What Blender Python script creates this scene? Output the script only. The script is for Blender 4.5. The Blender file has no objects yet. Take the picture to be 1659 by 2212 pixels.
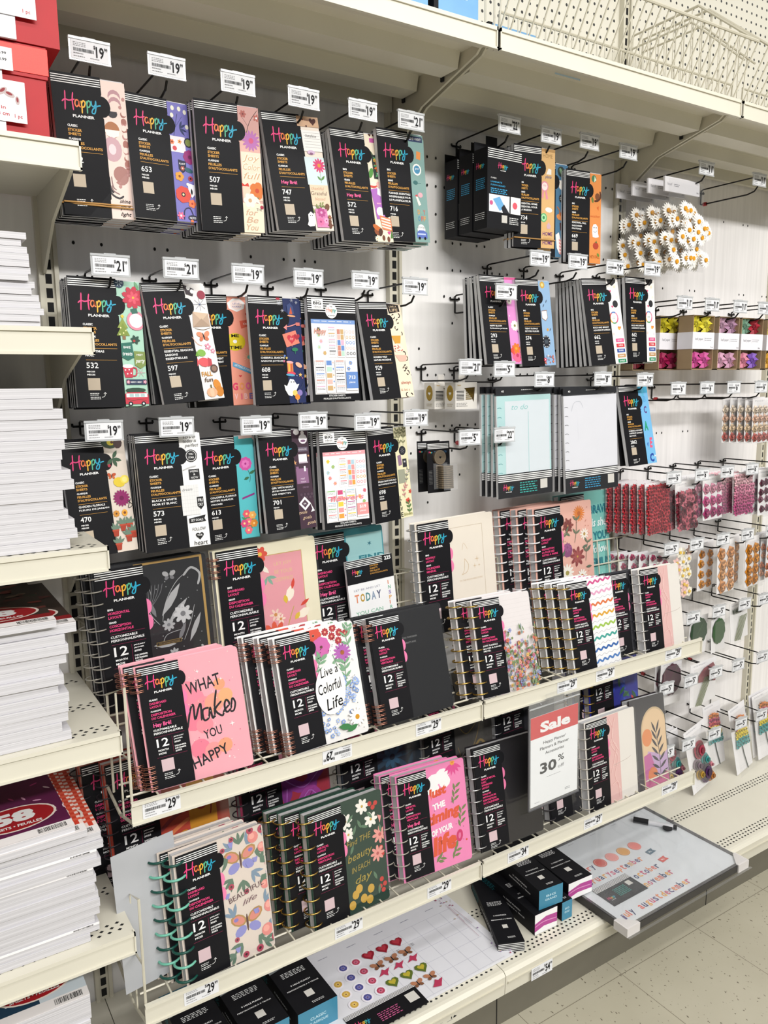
import bpy, math, random
from mathutils import Vector, Matrix, Euler
R = random.Random(7)
PI = math.pi
SC = bpy.context.scene
COL = SC.collection

# ------------------------------------------------------------------ camera
cd = bpy.data.cameras.new('camera'); cam = bpy.data.objects.new('camera', cd); COL.objects.link(cam)
cd.sensor_fit = 'HORIZONTAL'; cd.sensor_width = 36; cd.lens = 1703.7 / 1659 * 36
cd.clip_start = .05
yaw, pitch, roll = .5692, .1619, -.0122
_f = Vector((math.sin(yaw)*math.cos(pitch), math.cos(yaw)*math.cos(pitch), -math.sin(pitch)))
_r = Vector((math.cos(yaw), -math.sin(yaw), 0)); _u = _r.cross(_f)
_r2 = math.cos(roll)*_r + math.sin(roll)*_u; _u2 = -math.sin(roll)*_r + math.cos(roll)*_u
cam.matrix_world = Matrix(((_r2.x, _u2.x, -_f.x, -.3529), (_r2.y, _u2.y, -_f.y, -1.9237), (_r2.z, _u2.z, -_f.z, 1.7351), (0, 0, 0, 1)))
SC.camera = cam
# ------------------------------------------------------------------ light
vs = SC.view_settings
vs.view_transform = 'Standard'; vs.look = 'None'; vs.gamma = 1; vs.use_curve_mapping = False
vs.exposure = -.3
w = bpy.data.worlds.new('store_air'); SC.world = w; w.use_nodes = True
w.node_tree.nodes['Background'].inputs[0].default_value = (.95, .97, 1, 1)
w.node_tree.nodes['Background'].inputs[1].default_value = .22
def area(name, loc, sx, sy, power, rot=(0, 0, 0), col=(1, .985, .96)):
    l = bpy.data.lights.new(name, 'AREA'); l.shape = 'RECTANGLE'; l.size = sx; l.size_y = sy; l.energy = power; l.color = col
    o = bpy.data.objects.new(name, l); o.location = loc; o.rotation_euler = rot; COL.objects.link(o); return o
area('ceiling_tube_light', (.8, -2.0, 3.9), 5.5, .25, 48)
area('ceiling_tube_light', (.8, -4.6, 3.9), 5.5, .25, 360, rot=(.6, 0, 0))
area('ceiling_tube_light', (4.2, -1.6, 3.9), .25, 5, 40)
area('ceiling_tube_light', (-2.6, -2.4, 3.9), .25, 5, 40)

# ------------------------------------------------------------------ materials
MATS = {}
def M(name, rgb, rough=.5, metal=0., alpha=1., var=.06, scale=30., spec=.5, coat=0.):
    if name in MATS: return MATS[name]
    m = bpy.data.materials.new(name); m.use_nodes = True; nt = m.node_tree; b = nt.nodes['Principled BSDF']
    b.inputs['Roughness'].default_value = rough; b.inputs['Metallic'].default_value = metal
    b.inputs['Specular IOR Level'].default_value = spec; b.inputs['Coat Weight'].default_value = coat
    tc = nt.nodes.new('ShaderNodeTexCoord'); nz = nt.nodes.new('ShaderNodeTexNoise'); nz.inputs['Scale'].default_value = scale
    mr = nt.nodes.new('ShaderNodeMapRange'); mr.inputs['To Min'].default_value = 1-var; mr.inputs['To Max'].default_value = 1+var
    mx = nt.nodes.new('ShaderNodeVectorMath'); mx.operation = 'SCALE'; mx.inputs[0].default_value = rgb
    nt.links.new(tc.outputs['Object'], nz.inputs['Vector']); nt.links.new(nz.outputs['Fac'], mr.inputs['Value'])
    nt.links.new(mr.outputs['Result'], mx.inputs['Scale']); nt.links.new(mx.outputs['Vector'], b.inputs['Base Color'])
    if alpha < 1: b.inputs['Alpha'].default_value = alpha
    m.diffuse_color = (*rgb, 1); MATS[name] = m; return m
def hexc(h):
    v = [int(h[i:i+2], 16)/255 for i in (0, 2, 4)]
    return tuple(x/12.92 if x <= .04045 else ((x+.055)/1.055)**2.4 for x in v)
def C(h, rough=.45):          # printed ink of a given colour
    return M('ink_'+h, hexc(h), rough, var=.03, spec=.25)
BLACKINK = M('black_card', (.008, .008, .010), .5, var=.1, spec=.16)
WHITE = M('white_ink', (.86, .86, .86), .5, var=.02)
STEEL = M('cream_shelf_steel', hexc('d8d4c5'), .38, var=.05, scale=6)
STEEL2 = M('cream_upright_steel', hexc('cfcab8'), .4, var=.05, scale=6)
DARK = M('slot_darkness', (.008, .008, .008), .9)
WIRE = M('black_hook_wire', (.012, .011, .011), .28, metal=.6)
CWIRE = M('cream_wire', hexc('cdc8b6'), .35)
PAPER = M('label_paper', (.78, .79, .82), .55, var=.02)
RED = M('red_clip', hexc('a8232a'), .4)
def plastic(name, rgb=(.9, .92, .95), a=.18, rough=.12):
    m = bpy.data.materials.new(name); m.use_nodes = True; nt = m.node_tree
    for n in list(nt.nodes): nt.nodes.remove(n)
    o = nt.nodes.new('ShaderNodeOutputMaterial'); t = nt.nodes.new('ShaderNodeBsdfTransparent'); g = nt.nodes.new('ShaderNodeBsdfPrincipled')
    g.inputs['Base Color'].default_value = (*rgb, 1); g.inputs['Roughness'].default_value = rough
    nz = nt.nodes.new('ShaderNodeTexNoise'); nz.inputs['Scale'].default_value = 25; tc = nt.nodes.new('ShaderNodeTexCoord')
    nt.links.new(tc.outputs['Object'], nz.inputs['Vector'])
    bp = nt.nodes.new('ShaderNodeBump'); bp.inputs['Strength'].default_value = .15; nt.links.new(nz.outputs['Fac'], bp.inputs['Height']); nt.links.new(bp.outputs['Normal'], g.inputs['Normal'])
    mx = nt.nodes.new('ShaderNodeMixShader'); mx.inputs[0].default_value = a
    nt.links.new(t.outputs[0], mx.inputs[1]); nt.links.new(g.outputs[0], mx.inputs[2])
    gl = nt.nodes.new('ShaderNodeBsdfGlossy'); gl.inputs['Roughness'].default_value = rough*.6; nt.links.new(bp.outputs['Normal'], gl.inputs['Normal']); lw = nt.nodes.new('ShaderNodeLayerWeight'); lw.inputs['Blend'].default_value = .5; pw = nt.nodes.new('ShaderNodeMath'); pw.operation = 'POWER'; pw.inputs[1].default_value = 4; nt.links.new(lw.outputs['Facing'], pw.inputs[0]); fr = nt.nodes.new('ShaderNodeMath'); fr.operation = 'MULTIPLY_ADD'; fr.inputs[1].default_value = .5; fr.inputs[2].default_value = .03; nt.links.new(pw.outputs[0], fr.inputs[0])
    m2 = nt.nodes.new('ShaderNodeMixShader'); nt.links.new(fr.outputs[0], m2.inputs[0]); nt.links.new(mx.outputs[0], m2.inputs[1]); nt.links.new(gl.outputs[0], m2.inputs[2])
    nt.links.new(m2.outputs[0], o.inputs[0]); return m
CLEAR = plastic('clear_plastic', a=.05); FILM = plastic('clear_bag_film', a=.02, rough=.08); HOLD = plastic('tag_holder_plastic', (.7, .72, .74), .55, .25)
COVERCLR = plastic('clear_cover_plastic', (.6, .62, .66), .012, .2)
def streaky(name, rgb, amp, scl, rough=.6, extra=None):
    m = bpy.data.materials.new(name); m.use_nodes = True; nt = m.node_tree; b = nt.nodes['Principled BSDF']; b.inputs['Roughness'].default_value = rough
    tc = nt.nodes.new('ShaderNodeTexCoord'); mp = nt.nodes.new('ShaderNodeMapping'); mp.inputs['Scale'].default_value = scl
    nz = nt.nodes.new('ShaderNodeTexNoise'); nz.inputs['Scale'].default_value = 1; nz.inputs['Detail'].default_value = 4
    cr = nt.nodes.new('ShaderNodeMapRange'); cr.inputs['From Min'].default_value = .3; cr.inputs['From Max'].default_value = .7
    cr.inputs['To Min'].default_value = 1-amp; cr.inputs['To Max'].default_value = 1+amp*.4
    mx = nt.nodes.new('ShaderNodeVectorMath'); mx.operation = 'SCALE'; mx.inputs[0].default_value = rgb
    L = nt.links.new
    L(tc.outputs['Object'], mp.inputs[0]); L(mp.outputs[0], nz.inputs['Vector']); L(nz.outputs['Fac'], cr.inputs['Value'])
    L(cr.outputs[0], mx.inputs['Scale']); L(mx.outputs[0], b.inputs['Base Color']); MATS[name] = m; return m
PAGES = streaky('page_edges', (.74, .74, .76), .35, (8, 1500, 8))
PADEDGE = streaky('paper_pad_edges', (.66, .65, .68), .28, (3, 3, 900))
GREYPG = streaky('grey_sheet_edges', (.42, .42, .43), .3, (4, 1200, 4))
WALLP = streaky('white_panel', hexc('f4f2f0'), .10, (28, 1, 1.6), .42)
# woodgrain bay panel
PLANK = streaky('pale_plank_panel', hexc('f2efee'), .10, (60, 1, 2.2), .4)

def pegboard(name, rgb):
    m = bpy.data.materials.new(name); m.use_nodes = True; nt = m.node_tree; b = nt.nodes['Principled BSDF']; b.inputs['Roughness'].default_value = .5
    L = nt.links.new; N = nt.nodes.new
    tc = N('ShaderNodeTexCoord'); s = N('ShaderNodeVectorMath'); s.operation = 'SCALE'; s.inputs['Scale'].default_value = 1/.0305
    fr = N('ShaderNodeVectorMath'); fr.operation = 'FRACTION'; sb = N('ShaderNodeVectorMath'); sb.operation = 'SUBTRACT'; sb.inputs[1].default_value = (.5, 0, .5)
    mu = N('ShaderNodeVectorMath'); mu.operation = 'MULTIPLY'; mu.inputs[1].default_value = (1, 0, 1)
    ln = N('ShaderNodeVectorMath'); ln.operation = 'LENGTH'; lt = N('ShaderNodeMath'); lt.operation = 'LESS_THAN'; lt.inputs[1].default_value = .15
    mx = N('ShaderNodeMix'); mx.data_type = 'RGBA'; mx.inputs['A'].default_value = (*rgb, 1); mx.inputs['B'].default_value = (.02, .02, .02, 1)
    L(tc.outputs['Object'], s.inputs[0]); L(s.outputs[0], fr.inputs[0]); L(fr.outputs[0], sb.inputs[0]); L(sb.outputs[0], mu.inputs[0])
    L(mu.outputs[0], ln.inputs[0]); L(ln.outputs['Value'], lt.inputs[0]); L(lt.outputs[0], mx.inputs['Factor']); L(mx.outputs['Result'], b.inputs['Base Color'])
    return m
PEG = pegboard('cream_pegboard', hexc('dbd7c9'))

# ------------------------------------------------------------------ text glyphs
GL = {}
def glyph(s, bold=0., shear=0.):
    k = (s, bold, shear)
    if k in GL: return GL[k]
    cu = bpy.data.curves.new('t', 'FONT'); cu.body = s; cu.resolution_u = 2; cu.offset = bold; cu.shear = shear
    ob = bpy.data.objects.new('t', cu); me = bpy.data.meshes.new_from_object(ob)
    v = [(p.co.x, p.co.y) for p in me.vertices]; f = [tuple(p.vertices) for p in me.polygons]
    bpy.data.objects.remove(ob); bpy.data.curves.remove(cu); bpy.data.meshes.remove(me)
    if v:
        x0 = min(a[0] for a in v); x1 = max(a[0] for a in v); y0 = min(a[1] for a in v); y1 = max(a[1] for a in v)
    else: x0 = y0 = 0; x1 = y1 = 1
    v = [(a-x0, b-y0) for a, b in v]
    GL[k] = (v, f, x1-x0, y1-y0); return GL[k]
def spline(pts, n=6):
    if len(pts) < 3: return list(pts)
    P = [pts[0]] + list(pts) + [pts[-1]]; out = []
    for i in range(1, len(P)-2):
        a, b, c, d = P[i-1], P[i], P[i+1], P[i+2]
        for k in range(n):
            t = k/n
            out.append(tuple(.5*((2*b[j]) + (-a[j]+c[j])*t + (2*a[j]-5*b[j]+4*c[j]-d[j])*t*t + (-a[j]+3*b[j]-3*c[j]+d[j])*t**3) for j in range(len(b))))
    out.append(tuple(pts[-1])); return out

# ------------------------------------------------------------------ mesh builder
class MB:
    def __init__(s):
        s.v = []; s.f = []; s.m = []; s.mats = []; s.M = None; s.art(1, 0, 1)
    def mi(s, m):
        if m not in s.mats: s.mats.append(m)
        return s.mats.index(m)
    def add(s, vs, fs, m):
        n = len(s.v); k = s.mi(m)
        if s.M is not None: vs = [s.M @ Vector(p) for p in vs]
        s.v += [tuple(p) for p in vs]
        for f in fs: s.f.append([n+i for i in f]); s.m.append(k)
    def box(s, x0, y0, z0, x1, y1, z1, m, front=None, top=None, right=None):
        x0, x1 = min(x0, x1), max(x0, x1); y0, y1 = min(y0, y1), max(y0, y1); z0, z1 = min(z0, z1), max(z0, z1)
        v = [(x0, y0, z0), (x1, y0, z0), (x1, y1, z0), (x0, y1, z0), (x0, y0, z1), (x1, y0, z1), (x1, y1, z1), (x0, y1, z1)]
        s.add(v, [(0, 3, 2, 1), (0, 1, 5, 4), (1, 2, 6, 5), (2, 3, 7, 6), (3, 0, 4, 7), (4, 5, 6, 7)], m)
        for i, q in ((-5, front), (-4, right), (-1, top)):
            if q: s.m[i] = s.mi(q)
    def prism(s, pts, y0, y1, m):       # closed xz outline extruded in y
        n = len(pts); v = [(a, y0, b) for a, b in pts] + [(a, y1, b) for a, b in pts]
        s.add(v, [tuple(range(n)), tuple(range(2*n-1, n-1, -1))] + [(i, n+i, n+(i+1) % n, (i+1) % n) for i in range(n)], m)
    def prismx(s, pts, x0, x1, m):      # closed yz outline extruded in x
        n = len(pts); v = [(x0, a, b) for a, b in pts] + [(x1, a, b) for a, b in pts]
        s.add(v, [tuple(range(n-1, -1, -1)), tuple(range(n, 2*n))] + [(i, (i+1) % n, n+(i+1) % n, n+i) for i in range(n)], m)
    def prismz(s, pts, z0, z1, m):
        n = len(pts); v = [(a, b, z0) for a, b in pts] + [(a, b, z1) for a, b in pts]
        s.add(v, [tuple(range(n-1, -1, -1)), tuple(range(n, 2*n))] + [(i, (i+1) % n, n+(i+1) % n, n+i) for i in range(n)], m)
    def tube(s, pts, r, m, n=6, closed=False):
        P = [Vector(p) for p in pts]; k = len(P); vs = []; fs = []; prev = None
        for i, p in enumerate(P):
            if closed: t = (P[(i+1) % k]-P[i-1])
            else: t = P[min(i+1, k-1)]-P[max(i-1, 0)]
            t.normalize()
            if prev is None:
                a = Vector((0, 0, 1)) if abs(t.z) < .9 else Vector((1, 0, 0)); u = t.cross(a).normalized()
            else: u = (prev - t*prev.dot(t)).normalized()
            prev = u; w_ = t.cross(u)
            for j in range(n):
                an = 2*PI*j/n; vs.append(p + r*(math.cos(an)*u + math.sin(an)*w_))
        for i in range(k if closed else k-1):
            for j in range(n):
                a = i*n+j; b = i*n+(j+1) % n; c = ((i+1) % k)*n+(j+1) % n; d = ((i+1) % k)*n+j
                fs.append((a, b, c, d))
        if not closed: fs += [tuple(range(n-1, -1, -1)), tuple(range((k-1)*n, k*n))]
        s.add(vs, fs, m)
    def ring(s, c, r, t, m, axis='z', n=14, q=6, a0=0, a1=2*PI):
        cl = abs(a1-a0-2*PI) < 1e-3; pts = []
        for i in range(n if cl else n+1):
            a = a0+(a1-a0)*i/n; u, v_ = r*math.cos(a), r*math.sin(a)
            pts.append({'z': (c[0]+u, c[1]+v_, c[2]), 'y': (c[0]+u, c[1], c[2]+v_), 'x': (c[0], c[1]+u, c[2]+v_)}[axis])
        s.tube(pts, t, m, q, cl)
    def cyl(s, c, r, h, m, axis='z', n=16, r2=None):
        r2 = r if r2 is None else r2; vs = []
        for z, rr in ((0, r), (h, r2)):
            for i in range(n):
                a = 2*PI*i/n; u, v_ = rr*math.cos(a), rr*math.sin(a)
                vs.append({'z': (c[0]+u, c[1]+v_, c[2]+z), 'y': (c[0]-u, c[1]+z, c[2]+v_), 'x': (c[0]+z, c[1]+u, c[2]+v_)}[axis])
        s.add(vs, [tuple(range(n-1, -1, -1)), tuple(range(n, 2*n))] + [(i, (i+1) % n, n+(i+1) % n, n+i) for i in range(n)], m)
    # ---- flat printing on an xz face that looks to -y; u right, v down, in units of sc metres
    def art(s, sc, ox, h, y=0., clip=None, ku=1.): s.ku = ku; s.sc = sc; s.ox = ox; s.h = h; s.y = y; s.d = 0; s.clip = clip
    def P(s, u, v):
        if s.clip:
            u = min(max(u, s.clip[0]), s.clip[2]); v = min(max(v, s.clip[1]), s.clip[3])
        return (s.ox+u*s.sc*s.ku, s.y-s.d, s.h-v*s.sc)
    def nx(s): s.d += 1.3e-5
    def poly(s, pts, m):
        s.nx(); a = sum(pts[i][0]*pts[(i+1) % len(pts)][1]-pts[(i+1) % len(pts)][0]*pts[i][1] for i in range(len(pts)))
        if a > 0: pts = pts[::-1]
        s.add([s.P(*p) for p in pts], [tuple(range(len(pts)))], m)
    def rect(s, u0, v0, u1, v1, m): s.poly([(u0, v0), (u1, v0), (u1, v1), (u0, v1)], m)
    def dot(s, u, v, r, m, n=12, ry=None):
        ry = r if ry is None else ry
        s.poly([(u+r*math.cos(2*PI*i/n), v+ry*math.sin(2*PI*i/n)) for i in range(n)], m)
    def oval(s, u, v, a, b, ang, m, n=10, tip=False):
        c, d = math.cos(ang), math.sin(ang); pts = []
        for i in range(n):
            t = 2*PI*i/n; x = a*math.cos(t); y = b*math.sin(t)*((1-.75*abs(math.cos(t))) if tip else 1)
            pts.append((u+x*c-y*d, v+x*d+y*c))
        s.poly(pts, m)
    def leaf(s, u, v, l, wd, ang, m): s.oval(u+l/2*math.cos(ang), v+l/2*math.sin(ang), l/2, wd, ang, m, 10, True)
    def flower(s, u, v, r, n, m, c, rot=0, fat=.32, cr=.28):
        for i in range(n):
            a = rot+2*PI*i/n; s.oval(u+r*.58*math.cos(a), v+r*.58*math.sin(a), r*.45, r*fat, a, m, 8)
        s.dot(u, v, r*cr, c, 9)
    def stroke(s, pts, wd, m, n=5, taper=True):
        s.nx(); q = spline(pts, n) if n > 1 else list(pts); k = len(q); vs = []
        for i, p in enumerate(q):
            a = q[max(i-1, 0)]; b = q[min(i+1, k-1)]; dx, dy = b[0]-a[0], b[1]-a[1]; L = math.hypot(dx, dy) or 1
            ww = wd/2*(.55 if taper and i in (0, k-1) else 1)
            vs.append(s.P(p[0]+dy/L*ww, p[1]-dx/L*ww)); vs.append(s.P(p[0]-dy/L*ww, p[1]+dx/L*ww))
        s.add(vs, [(2*i, 2*i+1, 2*i+3, 2*i+2) for i in range(k-1)], m)
    def heart(s, u, v, r, m):
        pts = []
        for i in range(16):
            t = 2*PI*i/16; pts.append((u+r*math.sin(t)**3, v-r*(.8125*math.cos(t)-.3125*math.cos(2*t)-.125*math.cos(3*t)-.0625*math.cos(4*t))))
        s.poly(pts, m)
    def star(s, u, v, r, m, n=5, k=.45, rot=-PI/2):
        s.poly([(u+(r if i % 2 == 0 else r*k)*math.cos(rot+PI*i/n), v+(r if i % 2 == 0 else r*k)*math.sin(rot+PI*i/n)) for i in range(2*n)], m)
    def sprig(s, pts, wd, m, lm, l, n=5, w=.28):
        s.stroke(pts, wd, m); q = spline(pts, 8); k = len(q)
        for i in range(1, n+1):
            j = min(k-2, int(k*i/(n+.6))); a = math.atan2(q[j+1][1]-q[j][1], q[j+1][0]-q[j][0])
            for sg in (-1, 1): s.leaf(q[j][0], q[j][1], l, l*w, a+sg*.8, lm)
    def butterfly(s, u, v, r, m, c, ang=0):
        for sg in (-1, 1):
            s.oval(u+sg*r*.5, v-r*.25, r*.5, r*.34, sg*-.6+ang, m); s.oval(u+sg*r*.38, v+r*.35, r*.34, r*.25, sg*.6+ang, c)
        s.oval(u, v, r*.08, r*.5, ang, BLACKINK, 8)
    def text(s, t, u, v, hgt, m, wd=None, bold=.012, al='l', shear=0., ang=0.):
        """v is the baseline, hgt the cap height, wd an optional fitted width"""
        g, f, gw, gh = glyph(t, bold, shear); s.nx()
        k = hgt/(gh if not any(c in t for c in 'gjpqy,') else gh*.8) ; kx = (wd/gw if wd else k)
        W = gw*kx; off = {'l': 0, 'c': -W/2, 'r': -W}[al]; dz = 0 if not any(c in t for c in 'gjpqy') else -.24*hgt
        ca, sa = math.cos(ang), math.sin(ang); vs = []
        for a, b in g:
            x = off+a*kx; y = -(b*k+dz); vs.append(s.P(u+x*ca-y*sa, v+x*sa+y*ca))
        s.add(vs, f, m)
    def micro(s, u, v, wd, m, rows=2, dv=1.6, t=.5, seg=5):
        """lines of print too small to read"""
        for r_ in range(rows):
            x = u
            while x < u+wd*(1-.12*(r_ % 2)):
                l = R.uniform(.5, 1)*wd/seg; x2 = min(x+l, u+wd); s.rect(x, v+r_*dv, x2-wd*.02, v+r_*dv+t, m); x = x2+wd*.025
    def barcode(s, u0, v0, u1, v1, m):
        x = u0
        while x < u1:
            l = R.uniform(.008, .03)*(u1-u0); s.rect(x, v0, min(x+l, u1), v1, m); x += l+R.uniform(.008, .026)*(u1-u0)
    def build(s, name, parent=None, smooth=False):
        me = bpy.data.meshes.new(name); me.from_pydata(s.v, [], s.f)
        for m in s.mats: me.materials.append(m)
        me.polygons.foreach_set('material_index', s.m)
        if smooth: me.polygons.foreach_set('use_smooth', [True]*len(s.f))
        me.update(); o = bpy.data.objects.new(name, me); COL.objects.link(o)
        if parent is not None: o.parent = parent
        return o
def tag(o, label=None, cat=None, group=None, kind=None):
    if label: o['label'] = label
    if cat: o['category'] = cat
    if group: o['group'] = group
    if kind: o['kind'] = kind
    return o
def thing(name, label, cat, loc=(0, 0, 0), rot=(0, 0, 0), group=None):
    o = bpy.data.objects.new(name, None); COL.objects.link(o); o.empty_display_size = .02
    o.rotation_mode = 'YXZ'; o.location = loc; o.rotation_euler = rot; return tag(o, label, cat, group)
def kids(o): return [c for c in KID.get(o.name, [])]
def dup(root, loc, rot=None, label=None, group=None):
    def cp(o, par):
        c = o.copy(); COL.objects.link(c)
        if par is not None: c.parent = par
        for ch in CH(o): cp(ch, c)
        return c
    r = cp(root, None); r.location = loc
    if rot is not None: r.rotation_euler = rot
    if label: r['label'] = label
    if group: r['group'] = group
    return r
def CH(o): return list(o.children)
def pose(x, y, z, yw, pt, rl, h):
    """centre pose -> location of the bottom middle, euler in YXZ order"""
    e = (pt, rl, yw); m = Euler(e, 'YXZ').to_matrix()
    return Vector((x, y, z)) + m @ Vector((0, 0, -h/2)), e
W = .9144
ORD = ('second', 'third', 'fourth', 'fifth', 'sixth', 'seventh', 'eighth', 'ninth', 'tenth')
# ------------------------------------------------------------------ setting
mb = MB(); mb.box(-6, -10, -.03, 9, .6, 0, M('floor_tile', hexc('b9b3a2'), .42))
fl = mb.build('floor'); tag(fl, kind='structure')
def floor_mat():
    m = MATS['floor_tile']; nt = m.node_tree; b = nt.nodes['Principled BSDF']; L = nt.links.new; N = nt.nodes.new
    tc = N('ShaderNodeTexCoord'); n1 = N('ShaderNodeTexNoise'); n1.inputs['Scale'].default_value = 115; n1.inputs['Detail'].default_value = 2
    mp = N('ShaderNodeMapping'); mp.inputs['Scale'].default_value = (1, .6, 1); mp.inputs['Rotation'].default_value = (0, 0, .6)
    r1 = N('ShaderNodeMapRange'); r1.inputs['From Min'].default_value = .665; r1.inputs['From Max'].default_value = .70
    mx = N('ShaderNodeMix'); mx.data_type = 'RGBA'; mx.inputs['B'].default_value = (*hexc('625a4c'), 1)
    n2 = N('ShaderNodeTexNoise'); n2.inputs['Scale'].default_value = 3.5; n2.inputs['Detail'].default_value = 5
    cr = N('ShaderNodeMix'); cr.data_type = 'RGBA'; cr.inputs['A'].default_value = (*hexc('a29c89'), 1); cr.inputs['B'].default_value = (*hexc('bab5a3'), 1)
    bk = N('ShaderNodeVectorMath'); bk.operation = 'ADD'; bk.inputs[1].default_value = (-.276+.357*10, .034+.357*10+.15, 0)
    sc_ = N('ShaderNodeVectorMath'); sc_.operation = 'SCALE'; sc_.inputs['Scale'].default_value = 1/.357
    fr = N('ShaderNodeVectorMath'); fr.operation = 'FRACTION'; sx = N('ShaderNodeSeparateXYZ')
    mn = N('ShaderNodeMath'); mn.operation = 'MINIMUM'; lt = N('ShaderNodeMath'); lt.operation = 'LESS_THAN'; lt.inputs[1].default_value = .0055
    m2 = N('ShaderNodeMix'); m2.data_type = 'RGBA'; m2.inputs['B'].default_value = (*hexc('756e5f'), 1)
    L(tc.outputs['Object'], mp.inputs[0]); L(mp.outputs[0], n1.inputs['Vector']); L(n1.outputs['Fac'], r1.inputs['Value']); L(r1.outputs[0], mx.inputs['Factor'])
    L(tc.outputs['Object'], n2.inputs['Vector']); L(n2.outputs['Fac'], cr.inputs['Factor']); L(cr.outputs['Result'], mx.inputs['A'])
    L(tc.outputs['Object'], bk.inputs[0]); L(bk.outputs[0], sc_.inputs[0]); L(sc_.outputs[0], fr.inputs[0]); L(fr.outputs[0], sx.inputs[0])
    L(sx.outputs['X'], mn.inputs[0]); L(sx.outputs['Y'], mn.inputs[1]); L(mn.outputs[0], lt.inputs[0]); L(lt.outputs[0], m2.inputs['Factor'])
    L(mx.outputs['Result'], m2.inputs['A']); L(m2.outputs['Result'], b.inputs['Base Color'])
floor_mat()
def panel(name, x0, x1, z0, z1, m, holes=()):
    mb = MB(); mb.box(x0, 0, z0, x1, .012, z1, m)
    mb.art(1, 0, 0, -.0002)
    for x, z in holes: mb.dot(x, -z, .0032, DARK, 8, .0042)
    return tag(mb.build(name), kind='structure')
def hole_rows(x0, x1, zs, p=.75, step=.0305):
    out = []
    for z in zs:
        x = x0
        while x < x1:
            if R.random() < p: out.append((x, z))
            x += step
    return out
ZT = 2.47
panel('wall_back', -.9144, 0, 0, ZT, WALLP)
tag(panel('wall_back', 0, W, .12, ZT, WALLP, hole_rows(.06, W-.04, [1.14+.1524*i for i in range(9)], .35)), kind='structure')
panel('wall_back', W, 2*W, .12, ZT, WALLP, hole_rows(W+.03, 2*W-.02, [1.3+.0762*i for i in range(15)], .45))
panel('wall_back', 2*W, 3*W, .12, ZT, PLANK, [(x+dx, z) for z in [2.32-.26*i for i in range(9)] for x in [2*W+.1+.1524*j for j in range(6)] for dx in (0, .03) if R.random() < .6])
panel('wall_back', 3*W, 5*W, .12, ZT, PLANK)
panel('wall_back', -.9144, 5*W, ZT, 3.7, PEG)
# room envelope beyond the shelving run
mb = MB(); mb.box(-3, -5, 4.2, 6, .6, 4.25, M('ceiling_board', (.75, .75, .73), .8)); tag(mb.build('ceiling'), kind='structure')

# slotted uprights
mb = MB(); mb.box(-.021, -.012, 0, .021, 0, 3.7, STEEL2); mb.box(-.021, -.020, 0, -.012, -.012, 3.7, STEEL2); mb.box(.012, -.020, 0, .021, -.012, 3.7, STEEL2)
for i in range(118):
    z = .1+i*.0305; mb.box(-.0065, -.0128, z, .0065, -.0118, z+.021, DARK)
up = mb.build('slotted_upright'); tag(up, 'cream slotted steel upright at the left end of the sticker pads', 'upright', 'slotted shelving uprights'); 
for k, t in ((1, 'between the sticker pad bay and the next bay of pads'), (2, 'between the sticker pads and the paper flower bags'), (3, 'behind the paper flower bags at the right edge')):
    dup(up, (k*W, 0, 0), None, 'cream slotted steel upright '+t)

# gondola shelf with a rolled front lip, braces and brackets
def shelf(name, x0, x1, z, y, label, lip=.045, thick=.012, perf=True, group='cream steel gondola shelves', under=False, cat='shelf', yb=-.012):
    t = thing(name, label, cat, ((x0+x1)/2, 0, z-lip), group=group); w2 = (x1-x0)/2-.002
    mb = MB(); mb.box(-w2, y, lip-thick, w2, yb, lip-.001, STEEL)
    if perf:
        for yy in (y+.022, y+.034, y+.046, y+.155, y+.167, y+.179, yb-.06, yb-.072):
            k = -w2+.02+(.006 if int(abs(yy-y)*1000) % 24 else 0)
            o = .007 if abs(((yy-y)*1000) % 24-10) < 6 else 0
            x = -w2+.02+o
            while x < w2-.015:
                mb.add([(x-.005, yy, lip-.0006), (x, yy-.0038, lip-.0006), (x+.005, yy, lip-.0006), (x, yy+.0038, lip-.0006)], [(0, 1, 2, 3)], DARK); x += .0205
    mb.build('deck', t)
    mb = MB(); mb.box(-w2, y-.006, 0, w2, y, lip, STEEL); mb.box(-w2, y-.010, lip-.006, w2, y-.005, lip+.002, STEEL); mb.box(-w2, y-.010, -.001, w2, y-.002, .004, STEEL)
    mb.box(w2-.003, y-.010, 0, w2, y+.004, lip+.002, STEEL); mb.box(-w2, y-.010, 0, -w2+.003, y+.004, lip+.002, STEEL)
    mb.build('front_lip', t)
    if under:
        mb = MB()
        for yy in (y+.155, y+.325):
            mb.prismx([(yy-.045, lip-thick), (yy-.035, lip-thick-.036), (yy+.03, lip-thick-.036), (yy+.04, lip-thick)], -w2+.014, w2-.014, STEEL)
        for yy in (y+.155, y+.325): mb.box(w2-.0138, yy+.024, lip-thick-.045, w2-.009, yy+.034, lip-thick-.002, DARK)
        mb.prismx([(y+.0, lip-thick), (y+.0, .012), (y+.05, .02), (y+.055, lip-thick)], -w2+.004, w2-.004, STEEL)
        mb.box(-w2+.01, -.03, -.02, w2-.01, -.014, lip-thick, STEEL)
        mb.build('underside_brace', t)
    for xs in (-w2+.004, w2-.004):
        mb = MB(); l = lip-thick
        mb.prismx([(-.008, l), (-.008, l-.16), (-.03, l-.16), (-.16, l-.075), (y+.06, l-.022), (y+.03, l)], xs-.003, xs+.003, STEEL2)
        mb.build('bracket', t)
    return t
sh = [(2.153, 'topmost left shelf holding the red gift boxes'), (1.838, 'left shelf below the red gift boxes holding a white paper stack'), (1.437, 'left shelf third from the top holding the tallest paper stack'),
      (1.067, 'left shelf holding a dark camouflage paper pad on its stack'), (.631, 'lowest raised left shelf with red gingham paper pads')]
for z, l in sh: shelf('gondola_shelf', -W+.002, -.004, z, -.41, 'cream steel '+l)
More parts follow.
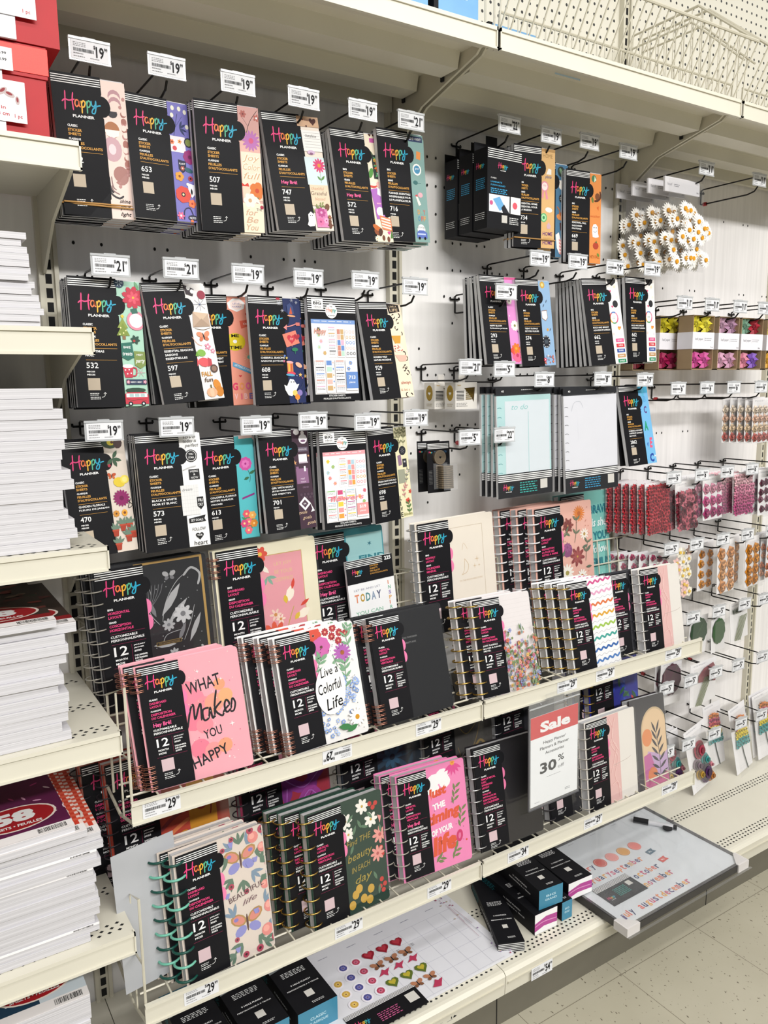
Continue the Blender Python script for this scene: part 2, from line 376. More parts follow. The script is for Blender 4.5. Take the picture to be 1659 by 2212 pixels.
for x0, l in ((-W, 'far left'), (0, 'over the sticker pads with blue boxes on it'), (W, 'over the middle bay with the wire bin on it'), (2*W, 'over the paper flower bay')):
    if x0 >= 0: shelf('top_shelf', x0+.002, x0+W-.002, 2.520, -.44, 'cream steel top shelf '+l, lip=.044, under=True, group='cream top shelves')
# base decks and kick plates
BN = ('under the left paper stacks', 'under the desk calendar pad and hole punch boxes', 'under the framed dry erase calendar', 'empty, below the paper flower bags', 'at the far right edge')
bases = []
for k in range(-1, 4):
    t = thing('base_deck', 'cream perforated base deck '+BN[k+1], 'shelf', ((k+.5)*W, 0, 0), group='base decks'); w2 = W/2-.001
    mb = MB(); mb.box(-w2, -.50, .172, w2, -.01, .185, STEEL)
    for yy in (-.485, -.472, -.459, -.30, -.287, -.274) if k > -1 else (-.485, -.472, -.459, -.3, -.287, -.274, -.1):
        x = -w2+.014+(.0065 if abs(yy+.472) < .002 or abs(yy+.287) < .002 else 0)
        while x < w2-.01:
            mb.dot_z = None; mb.add([(x-.0048, yy, .1856), (x, yy-.0036, .1856), (x+.0048, yy, .1856), (x, yy+.0036, .1856)], [(0, 1, 2, 3)], DARK); x += .0165
    mb.build('deck', t)
    mb = MB(); mb.prismx([(-.50, .185), (-.508, .183), (-.516, .175), (-.512, .118), (-.506, .112), (-.50, .112)], -w2, w2, STEEL)
    mb.prismx([(-.512, .155), (-.52, .158), (-.518, .15)], -w2+.006, w2-.006, STEEL); mb.build('front_lip', t)
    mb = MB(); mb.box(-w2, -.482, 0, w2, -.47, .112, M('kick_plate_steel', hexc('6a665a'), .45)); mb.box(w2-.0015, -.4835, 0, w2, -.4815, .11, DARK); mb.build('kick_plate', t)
    bases.append(t)

# ------------------------------------------------------------------ price labels
LABEL = {}
def price_art(mb, d, c, W_, H_, big=True):
    ink = BLACKINK; fine = M('label_fine_print', (.22, .22, .23), .6)
    mb.art(1, -W_/2, H_/2, -.0003)
    mb.micro(.06*W_, .12*H_, .34*W_, fine, 3, .085*H_, .035*H_)
    mb.barcode(.06*W_, .42*H_, .6*W_, .60*H_, ink)
    mb.micro(.06*W_, .68*H_, .26*W_, fine, 1, .1*H_, .05*H_); mb.micro(.06*W_, .84*H_, .3*W_, fine, 1, .1*H_, .035*H_); mb.micro(.5*W_, .84*H_, .25*W_, fine, 1, .1*H_, .035*H_)
    n = len(d); x1 = .66*W_
    wd = (.215 if n == 2 else .12)*W_
    mb.text('$', x1-.06*W_, .36*H_, .22*H_, ink, wd=.05*W_); mb.text(d, x1, .78*H_, .6*H_, ink, wd=wd, bold=.02); mb.text(c, x1+wd+.012*W_, .38*H_, .2*H_, ink, wd=.085*W_)
def paper_label(d, c='99', W_=.07, H_=.034):
    k = (d, c, W_)
    if k not in LABEL:
        mb = MB(); mb.box(-W_/2, -.0002, -H_/2, W_/2, .0002, H_/2, PAPER); price_art(mb, d, c, W_, H_); o = mb.build('price_label'); LABEL[k] = o; first = True
    else: o = LABEL[k].copy(); COL.objects.link(o)
    return o

# ------------------------------------------------------------------ peg hooks
HK = {}
def hook(x, z, price, label, L=.235, drop=.04, group='black wire peg hooks with price tags', red=False, yw=0.):
    key = (L, drop)
    t = thing('peg_hook', label, 'hook', (x, 0, z), (0, 0, yw), group)
    if key not in HK:
        a = MB(); a.tube([(-.016, -.006, 0), (.016, -.006, 0)], .0028, WIRE); a.tube([(-.016, -.006, 0), (-.016, -.003, .006)], .0026, WIRE); a.tube([(.016, -.006, 0), (.016, -.003, .006)], .0026, WIRE)
        a.tube([(0, -.006, .010), (0, -.006, -drop+.002)], .0026, WIRE)
        b = MB(); b.tube([(0, -.006, -drop+.002), (0, -.014, -drop), (0, -L+.045, -drop), (0, -L+.018, -drop+.006), (0, -L+.006, -drop+.02)], .0026, WIRE, 8)
        c = MB(); c.tube([(0, -.006, .008), (0, -.014, .012), (0, -L+.012, .012), (0, -L+.004, .008)], .0023, WIRE, 8)
        d = MB(); d.box(-.039, -L+.0009, -.021, .039, -L+.0018, .021, HOLD); d.box(-.039, -L-.0015, .017, .039, -L+.006, .0215, HOLD)
        d.box(-.039, -L-.0012, -.0215, .039, -L+.002, -.019, HOLD); d.box(-.012, -L+.001, .018, .012, -L+.009, .0235, HOLD)
        HK[key] = [q.build(n) for q, n in ((a, 'back_clip'), (b, 'lower_prong'), (c, 'upper_wire'), (d, 'tag_holder'))]; ps = HK[key]
    else:
        ps = [q.copy() for q in HK[key]]
        for q in ps: COL.objects.link(q)
    for q in ps: q.parent = t
    pl = paper_label(price) if price != '8' else paper_label('8')
    pl.parent = ps[3]; pl.location = (0, -L+.0004, -.001)
    if red: 
        m = MB(); m.cyl((0, -.03, -drop), .007, .012, RED, 'y', 8); m.build('anti_theft_stop', t)
    return t
R1 = 'top row'; R2 = 'middle row'; R3 = 'third row'
for x, z, pr, l, dr in [
 (.066, 2.375, '19', 'holding the pad with moon phases', .045), (.217, 2.376, '19', 'holding the violet floral 653-piece pad', .045), (.371, 2.372, '19', 'holding the pink floral 507-piece pad', .045),
 (.528, 2.369, '19', 'holding the 747-piece pad with the ghost', .045), (.683, 2.369, '19', 'holding the 572-piece pad with the turkey', .045), (.821, 2.367, '21', 'holding the sage green 716-piece pad', .045),
 (1.138, 2.407, '22', 'holding the black punch boxes', .045), (1.29, 2.402, '19', 'holding the tan 734-piece home pad', .045), (1.44, 2.408, '19', 'holding the blue autumn pad', .045), (1.604, 2.403, '19', 'holding the orange autumn pad', .045),
 (.079, 1.977, '21', 'holding the Christmas 532-piece pad', .043), (.225, 1.98, '21', 'holding the white 597-piece seasons pad', .043), (.377, 1.978, '19', 'holding the coral ME TIME pad', .043),
 (.528, 1.978, '19', 'holding the navy 608-piece pad', .043), (.683, 1.982, '19', 'holding the white 713-piece sheet pad', .043), (.83, 1.976, '19', 'holding the leopard print 929-piece pad', .043),
 (1.257, 2.074, '19', 'holding the pink floral 293-piece pad', .05), (1.406, 2.076, '19', 'holding the blue floral 574-piece pad', .05), (1.563, 2.07, '19', 'holding the left one of the two 662-piece pads', .05), (1.733, 2.076, '19', 'holding the right one of the two 662-piece pads', .05),
 (.044, 1.645, '19', 'holding the garden 470-piece pad', .02), (.197, 1.647, '19', 'holding the black and white 573-piece pad', .02), (.383, 1.643, '19', 'holding the turquoise 613-piece pad', .02), (.53, 1.648, '19', 'holding the plum 701-piece pad', .02),
 (.683, 1.64, '19', 'holding the flower sheet 519-piece pad', .02), (.83, 1.645, '19', 'holding the botanical 698-piece pad', .02),
 (1.134, 1.978, '5', 'in front of the pink floral 293-piece pad', .04), (1.01, 1.775, '21', 'beside the gold tape boxes, empty', .035), (1.131, 1.77, '5', 'holding the two gold tape boxes', .035),
 (1.283, 1.74, '8', 'holding the teal lined refill paper', .035), (1.527, 1.74, '8', 'holding the plain white refill paper', .035), (1.72, 1.736, '19', 'holding the blue alphabet 2862-piece pad', .035),
 (1.01, 1.586, '5', 'holding the black cards of gold discs', .035), (1.134, 1.588, '22', 'in front of the teal refill paper, empty', .035)]:
    hook(x, z, pr, 'black peg hook with $%s.99 tag %s' % (pr, l), drop=dr, red=(abs(x-1.134) < .001 and z < 1.6))
# ------------------------------------------------------------------ printed logo and card texts
LC = [C('e2447f', .4), C('ee7a4a', .4), C('e9b23c', .4), C('58b08c', .4), C('2f9fc0', .4)]
PINK = C('e0447c'); GOLD = C('d09a4a'); HPINK = C('f07fae')
LETTERS = [
 (0, [(2.4, .2), (1.9, 7), (1.2, 14.5)]), (0, [(8.6, .8), (7.6, 7), (7.9, 14.2)]), (0, [(-.8, 8.6), (1.8, 6.6), (5, 7.2), (9.6, 5.8)]),
 (1, [(12.6, 6.6), (10.6, 6.2), (9.5, 8.9), (10.6, 11.2), (12.4, 9.5), (12.8, 6.8), (12.9, 10.4), (14, 11)]),
 (2, [(14.6, 6.4), (14.9, 11), (14.7, 15.8)]), (2, [(14.8, 8.6), (16.4, 6), (17.8, 7.7), (16.7, 10.6), (14.9, 10.9)]),
 (3, [(18.9, 6), (19.2, 10.6), (19, 15.4)]), (3, [(19.1, 8.2), (20.7, 5.6), (22.1, 7.3), (21, 10.2), (19.2, 10.5)]),
 (4, [(22.8, 5.4), (23, 8.6), (24.4, 9.6), (26, 8), (26.6, 4.9)]), (4, [(26.6, 4.9), (26.4, 10), (25, 14.6), (22.8, 14.4), (23.8, 11.6), (27.5, 9), (30.6, 8.2)])]
def logo(mb, u, v, k, planner=True, cols=None, wk=1.25):
    for c, pts in LETTERS: mb.stroke([(u+a*k, v+b*k) for a, b in pts], wk*k, (cols or LC)[c], 4)
    if planner: mb.text('PLANNER', u+6.8*k, v+19.3*k, 2.1*k, WHITE, wd=17.5*k, bold=.03)
def arrow(mb, u, v, k=1):
    mb.stroke([(u-2.5*k, v+2.4*k), (u, v+1.6*k), (u+.6*k, v-1.6*k)], .35*k, WHITE, 3, False); mb.stroke([(u-.6*k, v-.6*k), (u+.6*k, v-1.8*k), (u+1.7*k, v-.5*k)], .35*k, WHITE, 1, False)
def blank(mb, u, v, s, m=None): mb.rect(u, v, u+s, v+s*.98, m or C('cdbfae'))
def stripes(mb, u0, u1, v0, dv=1.55, t=.62, n=4):
    for i in range(n): mb.rect(u0, v0+i*dv, u1, v0+i*dv+t, WHITE)
def card_outline(s, h, w=37.2):
    pts = [(0, 0), (w, 0), (w, 12)]
    for i in range(9):
        a = -PI/2+PI*i/8; pts.append((w-.5+6.6*math.cos(a), 20.5+7.5*math.sin(a)))
    pts += [(w+.3, 29), (w, 100), (0, 100)]
    return pts
PW56 = 56
def pack_texts(mb, sp):
    stripes(mb, .3, 36.8, 1.8)
    logo(mb, 7.5, 12.2, .93, wk=1.05)
    size = 'BIG' if sp.get('big') else 'CLASSIC'; fr = 'GRAND' if sp.get('big') else 'CLASSIQUE'
    mb.text(size, 9, 37, 1.7, WHITE, wd=7.5 if size != 'BIG' else 4, bold=.03); mb.text('STICKER', 9, 40.2, 2, GOLD, wd=10.4, bold=.03); mb.text('SHEETS', 9, 43, 2, GOLD, wd=9.4, bold=.03)
    mb.text(fr, 9, 46.4, 1.7, WHITE, wd=9 if size != 'BIG' else 6, bold=.03); mb.text('FEUILLES', 9, 49.3, 2, GOLD, wd=11.4, bold=.03); mb.text("D'AUTOCOLLANTS", 9, 52.3, 2, GOLD, wd=25, bold=.03)
    mb.rect(9, 54.3, 34, 54.55, GOLD); v = 54.5
    if sp.get('hey'):
        mb.text('Hey Bré!', 9.5, 60.6, 3.2, C('ee5f96'), wd=15.5, bold=.03); mb.rect(9, 63, 32, 63.2, GOLD); v = 62
    elif sp['t']:
        for ln in sp['t']: v += 3.1; mb.text(ln, 9, v, 1.8, WHITE, wd=min(26, 1.62*len(ln)), bold=.02)
        mb.rect(9, v+2.6, 33, v+2.8, GOLD); v += 1.5
    v += 7.6; mb.text(sp['n'], 9, v, 4.4, WHITE, wd=2.9*len(sp['n'])+.4, bold=.012)
    mb.text('PIECES', 9, v+3.2, 1.15, WHITE, wd=6.2, bold=.03); mb.text('PIÈCES', 9, v+5.6, 1.5, WHITE, wd=6.2, bold=.03)
    blank(mb, 9, v+8.2 if v < 69 else 77.5, 9.4, C('b9ab98')); q = max(v+8.2, 77.5)+9.6
    mb.micro(10, q+1.4, 7, WHITE, 2, 1.3, .42, 3); mb.micro(10, q+4.4, 8, WHITE, 2, 1.3, .42, 3); arrow(mb, 21, q+2.5, .9)

# art on the sticker strip: (u 34..56, v 0..100)
def A_shine(m):
    a, b, c = C('b98a86'), C('a46f66'), C('d9b9ae')
    for v, r in ((12, 5), (17, 5)): m.dot(47, v, r, C('b98f96')); m.dot(47, v+2.6, r*.95, C('ecd6cd'))
    m.oval(44.5, 24, 4, 3.4, 0, C('3a383c'), 12); m.rect(40.4, 20, 48.6, 23.6, C('ecd6cd')); m.rect(41, 22.6, 48.2, 23.6, C('3a383c'))
    m.dot(43, 36, 6, C('a9724f'), 16); m.poly([(37, 36), (49, 36), (48, 40), (43, 42), (38.4, 40)], C('f2ebe2'))
    m.dot(42, 50, 7.5, C('c7a3ab'), 16, 9); m.dot(42, 50, 3, C('e5d2d6'), 10, 4); m.dot(47, 68, 6, C('a97c76'), 16)
    for i, v in enumerate((24, 30, 35, 40, 46, 51, 56, 61)): m.dot(53, v, 2.3, (b, a)[i % 2]); m.dot(53+(.7, 0, -.5)[i % 3], v-1.1, 2.2, C('ecd6cd') if i % 3 != 1 else b)
    m.stroke([(37, 70), (38, 80), (44, 84), (48, 82)], 1.4, C('3a383c')); m.stroke([(39, 70), (40, 78), (45, 81)], .8, C('8b6f70'))
    for i, t in enumerate(('shine', 'your', 'light')): m.text(t, 48.5, 87.5+i*5, 3, BLACKINK, wd=8.5, al='c', shear=.35)
    for u, v in ((54, 13), (51, 19), (53, 66), (46, 75)): m.dot(u, v, 1.3, a)
def fl(m, L):
    for q in L: m.flower(*q)
def A_653(m):
    m.stroke([(40, 34), (43, 22), (46, 10)], .5, C('2b3560')); m.stroke([(43, 22), (50, 12)], .5, C('2b3560'))
    for u, v in ((42, 6), (48, 6), (53, 8), (41, 12), (54, 20)): m.oval(u, v, 1.6, 2, 0, C('e6e4d4'))
    for a in (-.6, .3, -1.2, .9): m.leaf(47, 22, 7, 1.2, a, C('2b3560'))
    m.rect(36, 29, 51, 42, C('e7dfe2')); m.flower(39, 34, 2.2, 6, C('e4774a'), BLACKINK); m.flower(46, 33, 2, 5, C('e79a52'), C('6b3a2a')); m.dot(41, 39, 2, C('c94a50'))
    m.dot(54, 33, 4, C('2b2a3c')); m.dot(54, 33, 3, C('7c8a4a')); m.flower(54, 45, 6, 8, C('8e2e6e'), C('5e1d4c'), fat=.42)
    m.poly([(43, 48), (50, 49), (50, 56), (46.5, 59), (43, 56)], C('23243f')); m.text('PLANT', 46.5, 52, 1.4, WHITE, wd=5.5, al='c'); m.flower(46.5, 55, 2, 6, C('b8604a'), WHITE)
    m.oval(52, 56, 4, 2, .3, C('2f5a66')); m.flower(43, 62, 4, 5, C('d9963a'), C('7a3f22'), fat=.5); m.dot(53, 63, 2.2, C('a6343e')); m.dot(53, 63, .9, BLACKINK); m.dot(50, 68, 1.4, C('efe5d5'))
    m.poly([(50, 67), (56, 68), (56, 76), (53, 79), (50, 75)], C('e9e9f0')); m.leaf(53, 77, 6, 1.2, -PI/2, BLACKINK)
    m.flower(45, 77, 7, 7, C('cf4b3e'), C('1a1c28'), fat=.5); m.dot(45, 77, 1, C('e6d3a0')); m.flower(52.5, 84, 3.6, 5, C('e4774a'), C('a8342c'), fat=.5)
    m.stroke([(44, 98), (45, 90), (50, 88), (53, 95)], .8, C('23243f')); m.flower(41, 95, 3.4, 6, C('e06a8e'), WHITE, fat=.28); m.oval(52, 96, 4.5, 2.4, 0, C('23243f')); m.text('NOTES', 52, 97, 1.8, WHITE, wd=6, al='c'); m.dot(51, 99, 1.5, C('e4774a'))
def A_507(m):
    m.rect(36, 0, 56, 22, C('c99a94')); m.stroke([(44, 22), (48, 12), (55, 3)], .4, BLACKINK); m.stroke([(46, 16), (40, 8)], .4, BLACKINK)
    m.flower(42, 7, 3, 6, C('a95f58'), C('7c3a38')); m.flower(54, 9, 3, 5, C('b06258'), WHITE); m.flower(48, 27, 8, 14, C('b26fae'), C('c9567a'), fat=.14)
    m.rect(38, 36, 56, 62, C('e7d6c2')); 
    for i, (t, v) in enumerate((('Joy', 43), ('Color', 50), ('full', 57))): m.text(t, 47, v, 5.5, C('f4ead6'), wd=16, al='c', shear=.3, bold=.05); m.text(t, 47, v, 5, C('c9a27e'), wd=15.4, al='c', shear=.3, bold=.0)
    m.rect(38, 62, 56, 74, C('e9c9b4')); m.flower(51, 66, 7, 5, C('d2763a'), C('c24a2e'), fat=.5); m.poly([(36, 63), (44, 63), (43, 60), (40, 62), (37, 60)], C('cf4438'))
    m.leaf(44, 76, 10, 2, -.5, C('6d7a58')); m.leaf(47, 70, 9, 2, .8, C('f0e6d8')); m.rect(37, 76, 56, 100, C('eaddc6'))
    m.flower(44, 74, 6, 6, C('efe6da'), C('c9a27e'), fat=.4); m.dot(54.5, 79, 1.6, C('a8344a'))
    for t, v in (('for', 86), ('Be', 92), ('You', 98)): m.text(t, 45, v, 5, C('c9a58a'), wd=11, al='c', shear=.3, bold=.01)
    m.text('THE', 52, 82, 2, BLACKINK, wd=5, al='c', bold=0)
def A_747(m):
    m.rect(34, 0, 56, 10, C('c9a486')); m.heart(50, 5, 3.6, C('4a2420')); m.text('THE', 44, 5, 1.6, C('a8736a'), al='c', wd=4); m.heart(40, 4, 1, C('8a3230')); m.heart(43, 9.5, 1, C('4a2420'))
    m.rect(37, 13, 56, 31, C('ece9e6')); 
    for i in range(6): m.rect(39, 15+i*2.5, 55, 15.2+i*2.5, C('7c7478'))
    m.text('Sunshine', 46, 19, 2.6, BLACKINK, wd=11, al='c', shear=.3, bold=0); m.oval(44, 32, 4, 2, 0, C('cfb4d0')); m.oval(44, 33, 2, 1, 0, C('8a5f80'))
    m.rect(36, 36, 56, 60, C('c9d8dc')); m.flower(50, 43, 6.4, 12, C('c9406e'), C('c98a3a'), fat=.16); m.stroke([(50, 49), (50, 58)], .5, C('5c8a4a')); m.leaf(50, 56, 6, 1.3, -.8, C('5c8a4a')); m.leaf(50, 56, 5, 1.2, -2.3, C('5c8a4a'))
    m.rect(37, 60, 56, 78, C('dcc6ac')); m.text('thankful', 45, 64.5, 2.8, C('b9866a'), wd=13, al='c', shear=.3, bold=0); m.text('Grateful', 45.5, 69, 3.4, C('4a3830'), wd=16, al='c', bold=0); m.text('blessed', 46, 73.5, 2.8, C('b9866a'), wd=11, al='c', shear=.3, bold=0)
    m.oval(52, 79, 2.4, 3.2, .3, C('6e4a32')); m.sprig([(36, 86), (42, 79), (48, 77)], .4, C('6d7a58'), C('7a8a4a'), 3.4, 4)
    m.rect(39, 81, 51, 97, C('cf7fae')); m.flower(45, 84, 4.4, 8, C('b04a86'), C('e4a2c4')); m.flower(43, 92, 3.6, 8, C('d76f9e'), C('9c2f6a')); m.flower(49, 91, 2.6, 8, C('e4a2c4'), C('9c2f6a'))
    m.flower(53, 88, 2.4, 8, C('7a3c2a'), C('c98a3a'), fat=.16); m.oval(52.6, 95, 1.7, 3, 0, C('6b3f2a')); m.oval(52.6, 95, 3, 1, 0, C('6b3f2a')); m.dot(52.6, 91.6, 1.7, C('6b3f2a'))
    m.poly([(31, 86), (34, 83.5), (37, 86), (37.5, 92), (36, 96), (31, 96.5), (29, 95), (30.5, 92)], WHITE); m.dot(33, 87, .5, BLACKINK); m.dot(35, 87, .5, BLACKINK)
def A_572(m):
    m.heart(44, 2, 1.8, C('4a2420')); m.heart(48, 2, 1.3, C('4a2420')); m.rect(43, 5, 55, 9, C('c05a9e')); m.leaf(42, 16, 9, 2, 1.2, C('5c6a4a')); m.flower(51, 15, 3, 5, C('4a4a3a'), C('c9a24a'), fat=.2)
    m.rect(43, 20, 56, 42, C('2a3230')); m.flower(49.5, 31, 5, 9, C('d9702e'), C('8a3020'), fat=.2)
    for u, v, a in ((44.5, 22, .6), (54.5, 22, 2.4), (45, 40, -.6), (54, 40, -2.4), (44, 30, 0), (46, 36, 1)): m.leaf(u, v, 5, 1.2, a, C('4f9a62'))
    m.butterfly(49.5, 38, 2.6, C('dfe2ea'), C('8fb0d0')); m.flower(46, 25, 1.8, 5, C('d9b04a'), C('c05a4a')); m.flower(54, 28, 1.8, 5, C('e8c9d4'), C('c05a4a'))
    m.oval(40, 37, 2.4, 5, .4, C('4f8a3e')); m.oval(40, 48, 5, 2.6, .1, C('cf4a42')); m.oval(40, 46.8, 5, 1.8, .1, C('e7e0cc')); m.dot(47, 47, 2.6, C('d9a8a2')); m.sprig([(52, 64), (50, 56), (54, 46)], .5, C('5c8a4a'), C('6b9a5a'), 5, 4)
    m.poly([(37, 52), (47, 50), (48, 64), (50, 78), (40, 79), (39, 66)], C('a868b8')); m.poly([(45, 50), (50, 52), (48, 58), (44, 56)], C('f0e8ea')); m.rect(42, 64, 47, 65, C('e9a2c0'))
    m.dot(45, 72, 4.4, C('f0e8ea')); m.poly([(43, 75), (56, 78), (56, 90), (45, 88)], C('d97f56'))
    for i in range(4): m.poly([(44.5, 77+i*2.6), (55, 79+i*2.6), (55, 80.4+i*2.6), (44.8, 78.4+i*2.6)], C('f1e6d8'))
    m.oval(40, 90, 5, 4, 0, C('8a4a2a')); m.oval(38.5, 87, 5.2, 2.4, .5, C('c0682e')); m.oval(42, 91, 2.4, 3.6, .2, C('4a2a1c')); m.heart(52, 91, 1.8, C('cf4a92')); m.oval(45, 96, 1.6, 2.6, 0, C('6b3f2a')); m.oval(50.5, 97, 1.6, 2.6, 0, C('6b3f2a')); m.poly([(55, 88), (56.4, 96), (53, 96)], C('4f7a3e')); m.flower(37, 97, 2.4, 6, C('e7e0cc'), C('c9a24a'))
    m.rect(33, 95, 35, 99, C('3a3a3a'))
def A_716(m):
    m.rect(38, 3, 55, 8, C('2c3a5c')); m.text('LIVE + NEXT', 46.5, 6.6, 2.2, WHITE, wd=14, al='c'); m.poly([(47, 16), (52, 17), (51, 24), (46, 23)], C('d98a4a'))
    m.dot(46, 33, 5.4, C('f0f0ea'), 12); m.dot(46, 33, 3.9, C('4a8ab0'), 12); m.text('good', 46, 33, 2, WHITE, wd=5, al='c', shear=.3); m.oval(43, 45, 3, 2, 0, C('3c6a6a'))
    m.rect(42, 45, 50, 45.4, C('3c6a6a')); m.oval(48, 56, 3, 2.4, 0, C('e2a8b2')); m.poly([(42, 58), (44, 57), (48, 65), (45, 66)], C('efe6da')); m.poly([(41, 57), (44, 55.5), (44.6, 58)], C('cf4a52'))
    for t, u, v, c in (('D', 43, 74, 'd9964a'), ('A', 46.6, 74, '8ab09e'), ('Y', 50, 74, 'c66a5e'), ('O', 43, 80, '4a8ab0'), ('F', 47, 80, 'c66a5e'), ('F', 50, 80, 'd9964a')): m.text(t, u, v, 4.4, C(c), wd=2.8, bold=.02)
    m.dot(46, 88, 5, C('efefea'), 12); m.text('driving', 46, 87, 2.4, C('2c3a5c'), wd=9, al='c', shear=.3, bold=0); m.poly([(40, 91), (43, 88.6), (49, 88.6), (53, 91), (53, 96), (40, 96)], C('5a6fb8')); m.rect(41, 91.5, 51, 93, C('b8c6e8')); m.dot(43, 96, 1.4, BLACKINK); m.dot(50, 96, 1.4, BLACKINK)
def A_734(m):
    m.rect(37, 0, 56, 4, C('b08a58')); m.text('HOME', 46, 10, 4, C('9a7a4c'), wd=13, al='c', bold=0); m.poly([(44, 26), (47, 20), (51, 21), (51, 26)], C('e8e4de')); m.text('plants', 47, 30, 3.2, C('5a5f86'), wd=9, al='c', shear=.3)
    m.dot(42, 38, 5.2, C('d98aa0'), 14); m.dot(42, 38, 4, C('f0dcd8'), 12); m.text('YOU', 42, 38, 1.8, C('c0607a'), wd=4, al='c'); m.poly([(39, 43), (41, 43), (40, 50), (38, 49)], C('d98aa0')); m.poly([(43, 43), (45, 43), (47, 50), (44, 51)], C('d98aa0'))
    m.oval(48, 61, 5, 2.6, .1, C('e7e4e0')); m.dot(41, 69, 4.6, C('5fae72'), 14); m.dot(41, 69, 3.4, C('a9d8a8'), 12); m.dot(41, 69, 1.7, C('3f8a56')); m.poly([(45, 77), (48, 73), (51, 77), (50, 80), (46, 80)], C('c9a8b4'))
    for v, t in ((86, 'HOME'), (90.5, ''), (95, 'HOME')):
        if t: m.text(t, 46.5, v+1, 4, C('6a3a78'), wd=14, al='c', shear=.15)
    m.text('SWEET', 46.5, 91.2, 2.4, C('c9a05a'), wd=12, al='c', bold=0)
def A_blue(m):
    m.oval(46, 9, 6, 5.5, .6, C('2f3a36')); m.oval(46, 9, 4.5, 2, 1, C('6a8a6a')); m.poly([(42, 18), (50, 18), (49, 26), (46, 28), (43, 26)], C('e9e4dc')); m.dot(47, 37, 4.4, C('2a3238')); m.micro(44, 36, 6, C('d0ccc0'), 2)
    m.stroke([(40, 46), (44, 50), (43, 54)], 1.4, C('a9683a')); m.oval(44, 57, 5, 3, .3, C('c9824a')); m.oval(47, 53, 3.4, 2, -.5, C('9a5630')); m.poly([(44, 63), (48, 62), (50, 70), (45, 71)], C('4a2c2a'))
    m.poly([(38, 76), (43, 73), (49, 92), (44, 96), (40, 90)], C('efe6e4')); m.poly([(43, 80), (52, 84), (52, 98), (44, 96)], C('d98a8a'))
    for i in range(4): m.poly([(43.4, 82+i*3.4), (52, 85+i*3.4), (52, 86.2+i*3.4), (43.4, 83.2+i*3.4)], C('f3e4de'))
def A_669(m):
    m.oval(44, 7, 4, 4, .5, C('4a7a56')); m.poly([(45, 4), (48, 8), (44, 11)], C('cfe0c8')); m.oval(50, 26, 4, 4, 0, C('7a4a30')); m.stroke([(54, 20), (55, 26), (51, 30), (45, 31)], 2.2, C('5a3524')); m.oval(42, 30, 3.4, 1.8, 1.3, C('6a7a3a')); m.poly([(49, 38), (52, 36), (52, 41)], C('c9602e'))
    m.text('weather', 46.5, 49, 3, C('c9602e'), wd=16, al='c', bold=0)
    m.poly([(42, 60), (44, 56.5), (48, 56), (51, 59), (51.5, 66), (53, 70), (48, 71), (43, 70.5), (42, 66)], WHITE); m.dot(45, 60, .7, BLACKINK); m.dot(48.5, 60, .7, BLACKINK); m.stroke([(44, 64), (47, 65), (50, 63)], .4, BLACKINK)
    m.oval(48, 80, 4.8, 4, 0, C('b04432')); m.poly([(47, 76.6), (49, 74), (50, 77)], C('4a6a3a')); m.text('HEY FALL', 46.5, 94, 3.4, C('b05a24'), wd=16, al='c'); m.oval(52, 90, 2.4, 1.6, .8, C('6a8a3a'))
